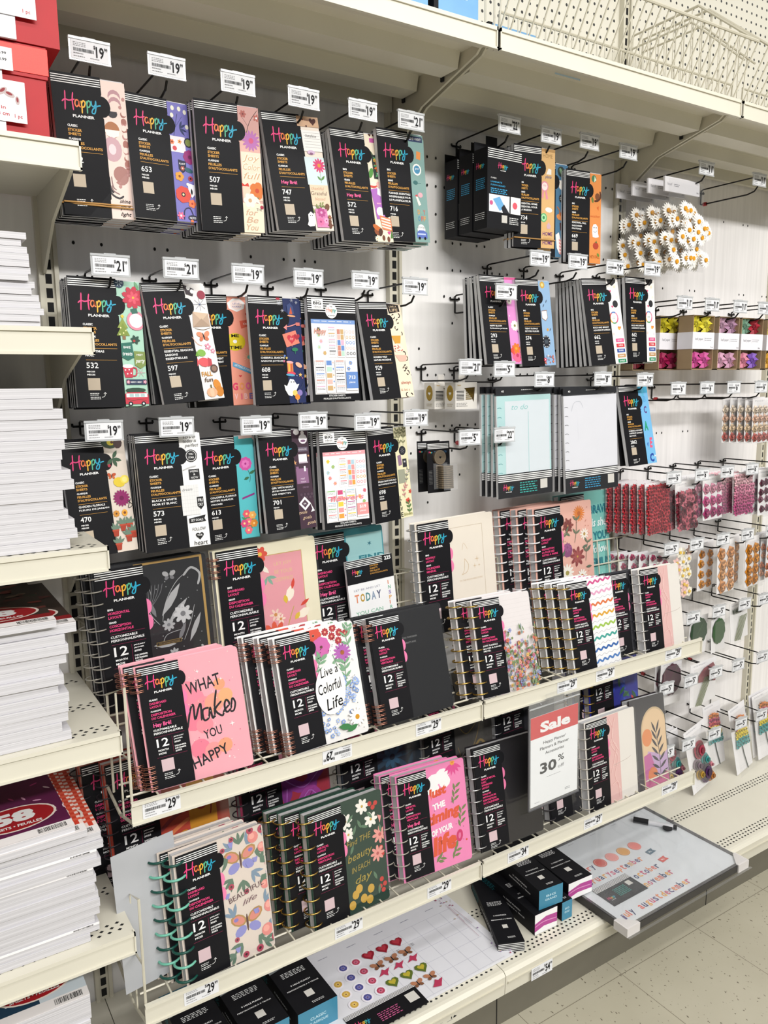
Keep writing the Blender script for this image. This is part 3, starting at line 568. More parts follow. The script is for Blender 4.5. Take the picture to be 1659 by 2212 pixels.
def A_532(m):
    m.dot(39.5, 3, 4, C('33475c'), 12); m.flower(39.5, 3, 3, 6, C('c9d4dc'), C('33475c'), fat=.1); m.flower(50, 14, 9, 9, C('c03a4e'), C('e0b060'), fat=.26, cr=.12); m.flower(50, 14, 5, 6, C('d9586a'), C('d9b04a'), .3, fat=.26, cr=.2)
    m.leaf(52, 1, 8, 1.6, 1.2, C('6fa27a')); m.dot(51, 32, 7.6, C('d98a9e'), 18); m.dot(51, 32, 5.6, WHITE, 16); m.poly([(47, 23), (52, 22), (53, 26), (48, 27)], C('3a6a5e')); m.ringo = 0
    m.poly([(40, 30), (44, 38), (35.5, 38)], C('8a9a4a')); m.poly([(40, 34), (45, 44), (34.5, 44)], C('7d8f40')); m.rect(39, 44, 41.5, 47, C('8a6a4a')); m.flower(40, 29, 1.6, 5, C('d9c04a'), C('d9c04a'))
    for u, v in ((38, 38), (42, 40), (40, 42), (37, 43)): m.dot(u, v, .6, C('e8e0a0'))
    for a in (.2, 1.2, 2.4): m.oval(49, 47, 4, 1.4, a, C('2c4a40'), 8)
    m.dot(48, 48, 1, C('b03a3a')); m.poly([(37, 50), (46, 49), (47, 61), (42, 63.5), (37, 61)], C('2f6b5e')); m.text('BAKE', 41.8, 54, 1.8, WHITE, wd=5.6, al='c'); m.text('treats', 41.8, 59.6, 2.6, WHITE, wd=8, al='c', shear=.2)
    m.poly([(47, 56), (56, 56.5), (56, 67), (51.5, 70), (47, 67)], C('7d8f50')); m.text('party', 51.6, 65.5, 3, WHITE, wd=7.6, al='c', shear=.3); m.text('MEET', 51.5, 59.6, 1.3, WHITE, wd=5, al='c')
    m.poly([(37, 68), (45.5, 68), (44.5, 77), (38.5, 77)], C('c03a4e')); m.ring2 = 0; m.stroke([(45, 69), (48, 70), (47.5, 75), (44.6, 75.6)], 1, C('c03a4e'), 4); m.oval(41.3, 68, 4.4, 1.6, 0, WHITE)
    for u, v in ((39, 71), (42, 70.8), (40.5, 74), (43.4, 73.6)): m.dot(u, v, .6, WHITE)
    for i in range(6): m.stroke([(51.5, 73), (51.5+3.6*math.cos(i*PI/3), 73+3.6*math.sin(i*PI/3))], .6, C('c9a0a8'), 1)
    m.rect(39, 78.4, 55.5, 82.6, C('2c3a55')); m.flower(40.5, 80.5, 1.6, 5, C('d98a9e'), WHITE); m.flower(54, 80.5, 1.6, 5, C('d98a9e'), WHITE); m.text('MERRY + MERRY', 47.2, 81.2, 1.2, WHITE, wd=9, al='c')
    m.oval(46, 87, 8.4, 2, 0, C('2f4a3c')); m.poly([(37, 90), (39, 88.6), (54, 88.6), (56, 91), (56, 98), (37, 98)], C('c23c4c')); m.rect(38, 89.6, 55, 92.6, WHITE)
    for u in (40.5, 45, 49.5): m.rect(u, 89.8, u+3.4, 92.4, C('a8c4c4'))
    for u in (41, 51.5): m.dot(u, 97.8, 1.9, C('22262c')); m.dot(u, 97.8, .8, WHITE)
    m.stroke([(38, 93.6), (43, 95.4), (48, 94.4), (54, 95.6)], .3, C('2f4a3c'))
def A_597(m):
    m.poly([(37, 2), (46, 6), (44, 12), (38, 10)], C('3a3036')); m.dot(41, 5, 1.8, WHITE); m.dot(44, 8, 1.8, WHITE); m.dot(52, 11, 3.8, C('96384a')); 
    for i in range(8): m.stroke([(49, 19), (49+6*math.cos(i*PI/4), 19+5.5*math.sin(i*PI/4))], .5, C('4a5a7c'), 1)
    m.poly([(41, 25), (55, 27), (55, 38), (39, 38)], C('b9a08c')); m.poly([(41, 25), (55, 27), (48, 33)], C('cdb49c')); m.poly([(39, 38), (48, 31), (55, 38)], C('a8907c'))
    m.stroke([(40, 39), (48, 40.6), (55, 39)], .4, C('6a5a4a')); m.butterfly(47, 46, 6.4, C('d58a6a'), C('c9704e'), -.2); m.stroke([(36, 46), (40, 52), (44, 54)], .5, C('d9a08a'))
    m.flower(49, 55, 3, 5, C('d58aa2'), WHITE); m.flower(53, 59, 2.2, 5, C('d58aa2'), WHITE); m.oval(42, 60, 4, 3, .2, C('7fae4a')); m.poly([(38, 58), (39, 63), (36, 62)], C('6a9a3a')); m.oval(43, 68, 5.4, 4, .2, C('d8575e')); m.poly([(37, 64), (38.6, 68), (36, 71)], C('d8575e')); m.poly([(47, 64), (50, 66), (50, 71), (46, 72)], C('b8434c'))
    m.dot(51, 74, 3.6, C('55403a'), 14); m.dot(51, 74, 2.4, C('8a6e5e')); m.text('FALL', 43.5, 80, 4, C('c08a42'), wd=10, al='c', bold=.03); m.text('fun', 44, 85, 4, C('5a4030'), wd=8, al='c', shear=.2)
    m.oval(51, 88, 3.4, 5, -.3, C('d0852f')); m.oval(52.4, 93.6, 3.8, 4.6, 0, C('c47c2c')); m.oval(45, 94, 5, 4.2, 0, C('e0a886')); m.oval(45, 94, 2, 4.2, 0, C('e8b89a')); m.rect(44.4, 87.4, 45.6, 90.5, C('5a5a30'))
def A_metime(m):
    m.poly([(37.5, 7), (42, 3), (47, 3), (51, 7), (50, 12), (44.5, 15), (38.5, 12)], WHITE); m.poly([(39.5, 7), (43, 4.6), (46.6, 4.6), (49, 7.4), (48.4, 11.4), (44.5, 13.4), (40, 11.4)], C('f2ded8')); m.text('LET IT', 44.4, 8.4, 1.4, C('4a5aa0'), wd=5.4, al='c'); m.text('YOURSELF', 44.4, 11, 1.3, C('4a5aa0'), wd=7, al='c')
    m.heart(52, 17, 1.4, C('cf4a4e')); m.poly([(46, 23), (55, 21.5), (55, 27), (47, 30)], C('d0604c')); m.text('OUI', 51, 26.6, 1.8, C('f2ded8'), wd=4.6, al='c')
    m.dot(41.6, 42, 8, C('d6c22e'), 18); m.dot(41.6, 41.6, 1.6, WHITE); m.text('ME', 42, 37.8, 2.8, BLACKINK, wd=6, al='c', bold=.03); m.text('TIME', 42, 48.4, 2.8, BLACKINK, wd=9.4, al='c', bold=.03)
    for i in range(12): m.stroke([(52, 56), (52+4.6*math.cos(i*PI/6), 56+4.6*math.sin(i*PI/6))], .4, C('e8d4a8'), 1)
    m.dot(52, 56, 1.8, C('6fb0a0')); m.poly([(39, 60), (54, 68), (53, 72), (38.5, 64)], C('5b9ec4')); m.text('GETTING IT DONE', 46, 66.6, 1.9, WHITE, wd=14, al='c', ang=.47); m.heart(44, 73, 1.2, C('cf4a4e'))
    for t, u, c in (('G', 37.5, 'd9406a'), ('O', 42.6, 'e5985c'), ('O', 47.6, 'e06a9a'), ('D', 52.2, 'e58a5c')): m.text(t, u, 86, 7, C(c), wd=4, bold=.04)
    for t, u, c in (('V', 38.5, 'f0c0c0'), ('I', 43.4, 'd86a7a'), ('B', 46, 'f0c0c0'), ('E', 50, '7a6aa8'), ('S', 53.2, '8a5aa0')): m.text(t, u, 94.6, 5.4, C(c), wd=2.6 if t != 'I' else 1.2, bold=.03)
def A_608(m):
    m.rect(30, 0, 34, 3, C('b03a4a'))
    for u, v, r in ((33, 6, 2.4), (47, 3, 2), (52, 5, 1.6), (36, 13, 1.8)): 
        for i in range(3): m.stroke([(u-r*math.cos(i*PI/3), v-r*math.sin(i*PI/3)), (u+r*math.cos(i*PI/3), v+r*math.sin(i*PI/3))], .4, C('d4d8e4'), 1)
    m.poly([(41, 8), (45, 5.5), (48, 9), (49, 16), (42, 17.4)], C('3c4a76')); m.poly([(43.4, 16), (45.6, 9), (47, 16)], C('c0563c')); m.oval(45.6, 17.6, 4.6, .9, .1, C('e0a07a')); m.stroke([(38, 28), (44, 27), (53, 24)], 1, C('d98a86')); m.poly([(36, 28.6), (40, 25.6), (39.4, 31)], C('d98a86')); m.rect(50, 23.6, 54.4, 26.6, C('c9706a'))
    m.heart(44, 39, 7, C('e0a08e')); m.poly([(34, 35), (49, 31), (53, 43), (38, 47)], C('d9806e')); m.heart(44, 39, 5, C('c23c48')); m.text('joy', 44, 40, 2.4, C('e8b0a8'), wd=4.4, al='c', shear=.3); m.heart(50, 37, 3.4, C('a8303e'))
    m.oval(47, 49, 3.6, 1.8, 0, C('2f7a58')); m.rect(46.8, 48, 47.4, 53, C('2f7a58'))
    for u, v, c in ((37, 57, 'd9c06a'), (34, 60, 'c9688a'), (35, 55, '6a8ad0')): m.star(u, v, 1.5, C(c))
    m.rect(37, 61, 43.4, 71, C('d98a52')); m.rect(38.4, 61, 39.6, 71, C('e8c04a')); m.rect(41, 61, 42.2, 71, C('c0563c')); m.oval(40.2, 61, 4, 1.2, .1, C('e8a8a8')); m.oval(41, 71.4, 5, 1.6, .1, C('d9485a')); m.oval(40, 73, 5, 1.3, .1, C('5aa0c0')); m.oval(50, 63.6, 4, 2.2, .5, C('e8ae94'))
    m.star(51, 73, 2.2, C('e8b86a')); m.star(47, 73.6, 1, C('8a9ad0')); m.star(53, 76, .9, C('c9688a')); m.stroke([(54, 80), (52, 84), (48, 87)], 1.2, C('2f3a5c'))
    m.poly([(32, 82), (35, 83.4), (39, 76.6), (43, 77.4), (46, 82), (49, 81.6), (45, 88), (40, 93), (36, 92), (33, 87)], WHITE); m.dot(40, 79.6, .6, BLACKINK); m.dot(43, 79.6, .6, BLACKINK)
    m.dot(43.6, 90, 2.8, C('e8c86a')); m.dot(49, 90, 3, C('8a7ab8')); m.dot(46, 94, 2.8, C('e08a3a')); m.rect(45.6, 96, 46.2, 100, C('e8d0b0'))
def A_929(m):
    m.poly([(37, 1), (53, 3), (54, 10), (39, 12)], C('2a2422')); m.text('LIVE A', 45.5, 5.6, 1.8, C('d8c0a0'), wd=10, al='c'); m.text('LIFE', 46, 9.8, 3, C('d8c0a0'), wd=11, al='c')
    for cx, cy in ((44, 15), (49, 20), (46, 27), (51, 33), (53, 59), (51, 54), (48, 70), (52, 74), (50, 68), (47, 97), (52, 98), (51, 14)):
        for k in range(3):
            a = R.uniform(0, 6); m.stroke([(cx+1.9*math.cos(a+t*.8+k*2), cy+2.2*math.sin(a+t*.8+k*2)) for t in range(3)], 1, C('2a2422'), 3)
    m.poly([(37, 35), (50, 35), (48, 43), (41, 43.6)], C('cf9a3e')); m.oval(44, 48, 7, 5, 0, C('f0e0cc'))
    for i in range(14): m.oval(38.5+R.random()*11, 45+R.random()*6, .9, .6, R.uniform(0, 3), C('b8483e'), 6)
    m.poly([(38, 55), (54, 56), (52, 62), (43, 62)], C('e6b3a2')); m.text('always', 47, 86, 3.4, C('b5604e'), wd=13, al='c', bold=0); m.text('& let s', 45, 93, 2.6, C('c9a58a'), wd=12, al='c', bold=0)
def A_293(m):
    m.rect(34, 0, 56, 4, C('d0588e')); m.flower(46, 21, 5, 8, C('ece4da'), C('3a2c34'), fat=.4); m.flower(42, 28, 4, 7, C('dcd4cc'), C('3a2c34'), fat=.4); m.oval(50, 24, 2, 1.2, .6, C('3a2c34')); m.flower(47, 56, 6, 9, C('efe9e0'), C('8a8a5a'), fat=.34); m.leaf(50, 62, 5, 1.4, .6, C('4a3a52'))
    m.flower(47, 90, 8, 9, C('e0668a'), C('b83a5e'), fat=.4); m.flower(46, 82, 6.4, 7, C('e0762e'), C('d9a03a'), fat=.3); m.poly([(35, 84), (42, 80), (43, 90)], C('d9503e'))
    for v in (80, 86, 92): m.leaf(51, v, 5, 1.3, .3, C('3a3a5a'))
    m.dot(36, 70, 1.2, C('f0c8dc')); m.dot(52, 40, 1, C('f0c8dc')); m.dot(40, 45, 1, C('f0c8dc'))
def A_574(m):
    m.dot(44, 6, 4, C('c9a24e'), 14); m.dot(44, 6, 2, C('e8d08a')); 
    for u, v in ((40, 22), (47, 27), (42, 32), (50, 60)): m.leaf(u, v, 5, 1, -1, C('55657c'))
    m.poly([(39, 36), (48, 35), (49, 44), (45, 48), (39, 45)], C('8a6a58')); m.poly([(39.6, 36.6), (47.4, 35.8), (48.4, 43.6), (45, 47), (39.8, 44.4)], C('e8e8ea')); m.dot(47, 58, 1.8, C('cf9a4e')); m.dot(43, 72, 6.6, C('22242c'), 16, 7.4)
    for i in range(10): m.dot(43+5.6*math.cos(i*.63), 72+6.2*math.sin(i*.63), .7, WHITE)
    m.micro(40, 70, 6, C('8a9aa8'), 3)
    for i in range(16): u, v = 38+R.random()*15, 88+R.random()*10; m.flower(u, v, R.uniform(1, 2), 5, R.choice([C('5a6a9a'), C('c05a5a'), C('e8e0e8'), C('7a8ab0')]), C('d9b04a'))
    m.flower(38, 93, 2.6, 5, C('cf4a5e'), WHITE)
def A_662(m):
    m.poly([(39, 0), (53, 0), (52, 5), (46, 9), (40, 5)], C('2a2a2c')); m.heart(42, 15, 1.9, C('d0527e')); m.dot(48, 30, 4.2, C('2c2c30'), 14); m.heart(43, 33, 1.7, C('d0527e'))
    for i, c in enumerate(('d0527e', '5a9a6a', 'd9a03a', 'c9484e', '6a8ac0', 'd98aa8')): m.stroke([(43.5+6*math.cos(i*1.047+t*.26), 46+6.4*math.sin(i*1.047+t*.26)) for t in range(5)], 1.6, C(c), 2, False)
    m.dot(43.5, 46, 4.4, WHITE, 14); m.micro(41, 45, 5, C('7a9a8a'), 2); m.heart(50, 58, 2.6, C('e0853a')); m.heart(49, 59, 1.6, C('e8b04a')); m.dot(52, 22, 1.6, C('dfe6d8')); m.dot(40, 65, 1.6, C('f0d0cc')); m.dot(53, 66, 1.6, C('e0d8ea')); m.dot(50, 10, 1.6, C('f0e4c8'))
    for i, (c, t) in enumerate((('d6568e', 'GO FOR IT'), ('cc3b45', 'YES'), ('33519c', 'SHINE'), ('b98a55', 'DREAM'), ('2f8a62', 'SMILE'))): v = 70.5+i*6; m.rect(42, v, 54.5, v+4.2, C(c)); m.text(t, 48.2, v+3, 1.9, WHITE, wd=7.5, al='c')
def A_2862(m):
    m.rect(34, 0, 56, 10, C('4aa6cc')); m.rect(38, 16, 42, 26, C('e0dcc0')); m.rect(44, 4, 48, 14, C('5fb6d8'))
    m.text('C', 47, 36, 9, C('5a3a7c'), wd=5.6, al='c', bold=.03); m.text('A', 44.5, 58, 12, C('2f9a76'), wd=7.5, al='c', bold=.05); m.text('f', 43, 78, 5, C('3a5ab0'), wd=2.6, al='c', bold=.03); m.text('E', 49.5, 80, 13, C('e05a7c'), wd=6.4, al='c', bold=.05, shear=.2)
    m.text('C', 47.5, 98, 11, C('2b4a9c'), wd=8, al='c', bold=.05); m.text('M', 54, 92, 2.4, WHITE, al='c'); m.text('B', 48, 22, 8, C('5fa8d8'), wd=5, al='c', bold=.02)
    for v in (28, 31, 34): m.dot(38, v, .8, C('2b4a9c'))
def A_470(m):
    m.oval(42, 5, 7, 4, .3, C('3a4a3a')); m.oval(44, 4, 3.6, 2.8, 0, C('c9b83a')); m.dot(45, 4, 1.3, C('5a3a2a')); m.oval(50, 5, 4, 4.6, 0, C('4a3836'))
    for a in (.3, 1.2, 2.4, -1): m.leaf(44, 18, 8, 2, a, C('3f5a44'))
    m.dot(40, 24, 1.4, C('a83a4a')); m.butterfly(41, 33, 4, C('b8522e'), C('c96a3a'), .3); m.oval(47, 39, 5.4, 4.4, .2, C('dcc23e')); m.oval(52, 37, 4, 3.8, 0, C('e8d45a')); m.oval(52, 37, 2.4, 2.4, 0, C('efe08a'))
    m.flower(47, 53, 7.4, 16, C('8a2a62'), C('6a1c4a'), fat=.16); m.stroke([(52, 56), (56, 60), (52, 62), (55, 54)], .5, BLACKINK); m.flower(40.5, 66, 3, 8, C('c98a3a'), C('5a3a2a')); m.oval(48, 66, 2.6, 3, 0, C('e0a03a')); m.dot(48, 66, 1.2, C('7a4a2a'))
    for u, v in ((38, 80), (45, 76), (51, 76), (49, 86), (54, 83), (39, 92)):
        for a in (-.6, -1.2, -1.9, -2.5): m.leaf(u, v, 7, 1.5, a, C('6a8070'))
        m.poly([(u-2.8, v), (u+2.8, v), (u+2, v+5.6), (u-2, v+5.6)], C('a3402f')); m.rect(u-3.1, v-.4, u+3.1, v+1, C('b54c38'))
def A_573(m):
    m.text('love', 46.5, 6, 3, C('6a6a6a'), wd=11, al='c', shear=.2, bold=0); m.text('today is', 46.5, 9.6, 3, C('6a6a6a'), wd=12, al='c', shear=.2, bold=0); m.text('perfect', 48, 13.4, 3, C('4a4a4a'), wd=12, al='c', shear=.3, bold=0)
    m.dot(46.5, 21, 5.4, C('2a2a2c'), 18); m.dot(46.5, 21, 4.6, C('efefef'), 16); m.dot(46.5, 21, 4.2, C('2a2a2c'), 16); m.text('YOU', 46.5, 20.4, 1.6, WHITE, wd=4, al='c'); m.text('STAR', 46.5, 23.2, 1.6, WHITE, wd=5, al='c')
    m.stroke([(38, 33), (44, 31), (50, 30)], 1, C('b8b8b8')); m.rect(43, 32.6, 52.4, 41.6, C('232325')); m.text('HERE', 47.7, 35.4, 1.8, WHITE, wd=7, al='c', bold=0); m.text('&', 47.7, 38, 1.8, WHITE, al='c', bold=0); m.text('NOW', 47.7, 40.8, 1.8, WHITE, wd=6.4, al='c', bold=0)
    m.rect(34, 46, 50, 72, C('dedede')); 
    for i in range(7): m.rect(34, 49+i*3.2, 50, 49.1+i*3.2, C('b8b8b8')); m.rect(35+i*2.2, 46, 35.1+i*2.2, 72, C('c4c4c4'))
    m.text('dream', 40, 51, 2.4, C('7a7a7a'), wd=9, al='c', shear=.3, bold=0); m.poly([(47.6, 57), (53.4, 57), (53.4, 65), (50.5, 68), (47.6, 65)], C('232325')); m.text('FRI', 50.5, 61.2, 2.6, WHITE, wd=4, al='c'); m.text('YAY', 50.5, 65, 2.6, WHITE, wd=4.4, al='c')
    m.poly([(39, 75), (54, 73), (52.6, 76), (54, 78.6), (39, 79)], C('232325')); m.text('SET GOALS', 46, 77.8, 2, WHITE, wd=10.6, al='c'); m.text('FOLLOW', 47, 86, 2.8, C('4a4a4a'), wd=12, al='c', bold=0, shear=.1); m.heart(47, 90.6, 3.6, C('232325')); m.text('YOUR', 47, 91, 1.6, WHITE, wd=4.6, al='c'); m.text('heart', 47.5, 98.6, 4, BLACKINK, wd=12, al='c', bold=0, shear=.1)
def A_613(m):
    m.rect(42, 0, 56, 4, C('e8c8c4')); m.flower(47, 28, 6.6, 9, C('c0529a'), C('9c2f7c'), fat=.4); m.flower(47, 28, 4, 7, C('d070b0'), C('9c2f7c'), .4, fat=.4); m.stroke([(49, 34), (51, 40), (50, 46)], .4, C('2f5a4a')); m.leaf(50, 38, 7, 1.8, -.4, C('3a6a4a')); m.leaf(50, 41, 6, 1.8, 2.8, C('3a6a4a')); m.poly([(41, 60), (54, 56.6), (54, 58.4), (41, 61.8)], C('8a2f7c'))
    for a in range(10): m.leaf(46, 84, 9, 1.6, a*.63, C('4a8a5a'))
    for u, v, c in ((44, 76, 'd9586a'), (50, 78, 'e8a85a'), (46, 84, 'e06a7a'), (51, 86, 'd98a3a'), (45, 92, 'e06a7a'), (41, 85, 'c94a7a')): m.flower(u, v, 4, 6, C(c), C('f0d08a'), fat=.45)
def A_701(m):
    m.oval(43, 4, 3.4, 2.8, 0, C('ece6ea')); m.oval(50, 11, 5, 5, 0, C('e8e4ea')); m.dot(50, 5, 2, C('ece6ea')); m.oval(50, 13, 3, 1.2, 0, C('7c5a7a')); m.rect(42, 19, 54.4, 23.4, C('6a6070')); m.text('HEADLINE', 48.2, 22, 1.6, C('cfc6d0'), wd=10, al='c', bold=0)
    m.rect(43, 26, 52.6, 33.6, C('efeaf0')); m.rect(43, 33.6, 53.4, 35, C('b8aab8')); m.star(38, 34, 2.6, C('cf9a6a')); m.dot(54.6, 28, 1, C('cf9a6a')); m.rect(38.6, 40, 52.4, 55, C('8a6486')); m.rect(39, 38, 42, 40.4, C('8a6486')); m.rect(48, 38, 50, 43, C('efeaf0')); m.text('read', 45.5, 51, 2, C('e0d0e0'), wd=5, al='c', shear=.3, bold=0); m.text('MAKER', 46, 54, 1.3, C('e0d0e0'), wd=6, al='c', bold=0)
    m.text('GRIND', 48, 59.6, 1.6, C('8a7088'), wd=7, al='c', bold=0)
    for i in range(4):
        for j in range(2): m.dot(42+i*4+j*2, 66+j*3, 2, C('3c2f3c')); m.dot(42+i*4+j*2, 66+j*3, 1.5, C('54414f'))
    m.star(45, 75, 7, WHITE, 2, .99, 0.05); m.star(45, 75, 4.2, C('54414f'), 2, .99, .05); m.text('GRL', 45, 75.8, 1.6, WHITE, wd=3.4, al='c'); m.poly([(51, 74), (54, 80), (55.6, 83), (51, 84), (53, 81)], WHITE)
    for i in range(3): m.text('goals', 41.5+i*4.6, 85+i*5.4, 3.2, C('d9bc9c'), wd=10.6, al='c', shear=.35, bold=0)
def A_698(m):
    for p in ([(46, 22), (44, 12), (48, 4)], [(50, 22), (51, 12), (53, 3)], [(44, 20), (40, 12), (42, 4)]): m.sprig(p, .4, C('6a6a50'), C('8a8a6a'), 4.6, 4)
    m.dot(48, 27, 5, C('2f3036'), 16); m.flower(48, 27, 3, 6, C('8a8a90'), C('2f3036'), fat=.1); m.poly([(40, 32), (45, 31), (46, 42), (41, 43)], C('8d6f8a')); m.rect(47, 36, 53, 45, C('33333a')); m.text('BE', 50, 40, 1.8, WHITE, al='c')
    m.rect(39, 47, 49, 62, C('9a9c8a')); m.sprig([(50, 62), (51, 54), (54, 48)], .4, C('5a5a4a'), C('8a8a80'), 4, 4); m.flower(52, 50, 2, 6, C('d8d0c8'), C('c9a24a')); m.sprig([(46, 78), (45, 70), (49, 64)], .4, C('6a6a50'), C('c98a8a'), 4, 4)
    m.flower(50, 82, 3.6, 5, C('d0584a'), C('8a2f2a'), fat=.4); m.sprig([(51, 97), (51, 90), (50, 84)], .5, C('4f6a44'), C('5c7a4c'), 5, 3); m.flower(54, 72, 2.4, 5, C('d0584a'), C('8a2f2a'))
    for i, t in enumerate('life'): pass
    m.text('L', 38, 80, 5, BLACKINK, wd=2.6); m.text('I', 38, 86, 5, BLACKINK, wd=1); m.text('V', 38, 92, 5, BLACKINK, wd=3); m.text('E', 38, 98, 5, BLACKINK, wd=3); m.text('bloom', 48.5, 97.6, 3.6, C('8a8a3a'), wd=12, al='c', bold=0)

SPECS = [ # key, centre pose (x y z yaw pitch roll), height, strip ground, extras, strip art, label, pads behind
 ('shine', (.068, -.214, 2.205, .1, .06, -.06), .258, 'ecd6cd', dict(t=[], n='532'), A_shine, 'black sticker pad with blush moon phases and the words shine your light', 8),
 ('653', (.205, -.205, 2.203, .10, -.06, -.02), .246, '7672b8', dict(t=[], n='653'), A_653, 'black sticker pad marked 653 pieces with a violet strip of wild flowers', 8),
 ('507', (.352, -.218, 2.201, .02, .04, -.045), .264, 'd7a9a0', dict(t=[], n='507'), A_507, 'black sticker pad marked 507 pieces with a dusty pink floral strip', 8),
 ('747', (.519, -.214, 2.214, .03, -.13, -.078), .262, 'e6d9cc', dict(t=[], n='747', hey=1), A_747, 'black sticker pad marked 747 pieces, tilted, with a small white ghost and pink blooms', 8),
 ('572', (.688, -.217, 2.203, .05, -.14, -.052), .262, 'e9dcc6', dict(t=[], n='572', hey=1, big=1), A_572, 'black sticker pad marked 572 pieces with a turkey and cake slice on its strip', 8),
 ('716', (.812, -.213, 2.217, .09, -.05, -.056), .264, '7fa09c', dict(t=['PLANNER ESSENTIALS', 'INDISPENSABLES POUR', 'LE PLANIFICATEUR'], n='716', big=1), A_716, 'black sticker pad marked 716 pieces with a sage green strip and a blue car', 7),
 ('734', (1.252, -.212, 2.24, -.03, .02, -.031), .268, 'd6ad76', dict(t=['ESSENTIAL HOME', 'ESSENTIEL POUR', 'LA MAISON'], n='734', big=1), A_734, 'black sticker pad marked 734 pieces with a tan strip reading HOME twice', 2),
 ('blue', (1.335, -.185, 2.222, .0, -.01, -.01), .262, '4a7492', dict(t=[], n='669', big=1), A_blue, 'sticker pad with a steel blue autumn strip, half hidden behind the tan home pad', 1),
 ('669', (1.455, -.205, 2.208, .0, 0, -.026), .258, 'dc8c4c', dict(t=['SEASONAL, FALL', 'SAISONNIER', "D'AUTOMNE"], n='669', big=1), A_669, 'black sticker pad with an orange strip of ghost and squirrel, 669 pieces', 1),
 ('532', (.070, -.216, 1.824, .07, -.08, .006), .263, 'a8d0bc', dict(t=['CHRISTMAS', 'NOËL'], n='532'), A_532, 'black sticker pad marked 532 pieces with a mint Christmas strip and red bus', 4),
 ('597', (.228, -.218, 1.828, .11, -.155, -.081), .258, 'e9e6e4', dict(t=['ESSENTIAL SEASONS', 'SAISONS', 'ESSENTIELLES'], n='597'), A_597, 'black sticker pad marked 597 pieces with a white strip of butterfly, fish and pumpkins', 3),
 ('metime', (.327, -.178, 1.812, .10, 0, -.03), .250, 'e79a86', dict(t=['ENCOURAGEMENT', 'ENCOURAGEMENT'], n='524'), A_metime, 'sticker pad with a coral strip reading ME TIME and GOOD VIBES', 2),
 ('608', (.452, -.215, 1.813, .11, -.06, -.014), .247, '27315c', dict(t=['CHEERFUL SEASONS', 'SAISONS JOYEUSES'], n='608'), A_608, 'black sticker pad marked 608 pieces with a navy strip, red heart lock and ghost', 2),
 ('929', (.753, -.217, 1.817, .11, -.185, -.042), .245, 'eddcc4', dict(t=['MODERN WILD', 'NATURE MODERNE'], n='929'), A_929, 'black sticker pad marked 929 pieces with a cream leopard print strip', 3),
 ('293', (1.137, -.213, 1.904, .02, -.15, -.012), .245, 'd98cc8', dict(t=['HAPPY BLOOM', 'FLORAISON JOYEUSE'], n='293'), A_293, 'black sticker pad marked 293 pieces with an orchid pink strip of large blooms', 4),
 ('574', (1.262, -.216, 1.9, .044, -.12, -.03), .245, '8fb0d2', dict(t=['TEENY FLORALS', 'PETITES FLEURS'], n='574', big=1), A_574, 'black sticker pad marked 574 pieces with a pale blue strip of tiny flowers', 3),
 ('662', (1.543, -.218, 1.912, -.08, -.165, -.055), .262, 'f0ece8', dict(t=['BOLD AND BRIGHT', 'AUDACIEUX ET LUMINEUX'], n='662', big=1), A_662, 'left one of the two black 662-piece sticker pads with white strips of hearts', 7),
 ('662b', (1.713, -.214, 1.922, .054, -.08, -.011), .262, 'f0ece8', dict(t=['BOLD AND BRIGHT', 'AUDACIEUX ET LUMINEUX'], n='662', big=1), A_662, 'right one of the two black 662-piece sticker pads with white strips of hearts', 6),
 ('2862', (1.717, -.214, 1.592, .04, -.2, -.02), .258, '74b4e0', dict(t=['NUMBERS & ALPHABET', 'CHIFFRES ET ALPHABET', 'BIG PACK'], n='2862', big=1), A_2862, 'black sticker pad marked 2862 pieces with a blue alphabet strip', 2),
 ('470', (.034, -.196, 1.503, .16, -.145, -.012), .248, 'd8ccc0', dict(t=['GARDEN FLORALS', 'FLEURS DE JARDIN'], n='470'), A_470, 'black sticker pad marked 470 pieces with lemons and potted herbs on its strip', 3),
 ('573', (.187, -.217, 1.505, -.02, -.11, -.02), .258, 'efefef', dict(t=['BLACK & WHITE', 'NOIR ET BLANC'], n='573'), A_573, 'black sticker pad marked 573 pieces with a black and white lettered strip', 4),
 ('613', (.326, -.192, 1.496, .03, -.02, -.035), .247, '55b4bc', dict(t=['COLORFUL FLORALS', 'MOTIFS FLORAUX', 'COLORÉS'], n='613'), A_613, 'black sticker pad marked 613 pieces with a turquoise strip and pink peony', 2),
 ('701', (.469, -.211, 1.508, .10, -.13, -.004), .246, '45323f', dict(t=['GIRL WITH GOALS', 'JEUNE FEMME AYANT', 'DES OBJECTIFS'], n='701'), A_701, 'black sticker pad marked 701 pieces with a plum strip reading goals goals goals', 3),
 ('698', (.772, -.200, 1.5, .17, -.085, -.033), .246, 'e2dcb8', dict(t=['FRESH BOTANICALS', 'BOTANIQUE FRAICHE'], n='698'), A_698, 'black sticker pad marked 698 pieces with a cream botanical strip', 3)]
def page_block(h, s, w=PW56, th=.0125):
    m = MB(); m.box(-w/2*s+.001, .0012, .0015, w/2*s-.0035, th, h-.002, PAGES); return m
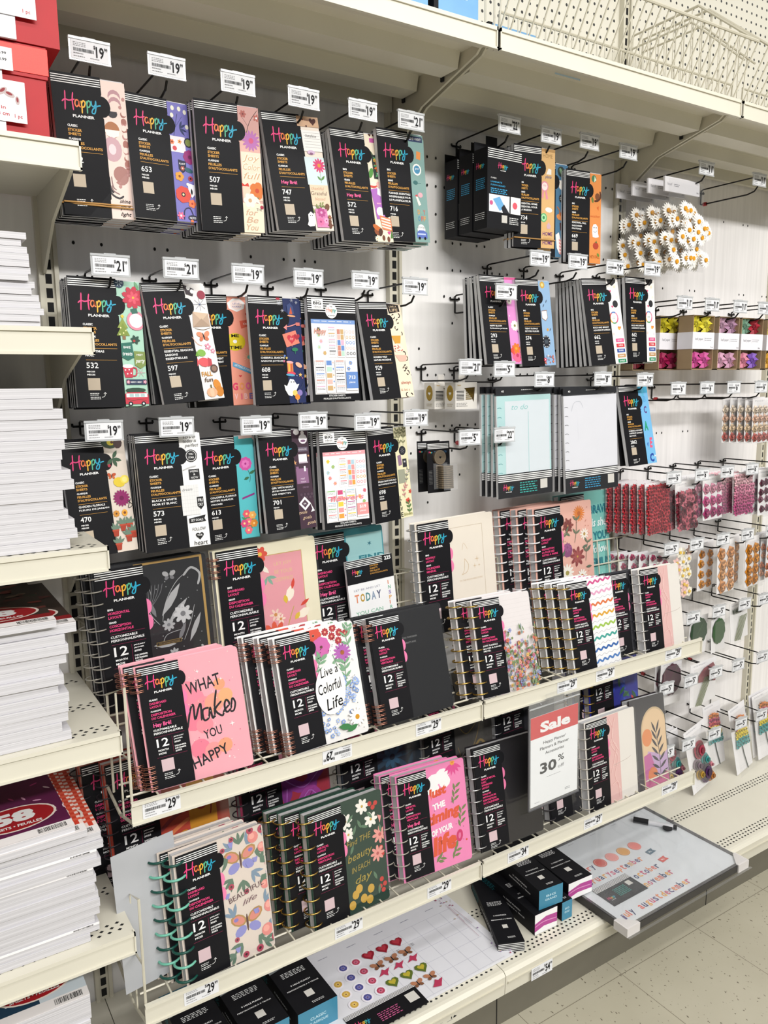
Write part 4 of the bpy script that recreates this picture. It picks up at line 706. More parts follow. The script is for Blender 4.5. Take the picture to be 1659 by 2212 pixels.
def pack(key, ps, h, bg, ex, art, label, nb):
    s = h/100; w = PW56*s
    loc, rot = pose(*ps, h)
    t = thing('sticker_pad', label, 'sticker pad', loc, rot, 'sticker pads in front on their hooks')
    a = MB(); a.art(s, -w/2, h)
    pts = [a.P(*p) for p in card_outline(s, h)]; a.prism([(p[0], p[2]) for p in pts][::-1], -.0007, .0, BLACKINK)
    a.art(s, -w/2, h, -.0008); pack_texts(a, ex); a.build('cover_card', t)
    b = MB(); wx = 6.5*s if key == 'metime' else 0; b.box(-w/2+33*s, .0002, .001, w/2+wx, .0009, h*.985, C(bg)); b.art(s, -w/2-(37*s*.34 if wx else 0), h, .00005, (29 if key in ('747', '608') else 34.2, 1.2, 56, 99.6), 1.34 if wx else 1.); 
    if key in ('747', '608', '597', '470', '573', '532'): b.y = -.0012
    art(b); b.build('sticker_strip', t)
    page_block(h, s).build('page_block', t)
    if key == 'shine' or key == '734':
        m = MB(); m.tube([(-w/2, -.003, h*.095), (w/2+.001, -.003, h*.085), (w/2+.001, .013, h*.085), (-w/2-.001, .013, h*.09)], .0016, C('b98d55', .5), 6, True); m.build('elastic_band', t)
    # pads queued behind on the same hook
    for k in range(nb):
        f = 1-(k+1)/(nb+1.5); pk = min(ps[4], 0)*f; yt = ps[1]-math.sin(ps[4])*h/2+.0145*(k+1)
        sx = {'653': .006, '507': -.004, '747': .004, '716': .008, '613': .012, 'blue': .01, 'metime': -.004, '608': .022, '293': .002}.get(key, .001)
        l2, r2 = pose(ps[0]+sx-R.uniform(0, .003), yt+math.sin(pk)*h/2, ps[2]-.001-R.uniform(0, .003), ps[3]*.3, pk, ps[5]*.5+R.uniform(-.006, .006), h)
        d = dup(t, l2, r2, '%s sticker pad back on the hook of the one %s' % (ORD[k], QB[key]), 'pads queued behind the one '+QB[key])
QB = {'shine': 'with blush moon phases', '653': 'with violet wild flowers', '507': 'with the dusty pink strip', '747': 'with the white ghost', '572': 'with turkey and cake', '716': 'with sage strip and blue car', '734': 'reading HOME twice',
 'blue': 'with the steel blue strip', '669': 'with the orange strip', '532': 'with the red Christmas bus', '597': 'with butterfly and pumpkins', 'metime': 'reading ME TIME', '608': 'with navy strip and heart lock', '929': 'with leopard print',
 '293': 'with orchid pink blooms', '574': 'with pale blue tiny flowers', '662': 'with hearts, left of the pair', '662b': 'with hearts, right of the pair', '2862': 'with the blue alphabet', '470': 'with lemons and potted herbs',
 '573': 'with black and white lettering', '613': 'with turquoise strip and peony', '701': 'with the plum strip', '698': 'with cream botanicals'}
for s_ in SPECS: pack(*s_)

# the two pads with full sheets showing (white sheet cards)
def sheet_pack(ps, h, hd, cnt, ccol, art, label, nb):
    s = h/100; w = 56*s; loc, rot = pose(*ps, h); t = thing('sticker_pad', label, 'sticker pad', loc, rot, 'sheet sticker pads')
    a = MB(); a.box(-w/2, -.0007, 0, w/2, 0, h, BLACKINK); a.art(s, -w/2, h, -.0008)
    for i in range(7): a.rect(.3, 1.6+i*2.1, 55.7, 2.5+i*2.1, WHITE)
    a.rect(5, 3, 18, 12, WHITE); a.text('BIG', 11.5, 8.4, 3, BLACKINK, wd=9, al='c', bold=.03); a.text('ideas', 11.5, 11.2, 2, BLACKINK, wd=8, al='c', bold=0); a.text('THE BIG', 11.5, 5, 1, BLACKINK, wd=6, al='c')
    a.dot(27, 14, 6.8, WHITE, 18); logo(a, 21.5, 10, .38, False, [C('d98a7a')]*2+[C('c98a4a')]*1+[C('6aa8a0')]*2, 1.6); a.text('THE', 27, 10.4, 1.2, BLACKINK, al='c'); a.text('PLANNER', 27, 18.8, 1.2, BLACKINK, wd=8, al='c')
    a.text('STICKER SHEETS', 28, 95.4, 1.6, WHITE, wd=19, al='c'); a.text("FEUILLES D'AUTOCOLLANTS", 28, 98, 1.6, WHITE, wd=32, al='c'); a.build('cover_card', t)
    b = MB(); b.box(-w/2+3*s, -.0012, h*.07, w/2-2*s, -.0009, h*.78, C('eceaec')); b.art(s, -w/2, h, -.0013, (2, 20, 54.5, 94)); b.rect(3, 22, 54, 26, C(ccol)); b.micro(6, 23.5, 44, WHITE, 1); art(b)
    b.build('sticker_sheet', t); page_block(h, s, 56, .014).build('page_block', t)
    for k in range(nb):
        pk = ps[4]*(1-(k+1)/(nb+1)); l2, r2 = pose(ps[0]-.006-.002*k, ps[1]-math.sin(ps[4])*h/2+.018*(k+1)+math.sin(pk)*h/2, ps[2]-.002, 0, pk, 0, h); dup(t, l2, r2, '%s pad back on the hook of %s' % (ORD[k], hd), 'pads queued behind '+hd)
def sheets(m, pal, big, cnt):
    r = random.Random(len(big))
    for i, (u0, v0, u1, v1) in enumerate(((4, 28, 20, 58), (21, 28, 30, 58), (31, 30, 40, 58), (41, 30, 53, 58), (4, 60, 15, 92), (16, 60, 26, 92), (27, 60, 38, 92), (39, 60, 53, 90))):
        m.rect(u0, v0, u1, v1, C('f6f4f4'))
        nr = 5
        for k in range(nr):
            vv = v0+1+(v1-v0-2)*k/nr; c = C(r.choice(pal)); q = (i+k) % 4
            if i in (3,): 
                for j in range(3): m.dot(u0+2.2+j*3.9, vv+2.4, 1.6, c, 10); m.dot(u0+2.2+j*3.9, vv+2.4, 1, WHITE, 8)
            elif i in (1, 4, 6): m.rect(u0+.8, vv, u1-.8, vv+1, c); m.micro(u0+.8, vv+2, u1-u0-1.6, C('8a8a90'), 2, 1.3, .4, 3)
            elif i == 5: m.rect(u0+.8, vv, u1-3, vv+4.6, c); m.dot(u1-1.4, vv+2, .9, C(r.choice(pal)))
            elif i == 2: m.rect(u0+.6, vv, (u0+u1)/2-.2, vv+4.8, c); m.rect((u0+u1)/2+.2, vv, u1-.6, vv+4.8, C(r.choice(pal)))
            else: m.flower(u0+3+R.random()*(u1-u0-6), vv+2.4, 2.2, 6, c, C('d9b04a'))
    m.text(big, 12 if len(big) < 6 else 28, 36 if len(big) < 6 else 72, 5.6, C(pal[0]), wd=14 if len(big) < 6 else 40, al='c', shear=.2, bold=.02)
    m.rect(39, 72 if len(big) < 6 else 76, 53, 88, C(pal[1])); m.text(cnt, 46, 79 if len(big) < 6 else 81.5, 3.4, WHITE, wd=8, al='c', bold=.03); m.text('pieces', 46, 83 if len(big) < 6 else 85, 1.8, WHITE, wd=7, al='c')
sheet_pack((.602, -.216, 1.818, .085, -.062, -.009), .25, 'the white sheet pad with the blue square', '713', '7a9ad0', lambda m: sheets(m, ['c98a7a', '6a8ecb', 'b8d8c8', 'e8b8b0', '4a4a50', 'd9b0c8', 'c9a878'], 'Happy', '713'), 'white sheet sticker pad with striped header and blue square reading 713', 3)
sheet_pack((.629, -.21, 1.499, .045, -.09, .0), .247, 'the white sheet pad with pink flowers lettering', '519', 'e0a0a8', lambda m: sheets(m, ['e58a96', 'ee9a9a', '8ab87a', 'e8a04a', 'c9507c', 'e8c84a', 'a8c8d8', 'b06a9a'], 'flowers', '519'), 'white sheet sticker pad with pink flowers lettering and 519 count', 3)
# ------------------------------------------------------------------ wire display racks with planners
def rack(name, dz, label):
    t = thing(name, label, 'display rack', (W, 0, .86+dz)); Z = 0
    for k in (0, 1):
        x0 = -W+k*W+.004; x1 = x0+W-.008
        a = MB(); 
        a.box(x0, -.412, .004, x1, -.409, .049, STEEL); a.box(x0, -.418, .044, x1, -.409, .051, STEEL); a.box(x0, -.416, .001, x1, -.409, .006, STEEL)
        a.box(x1-.003, -.418, .0, x1, -.405, .052, STEEL)
        lip = a.build('rail', t)
        b = MB(); r = .0024
        ys = [(-.408, .042), (-.30, .042), (-.272, .158), (-.13, .158), (-.105, .34)]
        for i in range(19):
            x = x0+.012+i*(x1-x0-.024)/18
            if i in (0, 18): continue
            b.tube([(x, y, z) for y, z in ys], r, CWIRE, 5)
        for y, z in ((-.36, .039), (-.30, .039), (-.285, .10), (-.272, .161), (-.2, .155), (-.13, .155), (-.118, .26), (-.105, .34)): b.tube([(x0+.004, y, z), (x1-.004, y, z)], r*1.1, CWIRE, 5)
        b.build('wire_tray', t)
        for x in ((x0+.004, x1-.004) if k == 0 else (x0+.004,)):
            c = MB(); c.tube([(x, -.412, .004), (x, -.30, -.03), (x, -.02, .01), (x, -.012, .33), (x, -.105, .34)], .0035, CWIRE, 6)
            
            if x < -.9: c.tube([(x, -.405, .03), (x, -.405, .29), (x, -.25, .225), (x, -.25, .0)], .003, CWIRE, 6); c.tube([(x, -.33, -.018), (x, -.33, .255)], .0024, CWIRE, 5); c.tube([(x, -.405, .14), (x, -.25, .11), (x, -.12, .12)], .0024, CWIRE, 5)
            c.tube([(x, -.25, .17), (x, -.02, .17)], .0024, CWIRE, 5); c.build('side_frame', t)
    return t
rk1 = rack('planner_rack', 0, 'upper cream wire planner rack, two bays wide, with price rail'); rk2 = rack('planner_rack', -.457, 'lower cream wire planner rack above the base deck calendars')
def rail_label(par, x, z, pr, c='99', y=-.4128, ang=0, W_=.078):
    o = paper_label(pr, c, W_, W_*.47); o.parent = par; o.location = (x-par.location.x, y, z-par.location.z); o.rotation_euler = (0, ang, 0)
for x, pr, an in ((.065, '29', 0), (.477, '29', PI), (.739, '29', 0), (1.222, '29', 0), (1.378, '29', 0), (1.687, '29', 0)): rail_label(rk1, x, .887, pr, ang=an)
for x, pr in ((.126, '29'), (.498, '29'), (.772, '29'), (1.047, '34'), (1.347, '29'), (1.701, '29')): rail_label(rk2, x, .430, pr)
rail_label(bases[1], .721, .146, '12', y=-.5125); o = rail_label(bases[2], 1.041, .142, '54', y=-.521)

DISCM = {'gold': M('gold_disc_metal', hexc('c9a75e'), .25, 1.), 'rose': M('rose_gold_wire', hexc('c98f7c'), .25, 1.), 'clear': plastic('smoky_disc_plastic', (.45, .42, .36), .7, .2), 'white': M('white_disc_plastic', (.8, .8, .82), .3),
 'silver': M('silver_disc_metal', (.7, .7, .72), .22, 1.), 'teal': M('mint_disc_plastic', hexc('6fb8a2'), .3), 'deep': M('deep_green_disc_plastic', hexc('0f4a40'), .3), 'black': M('black_disc_plastic', (.03, .025, .03), .3)}
def rr(w, h, r, n=4, x0=0):
    pts = []
    for cx, cz, a0 in ((w-r, h-r, 0), ):
        for i in range(n+1): a = a0+PI/2*i/n; pts.append((x0+cx+r*math.cos(a), cz+r*math.sin(a)))
    pts += [(x0, h), (x0, 0)]
    for i in range(n+1): a = -PI/2+PI/2*i/n; pts.append((x0+w-r+r*math.cos(a), r+r*math.sin(a)))
    return pts
def wrap_texts(m, ex):
    w = 36; stripes(m, 3.6, w, 2.6, 1.5, .6, 4); logo(m, 9, 8.2, .8, wk=1.05)
    big = ex.get('big'); v = 29.4
    m.text('BIG' if big else 'CLASSIC', 9.5, v, 1.4, WHITE, wd=3.6 if big else 6.6, bold=.03); v += 2.9
    for t in ex['e']: m.text(t, 9.5, v, 1.9, PINK, wd=min(1.45*len(t), 22), bold=.03); v += 2.8
    v += .4; m.text('GRAND' if big else 'CLASSIQUE', 9.5, v, 1.4, WHITE, wd=5 if big else 8, bold=.03); v += 2.9
    for t in ex['f']: m.text(t, 9.5, v, 1.9, PINK, wd=min(1.45*len(t), 22), bold=.03); v += 2.8
    m.rect(9.5, v-1.2, 33, v-1, C('8a2a50')); v += 1.4
    if ex.get('hey'): m.text('Hey Bré!', 10, v+2.2, 3.4, C('ee5f96'), wd=14, bold=.03); v += 5
    for t in ex.get('t', ['CUSTOMIZABLE', 'PERSONNALISABLE']): m.text(t, 9.5, v+.4, 1.7, WHITE, wd=1.5*len(t), bold=.02); v += 2.6
    m.rect(9.5, v-.4, 33, v-.2, C('8a2a50')); v += 8
    m.text('12', 10.5, v, 6.6, WHITE, wd=9.4, bold=.012); m.text('MONTH', 11, v+3.4, 1.5, WHITE, wd=8, bold=.03); m.text('MOIS', 11, v+6, 1.5, WHITE, wd=6, bold=.03)
    m.rect(22.6, v-6.6, 22.8, v+6, C('8a2a50')); m.text('JANUARY', 24, v-5, 1.1, WHITE, wd=8, bold=.03); m.text('JANVIER', 24, v-3, 1.1, WHITE, wd=7, bold=.03); m.text('2025', 24, v-.8, 1.3, WHITE, wd=5, bold=.03)
    m.text('DECEMBER', 24, v+2.4, 1.1, WHITE, wd=9, bold=.03); m.text('DÉCEMBRE', 24, v+4.4, 1.4, WHITE, wd=8.6, bold=.03); m.text('2025', 24, v+6.4, 1.3, WHITE, wd=5, bold=.03); m.rect(9.5, v+8, 33, v+8.2, C('8a2a50'))
    q = max(v+10, 76.5); blank(m, 12, q, 9.6, C('cbb3b8')); m.micro(13, q+11.2, 6.5, WHITE, 2, 1.2, .4, 3); m.micro(13, q+14, 8, WHITE, 2, 1.2, .4, 3); arrow(m, 24, q+12, .9)
PCOUNT = [0]
def planner(name, P_, h, wu, ground, ex, art, label, disc='gold', nd=9, backs=(), tabs=True, wrap=True, edge=None, cov=None):
    s = h/100; w = wu*s; loc, rot = pose(*P_, h); t = thing('planner', label, 'planner', loc, rot, 'planners at the front of the racks')
    x0 = -w/2
    a = MB(); a.prism([(x, z) for x, z in rr(w-.004, h, .008, x0=x0+.004)][::-1], 0, .0012, C(ground)); a.art(s, x0, h, -.0001, (8 if not wrap else 30, .6, wu-1, 99.4))
    if edge: a.rect(8, .6, wu-.6, 99.4, C(edge)); a.rect(8, 2.6, wu-2.6, 97.4, C(ground))
    art(a); a.build('front_cover', t)
    b = MB(); b.box(x0+.006, .0022, .004, x0+w-.006, .0245, h-.004, PAGES); b.build('page_block', t)
    c = MB(); c.prism([(x, z) for x, z in rr(w-.004, h, .008, x0=x0+.004)][::-1], .0255, .0267, C(cov or ground)); c.build('back_cover', t)
    e = MB(); e.prism([(x, z) for x, z in rr(w-.002, h+.0035, .009, x0=x0+.006)][::-1], -.0028, -.0022, COVERCLR if wrap else CLEAR); e.build('clear_cover', t)
    if wrap:
        d = MB(); d.art(s, x0, h); pts = [(3, 1), (36, 1), (36, 9)]
        for i in range(9): an = -PI/2+PI*i/8; pts.append((35.6+4.6*math.cos(an), 15.6+6*math.sin(an)))
        pts += [(36.3, 22), (36, 99), (3, 99)]; q = [d.P(*p) for p in pts]; d.prism([(p[0], p[2]) for p in q][::-1], -.0038, -.0031, BLACKINK)
        d.art(s, x0, h, -.00385); wrap_texts(d, ex); d.build('paper_wrap', t)
        if tabs:
            g = MB(); g.art(s, x0, h, -.0019)
            for vv in (31, 42): g.oval(36, vv, 3.6, 5.6, 0, HPINK, 14)
            g.build('divider_tab', t)
    # binding: rings through the left edge, each its own part, sharing one mesh
    def ringpart(z, mat, r=.0155, th=.0013, proto={}):
        k = (mat.name, round(r, 4), th)
        if k not in PR:
            m = MB(); m.ring((0, 0, 0), r, th, mat, 'z', 16, 5); PR[k] = m.build('binding_disc', t, True); o = PR[k]
        else: o = PR[k].copy(); COL.objects.link(o); o.parent = t
        o.location = (x0+.009, .0115, z); return o
    if disc == 'rose':
        for i in range(9):
            v = (6+i*4.4) if i < 4 else (80+(i-4)*4); ringpart(h*(1-v/100), DISCM['rose'], .0175, .0010); ringpart(h*(1-v/100)-.0035, DISCM['rose'], .0175, .0010)
    else:
        for i in range(nd):
            v = 6+i*(88/(nd-1)); mt = DISCM[disc] if disc != 'teal' else DISCM[('deep', 'teal')[i % 2]]
            ringpart(h*(1-v/100), mt, .0205 if disc != 'teal' else .023, {'teal': .0030, 'gold': .0021, 'white': .0022, 'silver': .0016, 'clear': .0016, 'black': .0018}[disc])
    for k, (dx, dy) in enumerate(backs):
        l2, r2 = pose(P_[0]+dx, P_[1]+.030*(k+1), P_[2]-.002*(k+1), P_[3]*.5, P_[4], P_[5], h)
        dup(t, l2, r2, '%s planner back in the file fronted by %s' % (ORD[k], name), 'planners standing behind the one with '+name)
    return t
PR = {}
DASH = dict(e=['DASHBOARD', 'LAYOUT'], f=['DISPOSITION', 'DU CALENDRIER']); HOR = dict(e=['HORIZONTAL', 'LAYOUT'], f=['CONCEPTION', 'HORIZONTALE']); VERT = dict(e=['VERTICAL', 'LAYOUT'], f=['DISPOSITION', 'VERTICALE']); MON = dict(e=['MONTHLY', 'LAYOUT'], f=['CALENDRIER', 'MENSUEL'])
def X(d, **k): q = dict(d); q.update(k); return q

def V_black(m):      # silver foil flora on black with gold frame
    g, g2 = C('a9a9ab', .3), C('77777b', .3); m.rect(10, .6, 78.5, 2.2, C('b08d4f', .3)); m.rect(77, .6, 78.8, 99, C('b08d4f', .3))
    for p in ([(44, 46), (38, 36), (40, 24), (38, 16)], [(46, 44), (50, 30), (58, 18), (66, 12)], [(60, 60), (66, 48), (70, 36)], [(44, 62), (48, 54), (60, 52)], [(46, 92), (52, 80), (64, 76)]): m.stroke(p, .4, g)
    for u, v, l, wd, a in ((46, 40, 26, 3.4, -.95), (50, 46, 22, 2.6, -.8), (56, 60, 14, 2, -1.1), (60, 50, 13, 1.6, -1.3), (64, 62, 22, 2.4, -1.1), (38, 60, 16, 2.4, .1), (44, 84, 22, 2.2, -.3), (40, 92, 18, 2, -1.0), (42, 40, 12, 2, -1.9), (58, 92, 18, 3, -.9), (52, 90, 12, 1.6, -1.7)): m.leaf(u, v, l, wd, a, g if wd > 2.2 else g2)
    m.flower(61, 41, 7, 8, C('c4c4c6', .3), g2, fat=.24); m.flower(50, 47, 4.6, 8, g, g2, fat=.24); m.flower(42, 78, 8, 10, C('c4c4c6', .3), g2, fat=.18); m.flower(52, 68, 4, 8, g, g2, fat=.22)
    for i in range(7): m.stroke([(38, 34), (34+i*2, 24), (33+i*2.6, 17)], .35, g2)
    m.butterfly(54, 12, 5, g, g2); m.stroke([(64, 14), (70, 9), (76, 14), (74, 22)], 1.6, g); 
    for i in range(24): m.dot(38+R.random()*38, 8+R.random()*86, .35, g)
    m.poly([(62, 76), (70, 73), (71, 82), (64, 85)], g2); m.oval(66, 76, 5, 1.6, -.4, g); m.stroke([(72, 66), (74, 70), (72, 73), (76, 77)], 1.6, g)
    m.rect(40, 58, 58, 60.6, C('8a7038', .3)); m.rect(40.4, 58.4, 57.6, 60.2, BLACKINK); m.text('TWO THOUSAND TWENTY-FIVE', 49, 59.9, 1, C('b08d4f', .3), wd=15, al='c', bold=0)
def V_joy(m):
    m.rect(36, 10, 72, 99, C('e09aa2')); m.rect(36, 9.4, 72, 10, C('c9a86a', .3)); m.rect(72, 9.4, 72.5, 99, C('c9a86a', .3))
    for i, t in enumerate(('LET JOY', 'BE YOUR', 'COMPASS')): m.text(t, 56, 19+i*6, 3, C('d9b98a', .35), wd=15, al='c', bold=.0)
    m.flower(38, 8, 6, 6, C('d8503c'), C('e8c050'), fat=.34); m.leaf(37, 16, 10, 2.4, .8, C('e8e0d2'))
    for a in (.2, 1, 2): m.leaf(42, 26, 8, 1.6, a, C('7fa894'))
    for u, v, a in ((60, 42, -1.3), (66, 56, -.5)): m.leaf(u-2, v+6, 13, 4.4, a, C('f1e8d6')); m.leaf(u+1.5, v-3, 9, 1.8, a, C('d0402e')); m.leaf(u-4, v+7, 7, 2.4, a-.4, C('d9b83a'))
    m.stroke([(55, 78), (56, 66), (62, 52)], .6, C('b8a83a')); m.flower(46, 56, 5, 6, C('e8c9b8'), C('c98a4a'), fat=.2); m.flower(50, 60, 4, 6, C('efd9c8'), C('c98a4a'), fat=.2); m.flower(44, 74, 13, 12, C('d8583c'), C('e8a08a'), fat=.18); m.leaf(58, 80, 9, 2, -.6, C('d9b83a')); m.leaf(58, 80, 9, 2, -2.4, C('8a9a5a'))
def V_teal(m):
    m.rect(38, 5, 76, 99, C('9cc9ca')); m.star(60, 14, 2.4, C('1f6a7c'), 6, .3)
    for i, t in enumerate(('FIND', 'EXPLORE')): m.text(t, 62, 28+i*7, 5, C('2a7a86'), wd=26, al='c', bold=.04)
def V_cream(m):
    m.rect(38, 9, 74, 9.3, C('b9a58c')); m.rect(73.7, 9, 74, 90, C('b9a58c')); g = C('d0b795', .35)
    m.stroke([(48, 52), (54, 50), (56, 44), (52, 38)], .5, g); m.stroke([(48, 52), (51, 48), (52, 38)], .4, g); m.star(66, 40, 3, g, 4, .2); m.star(63, 46, 2.4, g, 4, .2); m.star(68, 46, 1.8, g, 4, .2); m.text('TO THE MOON AND STARS', 58, 58, 1.5, g, wd=26, al='c', bold=0); m.stroke([(50, 30), (52, 24), (56, 30)], .3, g)
def V_floral(m):
    m.flower(62, 12, 8, 18, C('d97f34'), C('b8622a'), fat=.1, cr=.3); m.flower(46, 22, 8, 7, C('8c4a42'), C('c98a5a'), fat=.2, cr=.12); m.flower(46, 22, 6, 7, C('7a3a36'), C('c98a5a'), .4, fat=.2, cr=.12)
    m.oval(44, 46, 6.6, 7, 0, C('8a4a78')); m.flower(44, 43, 5, 8, C('9c5a8a'), C('8a4a78'), fat=.2); m.flower(68, 33, 6, 10, C('efe8dc'), C('b89a5a'), fat=.16); m.flower(57, 54, 10, 8, C('8c4040'), C('c9a24a'), .2, fat=.2, cr=.12); m.flower(57, 54, 7, 8, C('a35450'), C('c9a24a'), fat=.2, cr=.14)
    m.flower(42, 68, 9, 12, C('f1ece2'), C('a8a05a'), fat=.16); m.flower(62, 74, 7, 11, C('f4efe6'), C('c98a3a'), fat=.16); m.flower(54, 88, 9, 8, C('8c4040'), C('c98a5a'), fat=.2, cr=.1); m.flower(72, 90, 5, 9, C('f1ece2'), C('c98a3a'), fat=.16)
    for p in ([(54, 40), (57, 28), (58, 14)], [(38, 40), (40, 30), (44, 28)], [(68, 60), (70, 48), (72, 40)]): m.sprig(p, .5, C('5a6a52'), C('6d7a60'), 7, 2, .2)
    for u, v, a in ((64, 46, -.2), (70, 50, -.7), (36, 52, -1), (68, 66, 0), (40, 84, -.6), (66, 84, .4)): m.leaf(u, v, 8, 1.8, a, C('5f6f5c'))
    for i in range(22): m.dot(38+R.random()*36, 6+R.random()*90, .5, C('c98a7a'))
def V_brave(m):
    k = C('1f6f80')
    for i, (t, w_) in enumerate((('BRAVE', 26), ('is she', 22), ('YOU', 20), ('follow', 24), ('EMUS', 28))):
        m.text(t, 58, 24+i*14, 9, C('3fa6a2'), wd=w_, al='c', bold=.06, shear=.2*(i % 2)); m.text(t, 57.4, 23.4+i*14, 9, k if i % 2 == 0 else C('e4f0ee'), wd=w_, al='c', bold=.03, shear=.2*(i % 2))
    for i in range(14): m.star(42+R.random()*34, 5+R.random()*90, .9, C('d5eeea'), 4, .3)
def V_makes(m):
    o = C('ea8a9a')
    for u, v, r_, c in ((44, 36, 9, 'f28aa0'), (52, 44, 9, 'ee8f9c'), (60, 42, 8, 'f0a08a'), (70, 38, 6, 'f2ae7c'), (42, 52, 9, 'ee7f96'), (50, 58, 7, 'ee8f9c'), (44, 76, 8, 'ee7f96'), (54, 80, 7, 'f09a9a'), (64, 78, 6, 'f0a27c'), (66, 28, 5, 'f2a27a'), (40, 26, 6, 'ee8a9c')): m.dot(u, v, r_, C(c))
    for t, u, v, a in (('WHAT', 54, 30, -.12), ('YOU', 56, 69, -.12)): m.text(t, u, v, 10 if t == 'WHAT' else 7.5, BLACKINK, wd=28 if t == 'WHAT' else 15, al='c', bold=.012, ang=a)
    k = BLACKINK
    m.stroke([(36, 58), (40, 44), (43, 40), (43, 52), (47, 43), (49, 41), (48, 54)], 1.6, k); m.stroke([(55, 45), (50, 46), (50, 54), (54, 53), (56, 45), (57, 54), (59, 52)], 1.6, k); m.stroke([(63, 32), (60, 44), (59, 54)], 1.6, k); m.stroke([(66, 42), (60, 48), (65, 54), (67, 50)], 1.6, k); m.stroke([(67, 50), (72, 46), (70, 42), (68, 46), (69, 52), (73, 50)], 1.6, k); m.stroke([(73, 50), (75, 42), (77, 46), (75, 52), (72, 52)], 1.5, k)
    m.text('HAPPY', 52, 88, 9, k, wd=30, al='c', bold=.012, ang=-.22)
    for i in range(46): u, v = 38+R.random()*40, 3+R.random()*94; (m.dot(u, v, .35, C('f7e2d8')) if i % 3 else m.dot(u, v, .45, C('d8708c')))
    for u, v, r_ in ((50, 14, 1.8), (68, 24, 1.5), (72, 62, 2.4), (66, 88, 1.4), (70, 90, 1)): m.star(u, v, r_, WHITE, 4, .3)
def V_live(m):
    m.flower(40, 6, 8, 8, C('d8503c'), C('5a2a22'), fat=.4, cr=.14)
    for u, v in ((52, 5), (60, 3), (66, 8), (58, 10), (64, 15), (72, 10)): m.flower(u, v, 3.6, 9, C('b0353c'), C('e8a890'), fat=.3)
    m.flower(46, 17, 9, 8, C('cf68ae'), C('6a3a3a'), fat=.44, cr=.16); m.flower(66, 26, 9, 14, C('b463b4'), C('a8622e'), fat=.14, cr=.24)
    for p in ([(74, 24), (72, 12), (76, 3)], [(64, 60), (66, 46), (67, 34)], [(36, 40), (42, 30), (44, 26)], [(56, 26), (60, 40), (62, 52)]): m.sprig(p, .6, C('6f9a78'), C('7faa86'), 8, 4, .2)
    for i in range(46):
        v = 45+R.random()*50; u = 60+R.random()*17 if v < 72 else 36+R.random()*40
        m.flower(u, v, R.uniform(1.6, 2.6), 5, R.choice([C('8ea6d8'), C('a8bce4'), C('7f98cc')]), C('e8d890'), fat=.4)
    for i in range(70): m.dot(38+R.random()*38, 3+R.random()*92, .4, BLACKINK)
    m.oval(48, 54, 15, 22, .1, C('f0eeec'), 22); k = BLACKINK
    m.flower(70, 84, 9, 14, C('f3efe8'), C('c9902e'), fat=.14, cr=.26); m.leaf(50, 88, 14, 3.6, .2, C('3f7a4a')); m.leaf(58, 94, 12, 3, -.3, C('3f7a4a'))
    for t, u, v, h_, w_ in (('Live a', 49, 42, 7.5, 18), ('Colorful', 48, 56, 9, 24), ('Life', 50, 71, 10, 17)): m.text(t, u, v, h_, k, wd=w_, al='c', bold=.006, shear=.25, ang=-.12)
def V_plainblack(m): m.text('TWO THOUSAND', 37, 26, 1.6, C('8a8a8a'), wd=17, bold=0); m.text('TWENTY-FIVE', 37, 31, 1.6, C('8a8a8a'), wd=15, bold=0)
def V_soft(m):
    for i in range(8): m.rect(30, 6+i*4.6, 79, 6.2+i*4.6, C('d2cccb'))
    for i in range(330):
        u = 36+R.random()*42; v = 98-R.random()*64*(.8+.2*math.sin(u*.35)); c = R.choice(['c98a6a', '8a96c0', 'b86a86', '6f8a5e', 'd9b06a', 'a8a0c8', 'd99a8a', '7f9a9c', 'c9705c'])
        if i % 3: m.flower(u, v, R.uniform(1.2, 2.4), 5, C(c), C('8a6a4a'), fat=.4)
        else: m.leaf(u, v, R.uniform(3, 7), .9, -PI/2+R.uniform(-.5, .5), C(R.choice(['6f8a5e', '8a9a70', '7a8a8a'])))
def V_wave(m):
    for i, c in enumerate(('d0508c', 'dfa0c0', 'd9733c', 'd9a22e', '9cc04a', '3fa094', '2f62a8', '4a7ab8')):
        v = 5+i*12.6; m.stroke([(34+j*4.2, v+(1.3 if j % 2 else -1.3)-.9*j*.35) for j in range(12)], 2.3, C(c), 4, False); m.stroke([(34+j*4.2, v+6.6+(.9 if j % 2 else -.9)-.9*j*.35) for j in range(12)], .35, C('9a9aa0'), 3, False)
def V_marble(m):
    m.rect(30, .6, 56, 99.4, C('e2b8b4')); 
    for p in ([(40, 4), (46, 18), (42, 34), (52, 50), (46, 70), (54, 88)], [(38, 30), (50, 36), (46, 52), (40, 66)], [(50, 4), (44, 26), (54, 44)], [(40, 80), (50, 78), (52, 96)]): m.stroke(p, 1.6, C('d9a6a2')); m.stroke([(a+.8, b) for a, b in p], .6, C('efd2cc'))
    m.rect(56, .6, 79, 99.4, C('e6e1da')); m.stroke([(44, 58), (58, 57), (68, 56), (74, 54)], .4, C('b9a8a0')); m.stroke([(46, 60), (52, 59.4)], .4, C('b9a8a0'))
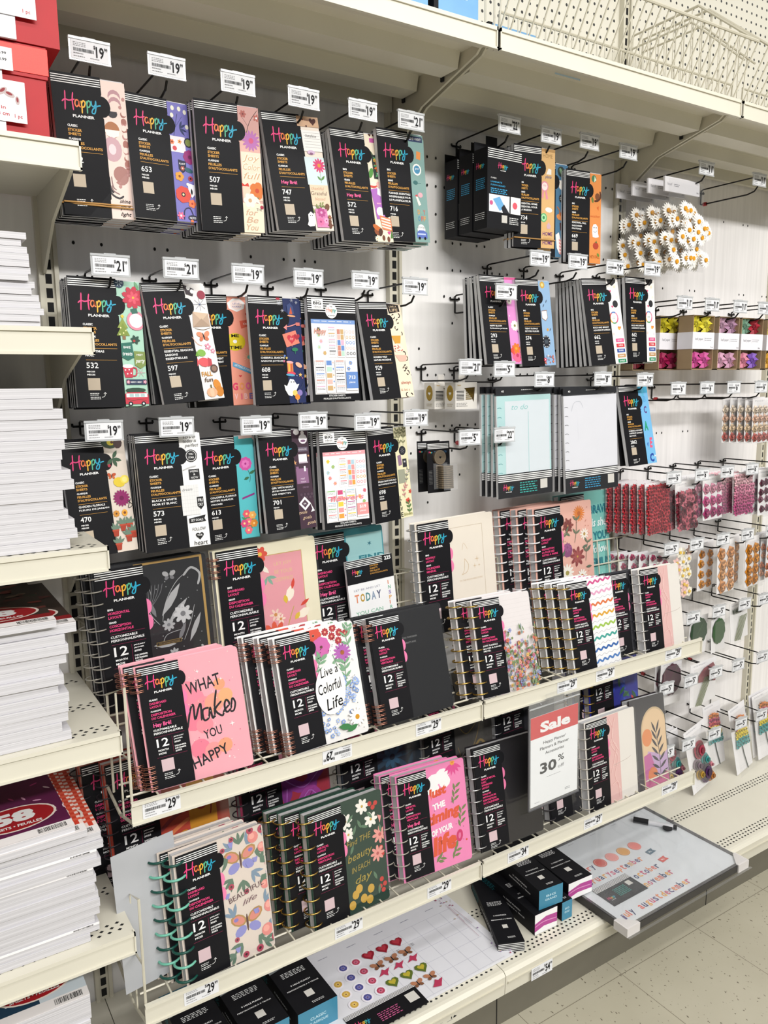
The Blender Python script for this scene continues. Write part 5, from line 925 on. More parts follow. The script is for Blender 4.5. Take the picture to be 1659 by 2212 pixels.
def V_beaut(m):
    L = C('5f7a68'); L2 = C('7c93a8'); P = C('e08a84'); Pu = C('8f8fcb')
    for cy, s_ in ((22, 1), (72, 1)):
        for sg in (-1, 1):
            m.oval(54+sg*7, cy-4, 7, 4.6, sg*-.5, C('b08a50')); m.oval(54+sg*7, cy-4, 5.4, 3.4, sg*-.5, C('d88a7c')); m.oval(54+sg*6, cy+5, 5.4, 3.8, sg*.5, Pu); m.oval(54+sg*9, cy-5, 2, 1.5, 0, C('8a7ac0'))
        m.oval(54, cy, .9, 7, 0, C('5a3a36'))
    for u, v, a in [(54, 10, -1.57), (48, 12, -2.3), (60, 12, -.9), (44, 18, 2.8), (66, 20, .2), (46, 34, 2.4), (62, 34, .8), (54, 38, 1.57), (70, 30, -.6), (70, 40, 1), (48, 86, 2.4), (62, 86, .8), (70, 62, -.8), (72, 78, .6), (44, 64, -2), (66, 92, .3), (42, 92, 2.6), (74, 10, -1)]:
        for da in (-.6, 0, .6): m.leaf(u, v, 10.5, 1.8, a+da, L if (u+v) % 3 else L2)
    for u, v, r_ in ((66, 8, 4.6), (73, 18, 4), (74, 66, 5), (70, 84, 5), (72, 48, 3.6)): m.dot(u, v, r_, P, 12); m.dot(u-1, v-1, r_*.55, C('eea89c'), 8)
    for u, v, r_ in ((64, 2, 3), (74, 4, 3.4), (48, 4, 2), (44, 40, 2.4), (76, 32, 2.4), (56, 48, 2.2), (62, 96, 3), (76, 92, 3.4), (44, 82, 2), (50, 96, 2.6), (40, 10, 2)): m.dot(u, v, r_, C(('b0405a', 'd9a63a')[int(u+v) % 2]), 10); m.dot(u, v, r_*.4, C('4a2a2a'), 8)
    for u, v in ((47, 8), (60, 28), (66, 26), (76, 40), (44, 90), (78, 74), (62, 66), (40, 46)): m.poly([(u-2.4, v-2), (u+2.4, v-2), (u+1, v+2), (u-1, v+2)], Pu)
    m.text('BEAUTIFUL', 56, 50, 4.2, C('5a3a42'), wd=30, al='c', bold=0, ang=-.16); m.text('life', 58, 57, 4, C('7a5a62'), wd=13, al='c', bold=0, shear=.4, ang=-.16)
def V_green(m):
    for u, v, r_ in ((58, 10, 7), (40, 18, 7), (66, 24, 7), (42, 30, 6)): m.flower(u, v, r_, 7, C('efece4'), C('c9a23a'), fat=.26, cr=.16)
    for u, v in ((66, 10), (72, 11), (69, 14), (74, 52), (75, 58), (72, 80), (75, 85), (70, 86), (73, 90)): m.dot(u, v, 2.2, C('c43a34'))
    m.flower(74, 40, 8, 8, C('e59a92'), C('b85a5a'), fat=.2, cr=.2); m.flower(70, 56, 7.4, 8, C('e59a92'), C('b85a5a'), fat=.2, cr=.2); m.poly([(73, 22), (77, 24), (75, 30)], C('e59a92'))
    for u, v in ((44, 84), (52, 90), (60, 84), (58, 93), (40, 92), (48, 80)): m.dot(u, v, 3.6, C('c9a040'), 10, 4)
    for u, v, a in ((52, 20, 1.2), (54, 26, .4), (48, 14, 2.4), (62, 16, .9), (46, 40, 2), (74, 30, 1.4), (64, 70, 1.2), (68, 92, -1.4), (50, 24, 2)): m.leaf(u, v, 9, 1.8, a, C('5a7a60'))
    g = C('a89440', .3)
    for t, u, v, h_, w_ in (('Find THE', 52, 40, 5, 26), ('beauty', 52, 54, 7, 26), ('IN EACH', 52, 64, 5, 20), ('day', 54, 75, 7, 18)): m.text(t, u, v, h_, g, wd=w_, al='c', bold=0, shear=.3, ang=-.1)
def V_timing(m):
    m.oval(46, 14, 9, 6, 0, WHITE); m.oval(56, 11, 8, 6, 0, WHITE); m.oval(42, 22, 9, 6, 0, WHITE); m.oval(58, 18, 7, 6, 0, WHITE)
    for i in range(6): m.leaf(69, 3, 12, 2, 1.57+(i-2.5)*.42, C('d8488e')); 
    m.flower(69, 2, 3, 7, C('e8a03a'), C('d9702e'), fat=.3); r_ = C('d9502c')
    for t, u, v, h_, w_, c, sh_ in (('Just', 48, 33, 12, 24, r_, .2), ('THE', 49, 42, 6, 15, WHITE, 0), ('timing', 54, 55, 11, 40, r_, .2), ('OF YOUR', 50, 66, 6, 26, WHITE, .1), ('life', 52, 85, 18, 30, r_, .2)): m.text(t, u, v, h_, c, wd=w_, al='c', bold=.05, shear=sh_, ang=-.1)
    for u, v, n, a in ((66, 42, 6, -1.1), (72, 66, 6, -1.2), (60, 94, 5, -.7), (40, 92, 4, -.3)):
        for i in range(n): m.leaf(u+i*1.6*math.cos(a), v+i*3.4*math.sin(a), 8, 1.7, a+(.6 if i % 2 else -.6), C('6f7f4a'))
    m.oval(70, 74, 4, 6, .2, C('c92a6a')); m.oval(70, 74, 1.6, 3, .2, C('e070a0')); m.dot(78, 80, 1, C('d9502c'))
    for i in range(18): m.dot(40+R.random()*36, 20+R.random()*75, .45, C('a83a7a'))
def V_boho(m):
    pts = [(20, 96)]+[(44+24*math.cos(PI+i*PI/12), 36+24*math.sin(PI+i*PI/12)) for i in range(13)]+[(68, 96)]; m.poly(pts, C('c9b088'))
    pts = [(22, 94.5)]+[(44+22*math.cos(PI+i*PI/12), 36+22*math.sin(PI+i*PI/12)) for i in range(13)]+[(66, 94.5)]; m.poly(pts, C('e2c39a'))
    m.poly([(22, 70), (30, 56), (44, 60), (56, 66), (66, 60), (66, 94), (22, 94)], C('c0a0c8')); m.poly([(22, 60), (34, 58), (40, 72), (38, 94), (22, 94)], C('c05a9a')); m.dot(30, 42, 9, C('e08a4a'), 16); m.oval(36, 82, 9, 9, 0, C('d97a3c')); m.poly([(22, 86), (66, 82), (66, 94.5), (22, 94.5)], C('c0528a'))
    m.stroke([(50, 88), (50, 60), (46, 38)], .8, C('2a1c28'))
    for i in range(7):
        for sg in (-1, 1): m.leaf(50-(6-i)*.6, 40+i*7.4, 15, 2, -PI/2+sg*(.5+i*.12), C('2a1c28'))
def V_flat(m): pass
def V_red(m):
    m.rect(36, .6, 58, 99, C('b8402e')); m.rect(58, .6, 79, 99, C('c98a1e'))
    for i in range(5): m.stroke([(36, 50+i*11), (46, 44+i*10), (58, 40+i*9)], 3, C(('cc4c5c', '8a2c34', 'd97a4a', 'a0345c', 'c23a2e')[i]))
    m.dot(68, 50, 4.4, C('a82a20')); m.stroke([(72, 40), (75, 52), (74, 60)], 1, C('8a2018')); m.dot(62, 84, 3, C('a82a20')); m.stroke([(40, 90), (50, 70), (56, 68)], 4, C('c9861e'))
def V_purple(m):
    m.rect(36, .6, 79, 99, C('a02a3c'))
    for p, c in (([(40, 70), (46, 40), (64, 50), (58, 80)], '7a2a7c'), ([(38, 50), (56, 62), (74, 48)], '8a2f86'), ([(44, 90), (60, 66), (72, 82)], '9c3a90')): m.stroke(p, 9, C(c)); m.stroke(p, .7, C('b06ac0'))
def V_navy(m):
    for i in range(9): m.leaf(52, 60, 22, 3, i*.7, C('1f3a4c'))
    m.flower(52, 60, 10, 8, C('28506a'), C('0f2430'), fat=.2); m.leaf(66, 80, 20, 3, -1.2, C('1a3344'))
def V_swirl(m):
    g = C('8a7446', .35); m.stroke([(36, 40), (50, 60), (66, 50), (60, 70), (44, 90)], .8, g); m.stroke([(56, 80), (66, 70), (76, 82)], 2.4, g); m.stroke([(40, 70), (46, 90)], .8, g)
def V_jungle(m):
    for i in range(22): m.leaf(40+R.random()*36, 50+R.random()*46, 12, 2.6, R.uniform(0, 6), C(R.choice(['2a5a3a', '2c4ab8', '3a7a5a', '2a3aa0', '6a3a9a'])))
    m.leaf(64, 74, 9, 1.6, 1, C('d0402e')); m.dot(50, 80, 2, C('c05a8a'))

BL = '0d0d10'
# back tier of the upper rack
TA = .325
def tier(x0, x1, ztop, y=-.175, rl=-.03, lean=-.08, yw=0.): return ((x0+x1)/2, y-TA/2*math.sin(-lean)*1, ztop-TA/2, yw, lean, rl), x1-x0
for nm, x0, x1, zt, g, ex, art, lab, dc, bk, kw in (
 ('silver foil flowers on black', .008, .274, 1.345, '17171a', X(HOR, big=1), V_black, 'large black planner with silver foil flowers and a gold edge, top left of the racks', 'clear', ((-.012, .028),), {}),
 ('the words LET JOY on pink', .287, .562, 1.353, 'eae3c8', X(DASH, big=1), V_joy, 'large cream framed pink planner with tulips and LET JOY BE YOUR COMPASS', 'rose', (), {}),
 ('a teal cover behind the INSPIRE sheet', .545, .784, 1.354, '2f8f9c', X(DASH, big=1, hey=1), V_teal, 'large teal planner partly covered by a hanging INSPIRE sticker book', 'clear', (), dict(y=-.142)),
 ('a plain cream cover with faint moon', .868, 1.15, 1.357, 'e8dfd2', X(MON, big=1), V_cream, 'large cream planner with a faint foil moon and fine frame line', 'rose', (), dict(disc='silver')),
 ('autumn flowers on salmon pink', 1.305, 1.563, 1.356, 'e5b3a4', dict(e=['CHECKLIST', 'LAYOUT'], f=['DISPOSITION', 'LA PAGE DES', 'LISTES A FAIRE'], big=1), V_floral, 'large salmon pink planner with autumn flowers and white discs', 'white', ((-.04, .03), (-.085, .05)), {}),
 ('mint lettering cover', 1.50, 1.735, 1.367, '7fc4bc', X(DASH, big=1), V_brave, 'large mint planner with bold hand lettering, rightmost in the back tier', 'clear', (), dict(y=-.085))):
    ps, w_ = tier(x0, x1, zt, kw.get('y', -.17)); planner(nm, ps, TA, w_/TA*100, g, ex, art, lab, kw.get('disc', dc), 11, bk)
# front tier of the upper rack
for nm, ps, h, wu, g, ex, art, lab, dc, nd, bk in (
 ('WHAT MAKES YOU HAPPY', (.158, -.366, 1.038, -.13, -.2, -.056), .263, 85, 'f0a9b4', X(DASH, hey=1), V_makes, 'pink planner lettered WHAT MAKES YOU HAPPY at the left of the upper rack', 'rose', 9, ((-.018, .026),)),
 ('LIVE A COLORFUL LIFE', (.466, -.363, 1.037, .04, -.235, -.016), .27, 81, 'f0eeec', DASH, V_live, 'white floral planner lettered Live a Colorful Life', 'rose', 9, ((-.024, .026), (-.05, .05))),
 ('a plain black cover', (.718, -.364, 1.04, -.015, -.24, -.019), .265, 84, '0c0c0f', VERT, V_plainblack, 'plain black planner in the front row of the upper rack', 'rose', 9, ((-.026, .026),)),
 ('a soft wildflower meadow', (1.031, -.364, 1.031, -.06, -.213, -.005), .265, 76, 'e2dcdc', X(DASH, t=['SOFT FLORALS', 'MOTIFS À FLEURS', 'PASTEL']), V_soft, 'pale planner covered in a meadow of tiny wildflowers with gold discs', 'gold', 9, ((-.034, .03),)),
 ('rainbow wavy lines', (1.369, -.366, 1.028, .0, -.225, .016), .262, 77, 'eeeeef', X(DASH, t=['HAPPY BRIGHTS', 'COULEURS VIVES']), V_wave, 'white planner with rainbow wavy lines and gold discs', 'gold', 9, ((-.022, .028), (-.045, .05))),
 ('pink marble and cream on the upper rack', (1.678, -.367, 1.025, .033, -.18, .03), .265, 77, 'e6e1da', DASH, V_marble, 'pink marble and cream planner at the right end of the upper rack', 'silver', 9, ())):
    planner(nm, ps, h, wu, g, ex, art, lab, dc, nd, bk)
planner('a black wrap between the wavy and marble ones', (1.565, -.335, 1.02, .03, -.18, .03), .262, 74, '22222a', DASH, V_flat, 'dark planner with gold discs squeezed between the wavy and marble planners', 'gold', 9, ())
# back tier of the lower rack, in the shade of the upper rail
for nm, x0, x1, g, ex, art, lab, dc in (
 ('red and orange art', .0, .288, 'a03a2a', X(DASH, t=['CUSTOMIZABLE', 'PERSONNALISABLE']), V_red, 'dark planner with red and orange abstract art, back of lower rack far left', 'black'),
 ('purple ribbon art', .312, .57, '8a2a4a', X(DASH, t=['CUSTOMIZABLE', 'PERSONNALISABLE']), V_purple, 'planner with purple ribbons on crimson, back of the lower rack', 'black'),
 ('navy leaf art', .6, .865, '0f1a24', DASH, V_navy, 'dark navy planner with leaf pattern, back of the lower rack', 'clear'),
 ('gold swirl art', .868, 1.13, '4a4744', VERT, V_swirl, 'taupe planner with gold swirls, back of the lower rack', 'clear'),
 ('a dim black wrap behind the sale sign', 1.14, 1.39, '1c1b22', VERT, V_flat, 'black planner in shade behind and left of the sale sign', 'silver'),
 ('blue jungle art', 1.545, 1.79, '2a2f90', DASH, V_jungle, 'planner with blue and green jungle art, back right of lower rack', 'gold')):
    ps, w_ = tier(x0, x1, .9, -.18); planner(nm, ps, TA, w_/TA*100, g, ex, art, lab, dc, 11, ((-.045, .03),) if nm in ('red and orange art', 'blue jungle art') else ())
# front tier of the lower rack
for nm, ps, h, wu, g, ex, art, lab, dc, nd, bk in (
 ('BEAUTIFUL LIFE and green discs', (.203, -.372, .588, .05, -.15, -.006), .292, 75, 'dccfc4', DASH, V_beaut, 'cream folk art planner lettered BEAUTIFUL LIFE with green and mint discs', 'teal', 9, ((-.024, .028), (-.045, .055))),
 ('white daisies on dark green', (.523, -.371, .581, .05, -.14, .008), .285, 79, '1d3a2e', VERT, V_green, 'dark green planner with white daisies and gold discs', 'gold', 9, ((-.045, .028), (-.07, .05))),
 ('JUST THE TIMING OF YOUR LIFE', (.786, -.37, .6, .0, -.2, .031), .272, 83, 'e884b4', X(VERT, hey=1), V_timing, 'bright pink planner lettered Just the Timing of Your Life', 'clear', 9, ((-.03, .028),)),
 ('a glossy black cover by the sale sign', (1.043, -.369, .6, -.02, -.2, .017), .285, 82, '120d12', dict(e=['SIMPLE METAL', 'DISC', 'DASHBOARD', 'LAYOUT'], f=['DISQUES', 'METALLIQUES', 'DISPOSITION', 'DU CALENDRIER']), V_flat, 'glossy black planner with silver discs left of the sale sign', 'silver', 9, ()),
 ('pink marble and cream on the lower rack', (1.466, -.371, .577, .02, -.12, .009), .28, 83, 'e6e1da', DASH, V_marble, 'pink marble and cream planner on the lower rack right of the sale sign', 'clear', 9, ())):
    planner(nm, ps, h, wu, g, ex, art, lab, dc, nd, bk)
planner('black discs under the sale sign', (1.315, -.345, .57, .02, -.14, .0), .27, 76, '17151a', VERT, V_flat, 'black planner with black discs seen under the sale sign', 'black', 9, ((-.04, .03),))
planner('arch', (1.69, -.335, .548, .12, -.2, .1), .315, 66, '221a20', VERT, V_boho, 'black planner without wrap showing a boho arch with dark leaves', 'black', 9, (), wrap=False)

# sticker book hanging over the teal planner
t = thing('sticker_book', 'small sticker book lettered TODAY and INSPIRE hanging over the teal planner', 'sticker book', (.716, -.205, 1.112), (-.1, -.05, 0)); h = .17; s = h/100
a = MB(); a.box(-.072, 0, 0, .072, .008, h, C('e9e9ea')); a.art(s, -.072, h, -.0002, (0, 0, 84.7, 100)); 
for i, (q, c, w_) in enumerate((('LET BE AND LET', '9a9aa8', 48), ('TODAY', 'a88a8a', 54), ('YOU CAN', '8ab8a0', 50))): 
    if i != 1: a.text(q, 34, 48+i*19, 6 if i else 3, C(c), wd=w_, al='c')
for j, (ch, c) in enumerate(zip('TODAY', ('d98a6a', 'b8923a', '5a8a8a', '8a9ab0', '5a5f7a'))): a.text(ch, 10+j*10, 66, 13, C(c), wd=8, bold=.03)
for j, ch in enumerate('INSPIRE'): a.text(ch, 72, 47+j*8, 6, C(('d98a6a', '8ab8a0', '9a8ab8', 'd9a86a')[j % 4]), wd=5 if ch != 'I' else 1.6, bold=.03)
a.build('sticker_sheets', t)
b = MB(); b.box(-.072, -.001, h*.64, .072, -.0003, h, BLACKINK); b.art(s, -.072, h, -.0012); stripes(b, 0, 66, 1.5, 2.6, 1); b.text('225', 70, 8, 6, WHITE, wd=12, bold=.03); logo(b, 10, 13, .62); b.text('STICKER', 42, 14, 2.4, GOLD, wd=16); b.text('SHEETS', 42, 18, 2.4, GOLD, wd=14); b.text("FEUILLES", 42, 22, 2.4, GOLD, wd=18); b.text("D'AUTOCOLLANTS", 42, 26, 2.4, GOLD, wd=32); b.build('header_card', t)

# sale sign hanging from the upper rail
t = thing('sale_sign', 'red and white 30% off sale sign in a clear sleeve on the upper rail', 'sign', (1.166, -.428, .565), (.0, -.02, 0)); SW, SH = .182, .265
a = MB(); a.box(-SW/2-.006, -.001, -.008, SW/2+.006, -.0004, SH+.045, CLEAR); a.box(-SW/2-.006, .0014, -.008, SW/2+.006, .002, SH+.045, CLEAR); a.box(-SW/2-.007, -.0015, -.009, SW/2+.007, .0025, -.006, C('5a5a5e')); a.box(-SW/2-.0075, -.0015, -.008, -SW/2-.005, .0025, SH+.03, C('6a6a6e')); a.box(-SW/2-.006, -.0018, SH+.024, SW/2+.006, .0025, SH+.026, HOLD); a.build('clear_sleeve', t)
b = MB(); b.box(-SW/2, 0, 0, SW/2, .001, SH, C('eceef0')); s = SH/100; b.art(s, -SW/2, SH, -.0001); b.rect(0, 0, SW/s, 24, C('cd3a3c'))
wu = SW/s; c_ = wu/2
b.text('Sale', c_+1, 19.6, 12, WHITE, wd=44, al='c', bold=.045); b.text("Happy Planner'", c_, 33, 3.4, BLACKINK, wd=33, al='c', bold=.01); b.text('Planners & Planner', c_, 39, 3.4, BLACKINK, wd=42, al='c', bold=.01); b.text('Accessories', c_, 45, 3.4, BLACKINK, wd=27, al='c', bold=.01)
b.text('30', c_-9, 66, 12.5, BLACKINK, wd=24, al='c', bold=.03); b.text('%', c_+5, 58, 7, BLACKINK, wd=9, bold=.012); b.text('off', c_+5, 66, 4, C('6a6a6e'), wd=9, bold=0); b.micro(c_-11, 71, 20, C('8a8a90'), 1); b.micro(6, 96, 7, C('8a8a90'), 1); b.micro(50, 92, 8, C('5a5a5e'), 2); b.build('printed_sign', t)
d = MB(); d.box(-.03, -.006, SH+.03, .03, .006, SH+.055, CLEAR); d.cyl((.045, -.003, SH+.034), .002, .004, C('3a3a3e'), 'y', 8); d.cyl((-.055, -.003, SH+.034), .002, .004, C('9a9a9e'), 'y', 8); d.build('rail_clip', t)

# blank white sheet standing at the left end of the lower rack
mb = MB(); pts = []
t = thing('paper_sheet', 'blank grey white backing sheet standing left of the green disc planner', 'paper sheet', (.035, -.352, .452), (-.12, -.02, .1)); mb.prism([(-.055, 0), (.09, .002), (.09, .31), (-.05, .305)], 0, .0008, C('b4b6ba')); mb.build('sheet', t)
# ------------------------------------------------------------------ paper pads on the left shelves
def paper_pad(x1, y0, z, th, label, group, cover=None, w=.36, tilt=0., d=.36, lab=False):
    t = thing('paper_pad', label, 'paper pad', (x1-w/2, y0+d/2, z), (0, 0, tilt), group)
    b = MB(); b.box(-w/2, -d/2, 0, w/2, d/2, th, PADEDGE); b.build('page_block', t)
    if cover:
        c = MB(); c.box(-w/2, -d/2-.0002, th, w/2, d/2, th+.0008, C('e8e4e4')); c.M = Matrix(((1, 0, 0, 0), (0, 0, 1, 0), (0, -1, 0, 0), (0, 0, 0, 1)))
        c.M = Matrix.Translation((0, 0, th+.001)) @ Matrix.Rotation(-PI/2, 4, 'X'); c.art(.01, -w/2, d/2, 0, (0, 0, w*100, d*100)); cover(c, w*100); c.M = None; c.build('cover_sheet', t)
    if lab:
        c = MB(); c.box(-w/2, -d/2-.0012, th-.004, w/2, -d/2-.0002, th+.0006, C('f2f0f2')); c.art(1, -w/2, th, -d/2-.0014); c.barcode(w-.05, .0, w-.012, .003, BLACKINK); c.build('cover_flap', t)
    return t
def cov58(g, ring, pat):
    def f(c, wu):
        c.rect(0, 0, wu, 33.4, C(g)); pat(c, wu); c.oval(wu-9.5, 27, 8, 5, 0, C('e9dcd2'), 24); c.oval(wu-9.5, 27, 7.5, 4.6, 0, C(ring), 24)
        c.text('58', wu-9.5, 28.6, 4.6, WHITE, wd=8, al='c', bold=.06); c.text('SHEETS • FEUILLES', wu-9.5, 30.4, 1, WHITE, wd=9.5, al='c', bold=.03)
        c.rect(0, 33.2, wu, 36, C('ece8e8')); c.barcode(wu-6.5, 33.7, wu-1.2, 35.4, BLACKINK); c.micro(2, 34, 16, C('8a8a8a'), 2, .8, .3)
    return f
NUM = lambda k: ('first', 'second', 'third', 'fourth', 'fifth', 'sixth', 'seventh', 'eighth', 'ninth', 'tenth', 'eleventh', 'twelfth', 'thirteenth', 'fourteenth', 'fifteenth', 'sixteenth', 'seventeenth', 'eighteenth')[k]
def camo(c, wu):
    for i in range(70): c.oval(R.random()*wu, R.random()*33, R.uniform(.8, 2.4), .7, R.uniform(-.4, .4), C(R.choice(['5a2a26', '2f3a2a', '7a6a5a', '3a2a26', '8a3a32'])))
    c.rect(0, 30.6, wu, 33.2, C('8a1c22'))
def gingham(c, wu):
    for i in range(9): c.rect(wu-16+i*1.8, 0, wu-15.1+i*1.8, 33.2, C('c8402e'))
    for i in range(18): c.rect(wu-16, i*1.8, wu, i*1.8+.9, C('d35a44'))
def plum(c, wu):
    for i in range(60): c.stroke([(R.random()*wu, R.random()*33) for _ in range(1)]*1+[(0, 0)], .01, C('c9508a'), 1) if 0 else c.oval(R.random()*wu, R.random()*33, .9, .25, R.uniform(0, 3), C(R.choice(['d9a0c0', 'b0407c', 'e8d0dc'])))
def stack(z0, z1, xr, name, top=None, th0=.0165, y0=-.39, jit=.012, labs=()):
    z = z0; k = 0; n = int((z1-z0)/th0)
    for k in range(n):
        th = (z1-z0)/n-.0006; last = k == n-1
        x = xr(k/n)+R.uniform(-jit, jit)
        paper_pad(x, y0+R.uniform(-.004, .004), z, th, '%s white pad from the bottom on the %s' % (NUM(k), name) if not last else 'topmost white pad on the %s' % name, 'paper pads stacked on the '+name, top if last else None, tilt=R.uniform(-.012, .012), lab=(k in labs)); z += th+.0006
stack(1.8382, 2.0, lambda f: -.085-.02*f, 'shelf below the red gift boxes', th0=.011, jit=.008)
stack(1.4372, 1.734, lambda f: -.062-.012*abs(f-.3), 'third left shelf', th0=.0175)
stack(1.0672, 1.275, lambda f: -.105+.012*f, 'left shelf with the camouflage cover', None, .0175)
paper_pad(-.068, -.385, 1.2755, .018, 'paper pad with camouflage cover and red 58 oval, right one on the stack', '', cov58('3a2f2a', 'a01c24', camo))
paper_pad(-.105, -.40, 1.2945, .013, 'topmost camouflage paper pad with red 58 oval, shifted left', '', cov58('3a2f2a', 'a01c24', camo))
stack(.6312, .84, lambda f: -.075+.018*f, 'left shelf with the gingham cover', None, .0165, labs=(1, 8, 10))
paper_pad(-.052, -.385, .8408, .016, 'red gingham paper pad with 58 oval, lowest of the covered pads', '', cov58('f0d8d0', 'a01c24', gingham)); paper_pad(-.082, -.395, .8578, .014, 'red gingham paper pad lying in the middle of the covered pads', '', cov58('f0d8d0', 'a01c24', gingham), tilt=.02)
paper_pad(-.105, -.392, .8732, .012, 'plum patterned paper pad with 58 oval, topmost of the covered pads', '', cov58('5a1c44', 'a01c24', plum), tilt=.03)
def santa(c, wu):
    c.rect(0, 0, wu, 9, C('8e1f22')); c.rect(0, 9, wu-18, 34, C('b0401e')); c.rect(wu-18, 9, wu-9, 34, C('1f3a50')); c.rect(wu-9, 9, wu, 34, C('c9d4dc'))
    for i in range(30): c.dot(wu-18+R.random()*9, 9+R.random()*22, .3, C('d8e0e4'))
    c.poly([(wu-7, 18), (wu-5, 14), (wu-3, 18), (wu-5, 21)], C('c06a4a')); c.poly([(wu-3, 10), (wu-1.4, 7), (wu, 11)], C('2f7a70')); c.poly([(wu-14, 24), (wu-11, 20), (wu-10, 28)], C('b04a4a'))
for k in range(6): paper_pad(-.112+.003*k, -.39+.004*(k % 2), .1862+k*.054, .0535, '%s pad from the bottom on the bottom left deck' % NUM(k) if k < 5 else 'top winter patterned paper pad on the bottom left deck', 'paper pads on the bottom left deck', cov58('f0f0f0', 'a01c24', santa) if k == 5 else None)

# red gift boxes on the top left shelf
GR = M('gift_box_red', hexc('b01a22'), .45, spec=.3); GL_ = M('red_glitter', hexc('d8281f'), .35, .4, var=.35, scale=900); RIB = M('satin_white_ribbon', hexc('e2e2ea'), .3)
for k, (z, x1, hh, y, lb) in enumerate(((2.154, -.048, .148, -.40, 'lower red gift box with glitter band and white ribbon'), (2.304, -.022, .16, -.405, 'upper red gift box with white ribbon, cut by the top of the picture'))):
    t = thing('gift_box', lb, 'gift box', (x1-.16, y+.15, z))
    a = MB(); a.box(-.157, -.147, 0, .157, .147, hh*.72, GR); a.build('box_body', t)
    b = MB(); b.box(-.16, -.15, hh*.66, .16, .15, hh, GR); b.build('lid', t)
    if k == 0: b = MB(); b.box(-.1615, -.1515, hh*.70, .1615, .1515, hh*.98, GL_); b.build('glitter_band', t)
    c = MB(); c.box(.035, -.1535, 0, .088, -.1475, hh+.0015, RIB); c.box(.035, -.1535, hh, .088, .15, hh+.0018, RIB); c.build('ribbon', t)
    d = MB(); L = C('eeeef0'); q = Matrix.Translation((0, -.1545, 0)); d.box(.02, -.156, .02 if k == 0 else .035, .121, -.155, .085 if k == 0 else .12, L); d.art(.001, .02, .085 if k == 0 else .12, -.1562, (0, 0, 101, 84))
    if k == 0:
        for u, v, r_ in ((30, 16, 9), (44, 14, 8), (56, 18, 9), (66, 22, 9), (78, 30, 7), (40, 26, 8)): d.oval(u+10, v, r_, r_*.5, u*.1, C('b9a8a8')); d.oval(u+10, v-1, r_*.6, r_*.25, u*.1, C('8a2a30'))
        d.text('in', 62, 46, 5, C('b8323c'), wd=7); d.text('3.3 cm', 50, 56, 6, C('b8323c'), wd=24); d.text('1 pc', 82, 58, 6, C('b8323c'), wd=12)
    else: d.text('1 pc', 80, 78, 6, C('b8323c'), wd=12)
    d.build('product_label', t)
    if k == 0:
        e = MB(); e.box(.02, -.1575, .1, .105, -.1565, .135, L); e.art(.001, .02, .135, -.1577); e.text('USA $8.99', 76, 12, 5, BLACKINK, wd=30, al='r', bold=.02); e.text('CAN $12.99', 76, 22, 5, BLACKINK, wd=36, al='r', bold=.02); e.build('price_sticker', t)

# boxes and wire bins on the cream top shelf
SKY = M('sky_blue_box_card', hexc('6fa8d8'), .3, coat=.3)
def blue_box(x0, x1, y0, y1, z, hh, lb, stripe=False):
    t = thing('blue_box', lb, 'box', ((x0+x1)/2, (y0+y1)/2, z)); a = MB(); w_ = (x1-x0)/2; d_ = (y1-y0)/2; a.box(-w_, -d_, 0, w_, d_, hh, SKY); a.art(.01, -w_, hh, -d_-.0003); 
    a.text('happy', w_*100-.0, 4, 3, C('cfe4f4'), wd=w_*120, al='c', shear=.3, bold=0); a.rect(w_*50, 5.5, w_*150, 5.9, C('bfd8ec')); a.build('carton', t)
    if stripe: b = MB(); b.box(-w_-.0005, -d_-.001, -.0, -w_+.012, d_, hh+.001, BLACKINK); b.build('black_side_panel', t)
blue_box(.55, .752, -.40, -.12, 2.5215, .12, 'sky blue box at the front of the top shelf, left one'); blue_box(.768, .893, -.40, -.12, 2.5215, .12, 'sky blue box with black edge, right one on the top shelf', True)
blue_box(.94, 1.09, -.38, -.15, 2.5285, .035, 'low blue box inside the wire bin, left one', True); blue_box(1.13, 1.31, -.36, -.15, 2.5285, .03, 'low blue box inside the wire bin, right one')
def wire_bin(x0, x1, lb):
    z = 2.522; t = thing('wire_bin', lb, 'wire basket', ((x0+x1)/2, 0, z), group='cream wire bins'); w_ = (x1-x0)/2; r = .0022
    a = MB(); a.tube([(-w_, -.425, .045), (w_, -.425, .045)], .0032, CWIRE); a.tube([(-w_, -.50, .135), (w_, -.50, .135)], .004, CWIRE); a.tube([(-w_, -.425, .004), (w_, -.425, .004)], r, CWIRE)
    n = 30
    for i in range(n+1):
        x = -w_+2*w_*i/n; a.tube([(x, -.50, .135), (x, -.425, .0)], r, CWIRE, 5); a.tube([(x, -.425, .045), (x, -.422, .003), (x, -.36, .003)], r*.8, CWIRE, 5)
    a.build('front_grid', t)
    b = MB()
    for y in (-.36, -.28, -.2, -.12, -.04): b.tube([(-w_, y, .004), (w_, y, .004)], r, CWIRE, 5)
    for i in range(15): x = -w_+2*w_*(i+.5)/15; b.tube([(x, -.42, .004), (x, -.04, .004), (x, -.03, .05)], r*.8, CWIRE, 5)
    b.tube([(-w_, -.03, .05), (w_, -.03, .05)], .003, CWIRE); b.build('floor_grid', t)
    for sx in (-w_, w_):
        c = MB(); c.tube([(sx, -.50, .135), (sx, -.30, .30), (sx, -.06, .30), (sx, -.03, .004), (sx, -.425, .004)], .004, CWIRE); c.tube([(sx, -.46, .10), (sx, -.28, .262), (sx, -.055, .262)], .003, CWIRE)
        for i in range(13):
            y = -.44+i*.032; zt = min(.30, .135+(y+.50)*.82); c.tube([(sx, y, zt), (sx, max(y, -.425), .0)], r, CWIRE, 5)
        c.build('side_grid', t)
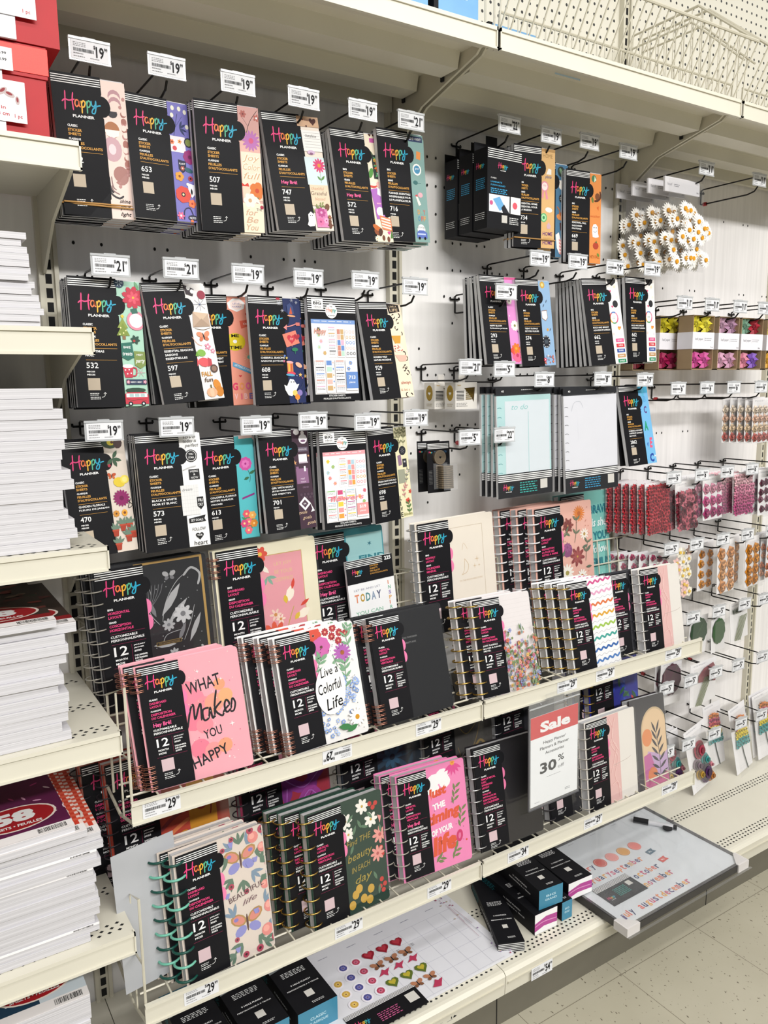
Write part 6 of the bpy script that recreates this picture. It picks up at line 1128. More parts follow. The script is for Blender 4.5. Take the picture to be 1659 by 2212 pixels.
wire_bin(W+.02, 2*W-.02, 'cream wire bin on the middle top shelf with blue boxes inside'); wire_bin(2*W+.03, 3*W-.02, 'cream wire bin on the right top shelf, mostly out of view')

# ------------------------------------------------------------------ middle bay: boxes, refills, tape, discs
def punch_hang(x, y, z, lb, front=True):
    t = thing('hanging_box', lb, 'box', (x, y, z), (0, 0, .03), 'black hanging punch boxes'); a = MB(); a.box(-.062, 0, 0, .062, .055, .205, BLACKINK); a.box(-.062, .053, .2, .062, .055, .228, BLACKINK)
    a.art(.001, -.062, .205, -.0002)
    for i in range(5): a.rect(1, 3+i*5.2, 123, 5+i*5.2, WHITE)
    for q in ((20, 30),): logo(a, 38, 34, 1.15)
    a.text('CLASSIC', 12, 78, 3.4, WHITE, wd=20); b_ = C('3a9ac8'); a.text('LAMINATE', 12, 88, 4, b_, wd=40, bold=.02); a.text('PUNCH BOARD', 12, 96, 4, b_, wd=52, bold=.02); a.micro(12, 102, 60, b_, 3, 5, 2.4)
    a.rect(6, 118, 80, 162, C('d9dde4')); a.poly([(20, 130), (44, 122), (66, 150), (44, 158)], C('6aa8d8')); a.poly([(50, 150), (60, 140), (80, 162), (56, 162)], C('22242c')); a.dot(14, 140, 6, C('c95a8a')); a.rect(84, 118, 121, 162, C('eceaea')); a.dot(100, 140, 9, C('d95a6a')); blank(a, 52, 168, 20, C('c9c6c0')); a.micro(80, 172, 34, WHITE, 4, 5, 2)
    a.M = Matrix.Translation((-.0622, 0, 0)) @ Matrix.Rotation(-PI/2, 4, 'Z'); a.art(.001, -.055, .205, 0)
    for c, pts in LETTERS: a.stroke([(10+q[0]*1.1, 34+q[1]*1.1) for q in pts], 1.3, LC[c], 4)
    a.micro(10, 76, 36, b_, 6, 5, 2.2); a.micro(8, 164, 38, WHITE, 4, 5, 1.4); a.M = None; a.build('carton', t)
    b = MB(); b.box(-.02, .0535, .228, .02, .0552, .25, BLACKINK); b.build('hang_tab', t)
punch_hang(1.134, -.222, 2.142, 'black hanging punch box with blue tool picture, foremost of three')
punch_hang(1.132, -.161, 2.140, 'black hanging punch box, middle of three'); punch_hang(1.128, -.100, 2.138, 'black hanging punch box, rearmost of three and nearest the pegboard')
def refill(x, y, z, w_, h_, rot, lb, teal, nb, grp):
    t = thing('refill_paper', lb, 'refill paper', (x, y, z), rot, 'refill papers foremost on their hooks'); s = h_/100; wu = w_/s
    a = MB(); a.box(-w_/2, 0, .0, w_/2, .008, h_*.93, PAGES); a.box(-w_/2+.002, -.0006, .0, w_/2, 0, h_*.93, C('b7dadb' if teal else 'dedfe6')); a.art(s, -w_/2, h_, -.0008)
    if teal:
        a.rect(10, 12, wu-2, 78, C('d8e0e6')); a.text('to do', 18, 20, 5, C('8fc6c6'), wd=20, shear=.3, bold=0); a.rect(38, 22, 38.5, 78, C('8fc6c6'))
    else: a.stroke([(10, 22), (14, 14), (22, 13), (26, 19)], .5, C('b9bcc6')); a.stroke([(18, 30), (19, 50)], .2, C('c4c6d0'))
    for i in range(8): a.stroke([(1, 18+i*8.4), (4, 17.6+i*8.4), (6, 18.4+i*8.4)], .5, C('5a9aa0') if teal else C('6a6a70'), 3)
    a.build('paper_sheets', t)
    b = MB(); b.box(-w_/2, -.0016, 0, w_/2, -.0009, h_*.22, BLACKINK); b.art(s, -w_/2, h_, -.0018); 
    for i in range(4): b.rect(0, 79+i*1.7, wu, 79.9+i*1.7, WHITE)
    logo(b, 6, 87, .42); bl = C('3a9ac8') if not teal else C('3fb0a8'); b.micro(26, 87, 22, bl, 5, 2.2, .9); blank(b, wu-15, 86, 9, C('cfccc6')); b.build('belly_band', t)
    c = MB(); c.box(-w_/2, -.0015, h_*.94, w_/2, .006, h_, BLACKINK); c.art(s, -w_/2, h_, -.0017); c.text('40', 6, 4, 2, WHITE, wd=3); c.micro(30, 2, 14, WHITE, 1); c.build('header_card', t)
    d = MB(); d.box(-w_/2-.003, -.0028, -.003, w_/2+.003, -.0022, h_+.001, COVERCLR); d.build('clear_bag', t)
    for k in range(nb): dup(t, (x-.005-.006*k, y+.018*(k+1), z+.002), (rot[0]*.7, 0, 0), '%s refill paper pack back from the front of the %s' % (ORD[k], grp), 'refill papers behind the '+grp)
refill(1.236, -.214, 1.404, .21, .315, (-.03, -.02, 0), 'teal edged lined refill paper pack with black band', True, 3, 'teal one'); refill(1.508, -.222, 1.398, .232, .317, (-.05, -.02, .0), 'plain white refill paper pack with black band', False, 6, 'plain white one')
GOLDM = M('gold_foil', hexc('b8953a'), .25, .9)
for k, (x, y, lb) in enumerate(((1.066, -.125, 'white tape box with gold rolls in its window, front one on its hook'), (1.040, -.062, 'white tape box, rear one on its hook'))):
    t = thing('tape_box', lb, 'tape box', (x, y, 1.660), (0, 0, .1), 'tape boxes'); a = MB(); a.box(-.045, -.022, 0, .04, .022, .075, C('e6e2dc')); a.box(-.012, -.001, .075, .012, .0005, .098, C('e6e2dc'))
    a.art(.001, -.045, .075, -.0223); a.text('happy', 8, 10, 4, C('c9a24a'), wd=14); 
    for i in range(7): a.rect(4, 24+i*4, 34, 26+i*4, BLACKINK)
    a.poly([(34, 16), (76, 14), (72, 56), (62, 42)], C('4a3a1c'))
    for i in range(6): a.rect(40, 18+i*5.5, 72-i*1.6, 21+i*5.5, GOLDM)
    a.micro(4, 58, 44, C('8a8a8a'), 3, 4, 1.4); a.M = Matrix.Translation((-.0452, 0, 0)) @ Matrix.Rotation(-PI/2, 4, 'Z'); a.art(.001, -.022, .075, 0); a.dot(22, 30, 14, GOLDM, 20, 22); a.dot(22, 30, 12, C('a08434'), 20, 19); a.heart(22, 31, 5, WHITE); a.micro(10, 60, 24, C('a89a7a'), 2, 5, 2); a.M = None; a.build('carton', t)
for k, (x, y, lb) in enumerate(((.958, -.165, 'black card of champagne gold binder discs, front one'), (.950, -.13, 'black card of binder discs hanging behind the front one'))):
    t = thing('disc_card', lb, 'disc pack', (x, y, 1.432), (-.05, 0, 0), 'binder disc cards'); a = MB(); a.box(-.039, 0, 0, .039, .002, .142, BLACKINK); a.art(.001, -.039, .142, -.0002)
    for i in range(4): a.rect(2, 6+i*4, 74, 8+i*4, WHITE)
    for c, pts in LETTERS: a.stroke([(6+q[0]*.4, 26+q[1]*.4) for q in pts], .7, LC[c], 4)
    a.micro(24, 27, 46, C('3a6a9a'), 2, 3, 1.2); a.micro(4, 80, 12, C('6a6a6a'), 10, 4, 1.2, 2); a.build('backing_card', t)
    CH_ = M('champagne_disc', hexc('b5a48c'), .3, .85); b = MB(); b.cyl((0, -.008, .098), .020, .008, CH_, 'y', 24); b.art(.001, 0, .098, -.0082); b.dot(0, 0, 17, M('champagne_disc_face', hexc('9a8b76'), .35, .8), 20); b.heart(0, 0, 4, BLACKINK); b.build('binder_disc', t)
    for i in range(11): c = MB(); c.cyl((.01, -.018, .012+i*.0058), .021, .0044, CH_, 'z', 18); c.build('binder_disc', t)
    d = MB(); d.box(-.014, -.040, .008, .034, -.0395, .08, CLEAR); d.build('blister', t)

# ------------------------------------------------------------------ base deck: calendars and punch boxes
T_ = .1862
t = thing('desk_calendar', 'large white desk calendar pad with heart, butterfly and bird stickers on the deck', 'calendar', (.70, -.328, T_), (0, 0, .012)); a = MB(); w_, d_ = .275, .152
a.box(-w_, -d_, 0, w_, d_, .007, C('dadae0')); a.M = Matrix.Translation((0, 0, .0072)) @ Matrix.Rotation(-PI/2, 4, 'X'); a.art(.001, -w_, d_, 0, (0, 0, 550, 304)); g = C('b8b8c4')
for i in range(6): a.rect(230+i*50, 60, 231+i*50, 300, g)
for i in range(6): a.rect(230, 60+i*48, 520, 61+i*48, g)
for i in range(5): a.micro(90+i*90, 30, 30, C('8a8a9a'), 1, 1, 2, 2)
for j in range(5):
    for i in range(3):
        u, v = 93+i*40, (93 if i > 0 else 135)+j*41
        if v < 225: c = C(('c9a24a', '4a4a8a', 'b0405a')[i]); a.dot(u, v, 16, C('e8e4ec'), 16); a.dot(u, v, 11, c, 12); a.dot(u, v, 4, BLACKINK, 8); a.flower(u, v, 7, 7, C(('e0c070', '7a7ab0', 'd0708a')[i]), C('5a2a3a'), fat=.25)
for i in range(3):
    u = 215+i*46; a.heart(u, 92, 19, C('8f1c2c')); a.heart(u, 90, 12, C('b03442')); a.butterfly(u, 138, 21, C('b0785a'), C('7a5038')); a.poly([(u-20, 176), (u-8, 166), (u, 156), (u+6, 163), (u+22, 160), (u+8, 174), (u+4, 184), (u-4, 174)], C('b23a58'))
    a.heart(u, 210, 19, C('5a6a2a')); a.heart(u, 208, 11, C('b8a83a')); a.micro(u+26, 120, 9, C('6a6a72'), 3, 4, 1.4, 2)
a.butterfly(309, 248, 19, C('b0785a'), C('7a5038')); a.butterfly(266, 250, 19, C('b0785a'), C('7a5038')); a.poly([(290, 284), (302, 274), (310, 264), (316, 271), (332, 268), (318, 284), (312, 292)], C('b23a58'))
for i in range(26): u = 500+R.random()*48; a.stroke([(u, 6+R.random()*290), (u+R.uniform(-10, 10), 6+R.random()*290)], 1.2, C(R.choice(['b8a890', '8a6a9a', 'a0506a', '8a8aa0'])), 3) if i < 6 else a.dot(u, 4+R.random()*298, 2.4, C(R.choice(['b8a890', '8a6a9a', 'a0506a'])))
a.M = None; a.build('calendar_pad', t)
b = MB(); b.box(-.229, -d_-.012, .0078, -.022, -d_+.064, .0092, BLACKINK); b.M = Matrix.Translation((0, 0, .0094)) @ Matrix.Rotation(-PI/2, 4, 'X'); b.art(.001, -.10, d_-.05+.0, 0)
b.M = Matrix.Translation((0, 0, .0096)) @ Matrix.Rotation(-PI/2, 4, 'X'); b.art(.001, -.229, -d_+.064, 0)
for i in range(4): b.rect(0, 1.5+i*3.4, 207, 3.2+i*3.4, WHITE)
logo(b, 14, 28, 1.35); b.micro(76, 36, 62, C('c05a8a'), 5, 6, 2.4); blank(b, 166, 24, 30, C('cfccc6')); b.M = None; b.build('header_band', t)
BLUEC = M('teal_blue_box_card', hexc('3f86a4'), .35); MAGC = C('b04a92', .35)
def punch_box(x0, x1, y0, y1, z, hh, rz, lb, end, lines=('11 HOLE PUNCH', 'PERFORATRICE À 11 TROUS'), big=False, stripe=False):
    t = thing('punch_box', lb, 'box', ((x0+x1)/2, (y0+y1)/2, z), (0, 0, rz)); w_ = (x1-x0)/2; d_ = (y1-y0)/2; a = MB(); a.box(-w_, -d_, 0, w_, d_, hh, BLACKINK, front=end)
    a.art(.001, -w_, hh, -d_-.0003, (0, 0, w_*2000, hh*1000)); W2 = w_*2000
    if end is MAGC: a.poly([(0, 0), (W2, 0), (W2, hh*300), (W2*.5, hh*250), (0, hh*450)], WHITE); a.poly([(0, hh*850), (W2*.4, hh*700), (W2, hh*750), (W2, hh*1000), (0, hh*1000)], WHITE); a.stroke([(0, hh*600), (W2*.4, hh*480), (W2, hh*560)], 3, C('d890c0'))
    elif stripe:
        for i in range(7): a.rect(0, 4+i*5, W2, 6+i*5, WHITE)
    else: a.text('CLASSIC' if big else 'BIG', W2/2, hh*450, hh*110, C('bcdce8'), wd=W2*.4, al='c', bold=.02); a.text('CLASSIQUE' if big else 'GRAND', W2/2, hh*640, hh*110, C('bcdce8'), wd=W2*.5, al='c', bold=.02)
    a.M = Matrix.Translation((0, 0, hh+.0003)) @ Matrix.Rotation(-PI/2, 4, 'X'); a.art(.001, -w_, d_, 0, (0, 0, W2, d_*2000)); D2 = d_*2000
    a.micro(W2*.2, D2*.4, W2*.6, WHITE, 4, 5, 1.8); a.text(lines[0], W2/2, D2*.62, 5, WHITE, wd=W2*.5, al='c', bold=.02); a.text(lines[1], W2/2, D2*.68, 5, WHITE, wd=W2*.8, al='c', bold=.02); blank(a, W2*.42, D2*.75, W2*.2, C('cfccc6')); a.micro(W2*.44, D2*.92, W2*.3, WHITE, 2, 4, 1.4)
    if big: a.poly([(0, 0), (W2, 0), (W2, D2*.14), (0, D2*.08)], BLUEC); a.poly([(0, D2*.2), (W2, D2*.12), (W2, D2*.26), (0, D2*.34)], C('7f8486'))
    a.M = Matrix.Translation((-w_-.0003, 0, 0)) @ Matrix.Rotation(-PI/2, 4, 'Z'); a.art(.001, -d_, hh, 0); a.text(lines[0], D2*.6, hh*420, 5, WHITE, wd=D2*.3, al='c', bold=.02); a.text(lines[1], D2*.6, hh*600, 5, WHITE, wd=D2*.45, al='c', bold=.02); a.micro(D2*.05, hh*250, D2*.25, C('2f8a94'), 4, 5, 2)
    a.M = None; a.build('carton', t); return t
TL = ('9 HOLE PUNCH', 'PERFORATRICE À 9 TROUS')
punch_box(.352, .46, -.412, -.18, T_, .072, .02, 'black and blue hole punch box marked CLASSIC, nearest the desk calendar', BLUEC, TL, True); punch_box(.225, .335, -.40, -.17, T_, .066, .03, 'black hole punch box left of the CLASSIC marked one', BLUEC, TL, True); punch_box(.10, .21, -.395, -.16, T_, .06, .02, 'black hole punch box, leftmost on the base deck', BLUEC, TL, True)
punch_box(1.0, 1.075, -.478, -.19, T_, .03, -.42, 'flat black box with striped end, bottom of the punch box pile', BLACKINK, stripe=True)
punch_box(1.082, 1.165, -.455, -.20, T_+.0005, .062, -.04, 'black punch box with magenta end under the blue ended one', MAGC); punch_box(1.112, 1.197, -.448, -.22, T_+.0635, .06, -.10, 'black punch box with blue end, top of the pile', BLUEC)
punch_box(1.187, 1.227, -.452, -.24, T_, .058, -.02, 'narrow punch box with blue lower end between two magenta ones', BLUEC); punch_box(1.241, 1.335, -.43, -.17, T_+.03, .055, -.05, 'black punch box with magenta end leaning on the framed calendar', MAGC)
# framed dry erase calendar
t = thing('dry_erase_calendar', 'framed dry erase calendar with month names and a marker, overhanging the deck', 'calendar', (1.574, -.395, T_+.003), (0, 0, .01)); w_, d_ = .287, .203
a = MB(); FR = M('black_frame', (.03, .028, .028), .35)
for bx in ((-w_, -d_, w_, -d_+.012), (-w_, d_-.012, w_, d_), (-w_, -d_, -w_+.012, d_), (w_-.012, -d_, w_, d_)): a.box(bx[0], bx[1], 0, bx[2], bx[3], .022, FR)
a.build('frame', t)
a = MB(); a.box(-w_+.01, -d_+.01, .006, w_-.01, d_-.01, .0185, C('d2d6da')); a.M = Matrix.Translation((0, 0, .0187)) @ Matrix.Rotation(-PI/2, 4, 'X'); a.art(.001, -w_, d_, 0)
for i in range(5): a.micro(60+i*105, 22, 26, C('9a9aa2'), 1, 1, 2, 2)
MC = [C(q) for q in ('d9604e', '2f3a66', 'e0a24a', 'c95a78', '5a4a7a', 'e08a5a')]
def months(s, u, v, k=13):
    x = u
    for i, ch in enumerate(s): a.text(ch, x, v, 19 if ch not in 'bdhlt' else 25, MC[(i+len(s)) % 6], wd=k*(.78 if ch not in 'il' else .25), bold=.015); x += k*(1 if ch not in 'il' else .5)
for s_, u, v in (('january', 38, 160), ('february', 36, 212), ('july', 28, 372), ('august', 107, 372), ('september', 166, 216), ('october', 211, 270), ('november', 205, 314), ('december', 209, 373)): months(s_, u, v, 16.5)
for i, c in enumerate(('c0483e', 'dc8a84', 'cf9438', 'e07a72')): a.dot(180+i*55, 148, 22, C(c), 20); a.dot(180+i*55, 148, 18.6, C('e0b0a0'), 20); a.dot(180+i*55, 148, 17.6, C(c), 20)
for u, v, c in ((346, 190, '4f6a7a'), (345, 240, 'c94a3e')): a.poly([(u, v), (u+34, v-4), (u+30, v+6), (u+36, v+16), (u+2, v+20)], C(c)); a.text('BILL', u+16, v+11, 6, WHITE, wd=14, al='c')
a.M = None; a.build('whiteboard_sheet', t)
a = MB(); a.box(-w_+.05, -d_+.088, .0193, -w_+.201, -d_+.176, .0203, BLACKINK); a.M = Matrix.Translation((0, 0, .0206)) @ Matrix.Rotation(-PI/2, 4, 'X'); a.art(.001, -w_+.05, (-d_+.176), 0)
for i in range(5): a.rect(0, 2+i*4, 151, 4+i*4, WHITE)
logo(a, 8, 48, 1.0); a.micro(52, 34, 50, C('2fa094'), 6, 6, 2.4); blank(a, 112, 28, 20, C('cfccc6')); a.M = None; a.build('title_card', t)
a = MB(); a.M = Matrix.Translation((.218, .09, .027)) @ Matrix.Rotation(-.98, 4, 'Z'); a.cyl((-.032, 0, 0), .008, .085, C('c8c8cc'), 'x', 12); a.cyl((.053, 0, 0), .0081, .012, C('2a2a2c'), 'x', 12); a.M = None; a.build('marker_barrel', t)
a = MB(); a.M = Matrix.Translation((.218, .09, .027)) @ Matrix.Rotation(-.98, 4, 'Z'); a.cyl((-.078, 0, 0), .0105, .05, C('1e1e20'), 'x', 12); a.M = None; a.build('marker_cap', t); a = MB(); a.cyl((.226, .052, .0260), .016, .005, C('222224'), 'z', 16); a.build('round_magnet', t)
for sx, sy in ((-1, -1), (1, -1)):
    a = MB(); x, y = sx*w_, sy*d_; a.prismz([(x+.004*sx, y-.004), (x-.05*sx, y-.004), (x-.05*sx, y+.006), (x-.008*sx, y+.045), (x+.004*sx, y+.045)][::(1 if sx < 0 else -1)][::-1], -.002, .0245, C('d4d0ce')); a.build('corner_protector', t)
a = MB(); a.box(-w_-.004, -d_-.012, -.0015, w_+.012, -d_-.004, -.0008, CLEAR); a.box(-w_, -d_, .0255, w_, d_, .0258, CLEAR); a.build('shrink_wrap', t)

# ------------------------------------------------------------------ right bay: bags of paper flowers
CARD = C('e9e7e8')
def bag(x, y, z, w_, h_, rot, lb, fill, nb=0, bk='', card=True, header=False, dxb=-.006, dy=.02):
    t = thing('flower_bag', lb, 'bag of paper flowers', (x, y, z), rot, 'foremost flower bags on their hooks')
    if card: a = MB(); a.box(-w_/2, 0, 0, w_/2, .0012, h_, CARD); a.art(.001, -w_/2, h_, -.0002); a.micro(w_*120, 8, w_*500, C('9a9aa0'), 2, 3, 1); a.build('backing_card', t)
    if header: a = MB(); a.box(-w_/2-.002, -.003, h_-.045, w_/2+.002, .003, h_, C('e4e2e6')); a.art(.001, -w_/2, h_, -.0033); a.text('leaf', 12, 26, 8, C('9a9aa2'), wd=24, bold=0); a.micro(46, 20, 30, C('8a8a90'), 2, 5, 2); a.text('24 ct', w_*1000-16, 38, 5, C('5a5a60'), wd=12); a.build('header_card', t)
    fill(t, w_, h_)
    f = MB(); f.box(-w_/2-.003, -.018, -.003, w_/2+.003, -.0175, h_-.01, FILM); f.build('clear_bag_front', t)
    for k in range(nb): dup(t, (x+dxb*(k+1), y+dy*(k+1), z+.002), (rot[0]*(.7-.08*k), rot[1], rot[2]*.4), '%s flower bag back on the hook of %s' % (ORD[k], bk), 'flower bags queued behind '+bk)
    return t
def rosettes(cols, nx, ny, r, jit=.2, v0=.04, v1=.82, name='paper_rose', style=0, one=False):
    def f(t, w_, h_):
        big = MB() if one else None
        for j in range(ny):
            for i in range(nx):
                x = -w_/2+w_*(i+.5)/nx+R.uniform(-jit, jit)*w_/nx; z = h_*(v0+(v1-v0)*(j+.5)/ny)+R.uniform(-jit, jit)*h_/ny*.6; c = cols(i/nx, j/ny); m = big or MB(); m2 = C(c); dk = C(darker(c))
                if style == 0:      # layered rosette
                    for q, (rr_, yy) in enumerate(((r, -.004), (r*.75, -.008), (r*.48, -.0115), (r*.24, -.014))):
                        vs = [(x, yy-.002, z)]; n = 10
                        for a_ in range(n): an = 2*PI*a_/n+q*.4; k = rr_*(1.12 if a_ % 2 else .88); vs.append((x+k*math.cos(an), yy+(.003 if a_ % 2 else 0), z+k*math.sin(an)))
                        m.add(vs, [(0, 1+(a_+1) % n, 1+a_) for a_ in range(n)], m2 if q % 2 == 0 else dk)
                elif style == 1:    # daisy
                    petals(m, x, -.006+R.uniform(-.004, .004), z, r, 12, C('f2f0ea'), C('d89a2a'))
                else:               # five petal blossom
                    petals(m, x, -.006+R.uniform(-.006, .0), z, r, 6, m2, C('e6c04a') if style == 2 else dk, .42)
                if not one: m.build(name, t)
        if one: o = big.build(name, t); o['kind'] = 'stuff'
    return f
def darker(h): return ''.join('%02x' % int(int(h[i:i+2], 16)*.72) for i in (0, 2, 4))
def petals(m, x, y, z, r, n, pm, cm, fat=.2):
    for k in range(n):
        an = 2*PI*k/n+x*50; c, s_ = math.cos(an), math.sin(an); f = r*fat
        P4 = [(x+r*.18*c, y-.001, z+r*.18*s_), (x+r*.6*c+f*s_, y-.003, z+r*.6*s_-f*c), (x+r*c, y+.001, z+r*s_), (x+r*.6*c-f*s_, y-.003, z+r*.6*s_+f*c)]
        m.add(P4, [(0, 1, 2, 3)], pm)
    m.cyl((x, y-.006, z), r*.26, .004, cm, 'y', 8)
pick = lambda *c: (lambda u, v: R.choice(c))
# daisies at the top of the bay
def daisies(t, w_, h_):
    for k in range(56):
        m = MB(); x = R.uniform(-.46, .46)*w_; z = h_*R.uniform(.04, .64); petals(m, x, -.004-.0009*k, z, .027, 15, C('f7f5f0'), C('dc9a26'), .17); m.build('paper_daisy', t)
T = bag(1.91, -.205, 2.085, .185, .285, (-.03, -.02, .06), 'clear bag of white daisies with yellow centres under a white header card', daisies, 3, 'the white daisies', card=False, header=True, dxb=-.016, dy=.05)
# kraft window boxes
KR = M('kraft_card', hexc('9c8566'), .7)
def kraft(x, y, lb, top, bot, z=1.768, ct='3 ct', grp='kraft window boxes of paper flowers', w_=.122, rz=.04):
    t = thing('kraft_box', lb, 'box', (x, y, z), (0, 0, rz), grp); h_ = .182; d = .058; a = MB()
    a.box(-w_/2, 0, 0, -w_/2+.003, d, h_, KR); a.box(w_/2-.003, 0, 0, w_/2, d, h_, KR); a.box(-w_/2, d-.003, 0, w_/2, d, h_, KR); a.box(-w_/2, 0, 0, w_/2, d, .003, KR); a.box(-w_/2, 0, h_-.003, w_/2, d, h_, KR); a.build('carton', t)
    b = MB(); b.box(-w_/2-.001, -.0012, h_*.38, w_/2+.001, -.0004, h_*.69, C('eceaf0')); b.box(-w_/2-.0015, -.0012, h_*.38, -w_/2-.0005, d, h_*.69, C('e2e0e6')); b.art(.001, -w_/2, h_, -.0014); b.text('leaf paper', 14, 84, 9, C('6a6a72'), wd=44, bold=0); b.rect(64, 74, 64.6, 88, C('8a8a90')); b.micro(68, 76, 40, C('9a9aa0'), 2, 6, 2); b.text(ct, 104, 108, 5, C('4a4a50'), wd=12); b.build('paper_sleeve', t)
    for zz, cols in ((h_*.84, top), (h_*.18, bot)):
        for i in (-1, 1):
            m = MB(); c = C(cols[0] if i < 0 else cols[1]); 
            for k in range(7):
                an = k*.9+zz*30; m.add([(i*.028, .012, zz), (i*.028+.029*math.cos(an), .004, zz+.028*math.sin(an)), (i*.028+.031*math.cos(an+.5), .02, zz+.030*math.sin(an+.5)), (i*.028+.029*math.cos(an+1), .006, zz+.027*math.sin(an+1))], [(0, 1, 2, 3)], c)
            m.ring((i*.028, .012, zz), .008, .004, C(darker(cols[0] if i < 0 else cols[1])), 'y', 8, 5); m.build('paper_flower', t)
kraft(2.058, -.195, 'kraft window box with yellow flowers above and pink below, front one', ('ded23a', 'e2d848'), ('c94e96', 'd05ca0')); kraft(1.985, -.118, 'kraft window box, second in line behind the yellow and pink one', ('d8cc32', 'd8cc32'), ('a01c50', 'a01c50')); kraft(1.925, -.058, 'kraft window box, rearmost behind the yellow and pink one', ('d8cc32', 'c9a83a'), ('7a1c2c', '8a1c3c'))
kraft(2.205, -.192, 'kraft window box with pale mauve petals above and below', ('c8a0b8', 'b890ac'), ('d6a6be', 'c898b2'), w_=.118, rz=0.0); kraft(2.342, -.192, 'kraft window box with green and red above, rose and purple below', ('7fa890', 'b03040'), ('d88aa0', '8a60c0'), ct='18 ct', w_=.13, rz=0)
kraft(2.50, -.188, 'kraft window box with yellow flowers cut by the right picture edge', ('c9c050', 'c9c050'), ('d9a83a', 'd9a83a'), w_=.12, rz=0)
def wood(x, y, z, w_, h_, rot, *a, **k): return bag(x, y, z, w_, h_, rot, *a, **k)
B = bag
B(1.845, -.205, 1.222, .115, .172, (-.06, -.02, .05), 'white card crowded with crimson blossoms and pearl centres', rosettes(pick('a8202c', 'b82c38', '9c1c2a', 'c03a44'), 9, 14, .0125, .35, .02, .94, 'crimson_blossoms', 3, True), 5, 'the crimson blossoms', dxb=-.014, dy=.022)
B(1.998, -.205, 1.222, .11, .165, (-.05, -.03, .05), 'card of dark maroon and dusty rose daisies', rosettes(pick('6a1c2c', 'b85a68', '5a1824', 'c06a78'), 5, 7, .0175, .3, .02, .78, 'paper_daisy', 3), 3, 'the maroon and rose daisies', dxb=-.012, dy=.025)
B(2.15, -.205, 1.238, .115, .155, (-.05, -.02, .03), 'card of nine pink rosettes fading from pale to deep', rosettes(lambda u, v: ('a83a6e', 'c85a8a', 'dc96ac')[min(2, int(v*3))], 3, 3, .0195, .05, .03, .86), 3, 'the nine pink rosettes', dxb=-.012, dy=.025)
B(2.325, -.205, 1.24, .112, .155, (-.04, -.02, .0), 'card of tiny pale to rose pink petals', rosettes(lambda u, v: ('b84a80', 'c8648e', 'd888a4', 'e8b8c0')[min(3, int(v*4))], 8, 12, .0125, .35, .02, .94, 'pink_blossoms', 3, True), 2, 'the rose pink petals', dxb=-.03, dy=.04)
B(2.49, -.20, 1.22, .11, .175, (-.04, 0, 0), 'card of dusky flowers at the right edge below the pink ones', rosettes(pick('6a3a4a', '8a5a6a'), 3, 4, .014, .2), 3, 'the dusky right edge flowers')
B(1.99, -.205, .972, .085, .185, (-.03, -.03, .0), 'clear bag of white and yellow plumeria blossoms beside the marble planner', rosettes(pick('f0ece4', 'ecc6c0', 'efe9d8'), 3, 6, .021, .3, .02, .96, 'paper_plumeria', 2), 0, '', card=False)
B(1.90, -.18, .975, .10, .165, (-.02, 0, 0), 'clear bag with wine red flowers half hidden by the marble planner', rosettes(pick('b04a6a', 'ece6e0'), 3, 4, .012, .3, .4, .95), 5, 'the wine red flowers', dxb=-.028, dy=.022)
B(2.252, -.205, .952, .112, .198, (-.02, -.02, .05), 'white card of eight peach coloured carnations', rosettes(pick('dc9c68', 'e0a876'), 2, 4, .0245, .1, .03, .84, 'paper_carnation'), 0, '')
B(2.205, -.15, .955, .09, .19, (-.02, 0, 0), 'card of orange roses behind the peach carnations', rosettes(pick('d98e2e', 'c97e26'), 2, 4, .016, .1), 0, '')
B(2.415, -.205, .95, .095, .195, (-.02, -.02, .05), 'card of orange roses right of the peach carnations', rosettes(pick('dc9230', 'd08428'), 2, 4, .022, .08, .03, .84), 1, 'the orange roses', dxb=-.055, dy=.05)
B(2.56, -.2, .95, .10, .19, (0, 0, 0), 'card of coral flowers at the right picture edge', rosettes(pick('c98060', 'd9a080'), 3, 4, .014, .2), 2, 'the coral flowers')
B(2.42, -.205, 1.5, .12, .165, (-.02, -.02, 0), 'card of cream and coral pearls roses at the right edge', rosettes(lambda u, v: ('c06a62', 'e2c8a8', 'e0b8a0', 'e8d8c4')[min(3, int(v*4))], 4, 4, .0165, .05, .02, .84), 4, 'the cream and coral roses', dxb=-.016, dy=.02)
def leafy(n, col, stem=False, red=False):
    def f(t, w_, h_):
        for k in range(n):
            m = MB(); m.art(.001, -w_/2, h_, -.004-.004*k); W2 = w_*1000; H2 = h_*1000
            if stem:
                for i in range(6): m.tube([(-w_*.3+i*.005, -.004-.001*i, 0), (w_*.02+i*.008, -.006, h_*.62)], .0014, C('76805c'))
                if red: m.poly([(W2*.3, H2*.3), (W2*.5, H2*.16), (W2*.85, H2*.1), (W2*1.0, H2*.3), (W2*.95, H2*.56), (W2*.7, H2*.5), (W2*.28, H2*.46)], C('8a4850')); m.stroke([(W2*.5, H2*.35), (W2*.7, H2*.5), (W2, H2*.4)], 2, C('6a2c3a'))
                else:
                    for i in range(7): m.leaf(W2*.2+i*6, H2*.3, 26, 4, -1.9+.15*i, C('2c4232'))
            else:
                p = [(W2*.5+W2*.46*math.cos(a_)*(1+.05*math.sin(9*a_)), H2*.42+H2*.36*math.sin(a_)*(1+.05*math.sin(11*a_))) for a_ in [2*PI*i/28 for i in range(28)]]; m.poly(p, C(col)); m.stroke([(W2*.2, H2*.72), (W2*.5, H2*.42), (W2*.8, H2*.12)], 1.4, C('4a6a42'))
                for i in range(5): m.stroke([(W2*(.3+.1*i), H2*(.62-.12*i)), (W2*(.5+.1*i), H2*(.66-.12*i))], .8, C('4a6a42'), 1)
            m.build('paper_leaf' if not stem else 'paper_bouquet', t)
    return f
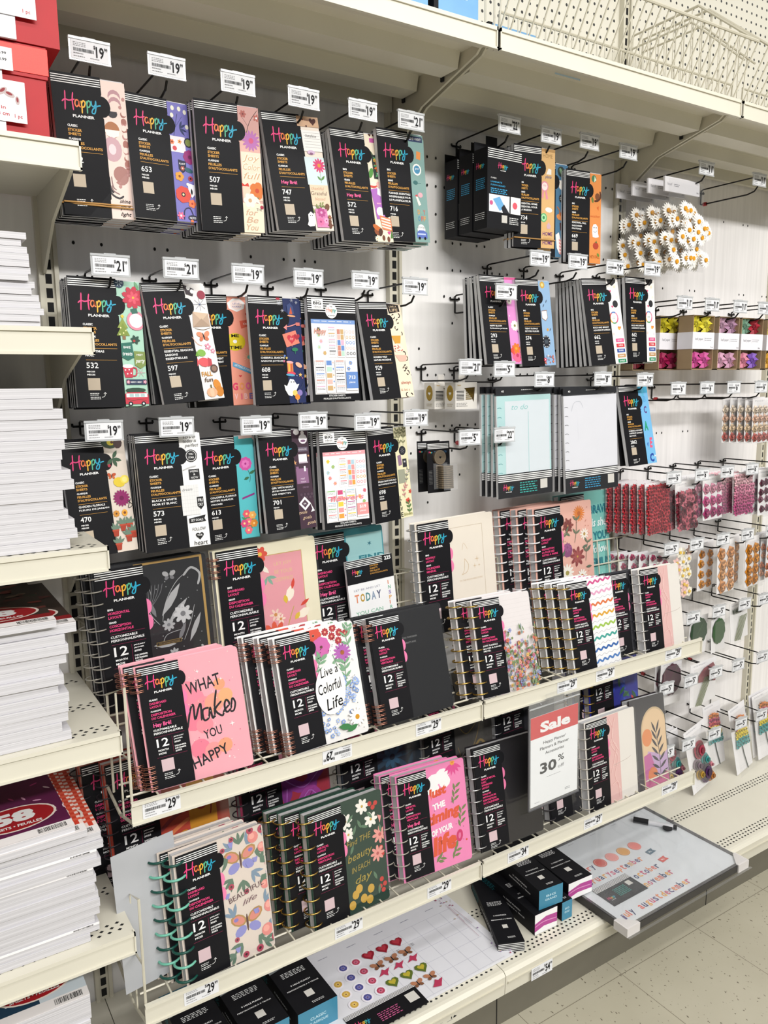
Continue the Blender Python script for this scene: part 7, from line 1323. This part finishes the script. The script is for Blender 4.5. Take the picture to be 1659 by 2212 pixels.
B(2.228, -.205, .728, .10, .135, (-.03, -.03, .12), 'white card with one big heart shaped green leaf, right one', leafy(1, '3a5a38'), 0, ''); B(2.12, -.19, .735, .105, .145, (0, .05, 0), 'big dark green leaf on clear card, left one', leafy(1, '2c4630'), 0, '')
B(2.36, -.205, .75, .11, .15, (-.02, -.1, 0), 'card with dark green sprigs on long grey stems', leafy(1, '', True), 0, ''); B(2.0, -.16, .75, .09, .15, (0, 0, 0), 'bag of striped tropical leaves by the planner rack end', leafy(1, '2c5a3a'), 2, 'the striped tropical leaves')
B(2.16, -.20, .535, .165, .165, (-.02, -.02, .05), 'white card with a dusky red calla bouquet on green stems', leafy(1, '', True, True), 0, ''); B(2.06, -.13, .53, .12, .17, (0, 0, 0), 'plain backed flower card behind the calla bouquet', leafy(1, '5a3a44'), 1, 'the calla bouquet')
def buds(t, w_, h_):
    for x, z, r, c in ((.0, .62, .036, 'a83a50'), (.028, .42, .024, '3f9a98'), (-.03, .42, .024, '8a7a84'), (-.022, .26, .022, 'b8923a'), (.02, .22, .042, '4a2a54'), (.045, .12, .024, 'c07a3a'), (.05, .3, .016, 'd88a98')):
        m = MB()
        for q in range(4): m.cyl((x, -.008-.006*q, h_*z), r*(1-.22*q), .006, C(c if q % 2 == 0 else darker(c), .3), 'y', 14, r*(1-.22*q)*.8)
        m.build('paper_flower_bud', t)
B(2.175, -.215, .2, .15, .245, (-.16, -.12, .12), 'white card of big rolled flowers in purple, teal and red, near the deck', buds, 0, ''); B(2.06, -.16, .205, .13, .22, (-.1, -.1, 0), 'card with dark purple rolled flower left of the colourful one', buds, 1, 'the colourful rolled flowers')
def tree(t, w_, h_):
    for j, c in enumerate(('3f9a9a', '3f9a9a', 'e6d23a', 'e6d23a', 'd86a72', 'c05a7a', 'd98a4a')):
        m = MB()
        for i in range(6): petals(m, -w_*.36+w_*.72*(i+.5)/6*(1-.08*j)+w_*.03*j, -.006-.002*(i % 3), h_*(.42+j*.065+.015*math.sin(i)), .013, 6, C(c), C(darker(c)), .4)
        m.build('blossom_row', t)
    m = MB(); m.tube([(w_*.15, -.004, 0), (w_*.02, -.004, h_*.25), (-.005, -.004, h_*.45)], .002, C('3a4440')); m.build('paper_stem', t)
B(2.44, -.215, .195, .125, .27, (-.14, -.12, .1), 'card with a paper flower tree in teal, yellow and rose', tree, 0, ''); B(2.35, -.15, .21, .11, .26, (-.1, -.1, 0), 'flower tree card behind the teal and yellow one', tree, 0, ''); B(2.62, -.2, .2, .13, .27, (-.12, -.1, 0), 'white backed card at the right picture edge above the deck', tree, 1, 'the white backed right edge card')
B(1.945, -.21, .225, .07, .20, (0, 0, 0), 'narrow clear bag of two mint green rosettes', rosettes(pick('8ac8b4', '9ad0be'), 1, 3, .022, .05, .02, .62), 0, '', card=False)
# bay hooks
names = {2.404: 'top row over the daisies', 1.981: 'row holding the kraft boxes', 1.706: 'row below the kraft boxes', 1.41: 'row holding the crimson and pink cards', 1.166: 'row holding the orange rose cards', .898: 'row holding the big green leaves', .662: 'row holding the calla bouquet', .416: 'lowest row above the deck'}
for z, pr, xs in ((2.404, '11', ((1.976, 1), (2.265, 0))), (1.981, '11', ((2.042-.143, 1), (2.042, 1), (2.199, 1), (2.342, 1), (2.49, 1))), (1.706, '6', ((1.887, 0), (2.039, 0), (2.189, 0), (2.352, 1))), (1.41, '6', ((1.886, 1), (2.037, 1), (2.18, 1), (2.33, 1), (2.49, 1))),
 (1.166, '5', ((1.891, 1), (2.028, 1), (2.179, 1), (2.327, 1), (2.48, 1))), (.898, '5', ((2.03, 0), (2.179, 1), (2.337, 1), (2.463, 1))), (.662, '5', ((1.901, 0), (2.035, 0), (2.182, 1), (2.319, 0), (2.476, 0))), (.416, '5', ((1.922, 1), (2.043, 1), (2.196, 1), (2.362, 1), (2.498, 1)))):
    for k, (x, ful) in enumerate(xs):
        if z == 1.981 and k == 0: x, = (1.899,)
        pos = ('first', 'second', 'third', 'fourth', 'fifth')[k]
        hook(x, z, pr, 'black wire peg hook, %s from left in the %s' % (pos, names[z]), drop=.04, group='peg hooks of the flower bay', red=(not ful and k % 2 == 1) or (z == 2.404 and k == 1))
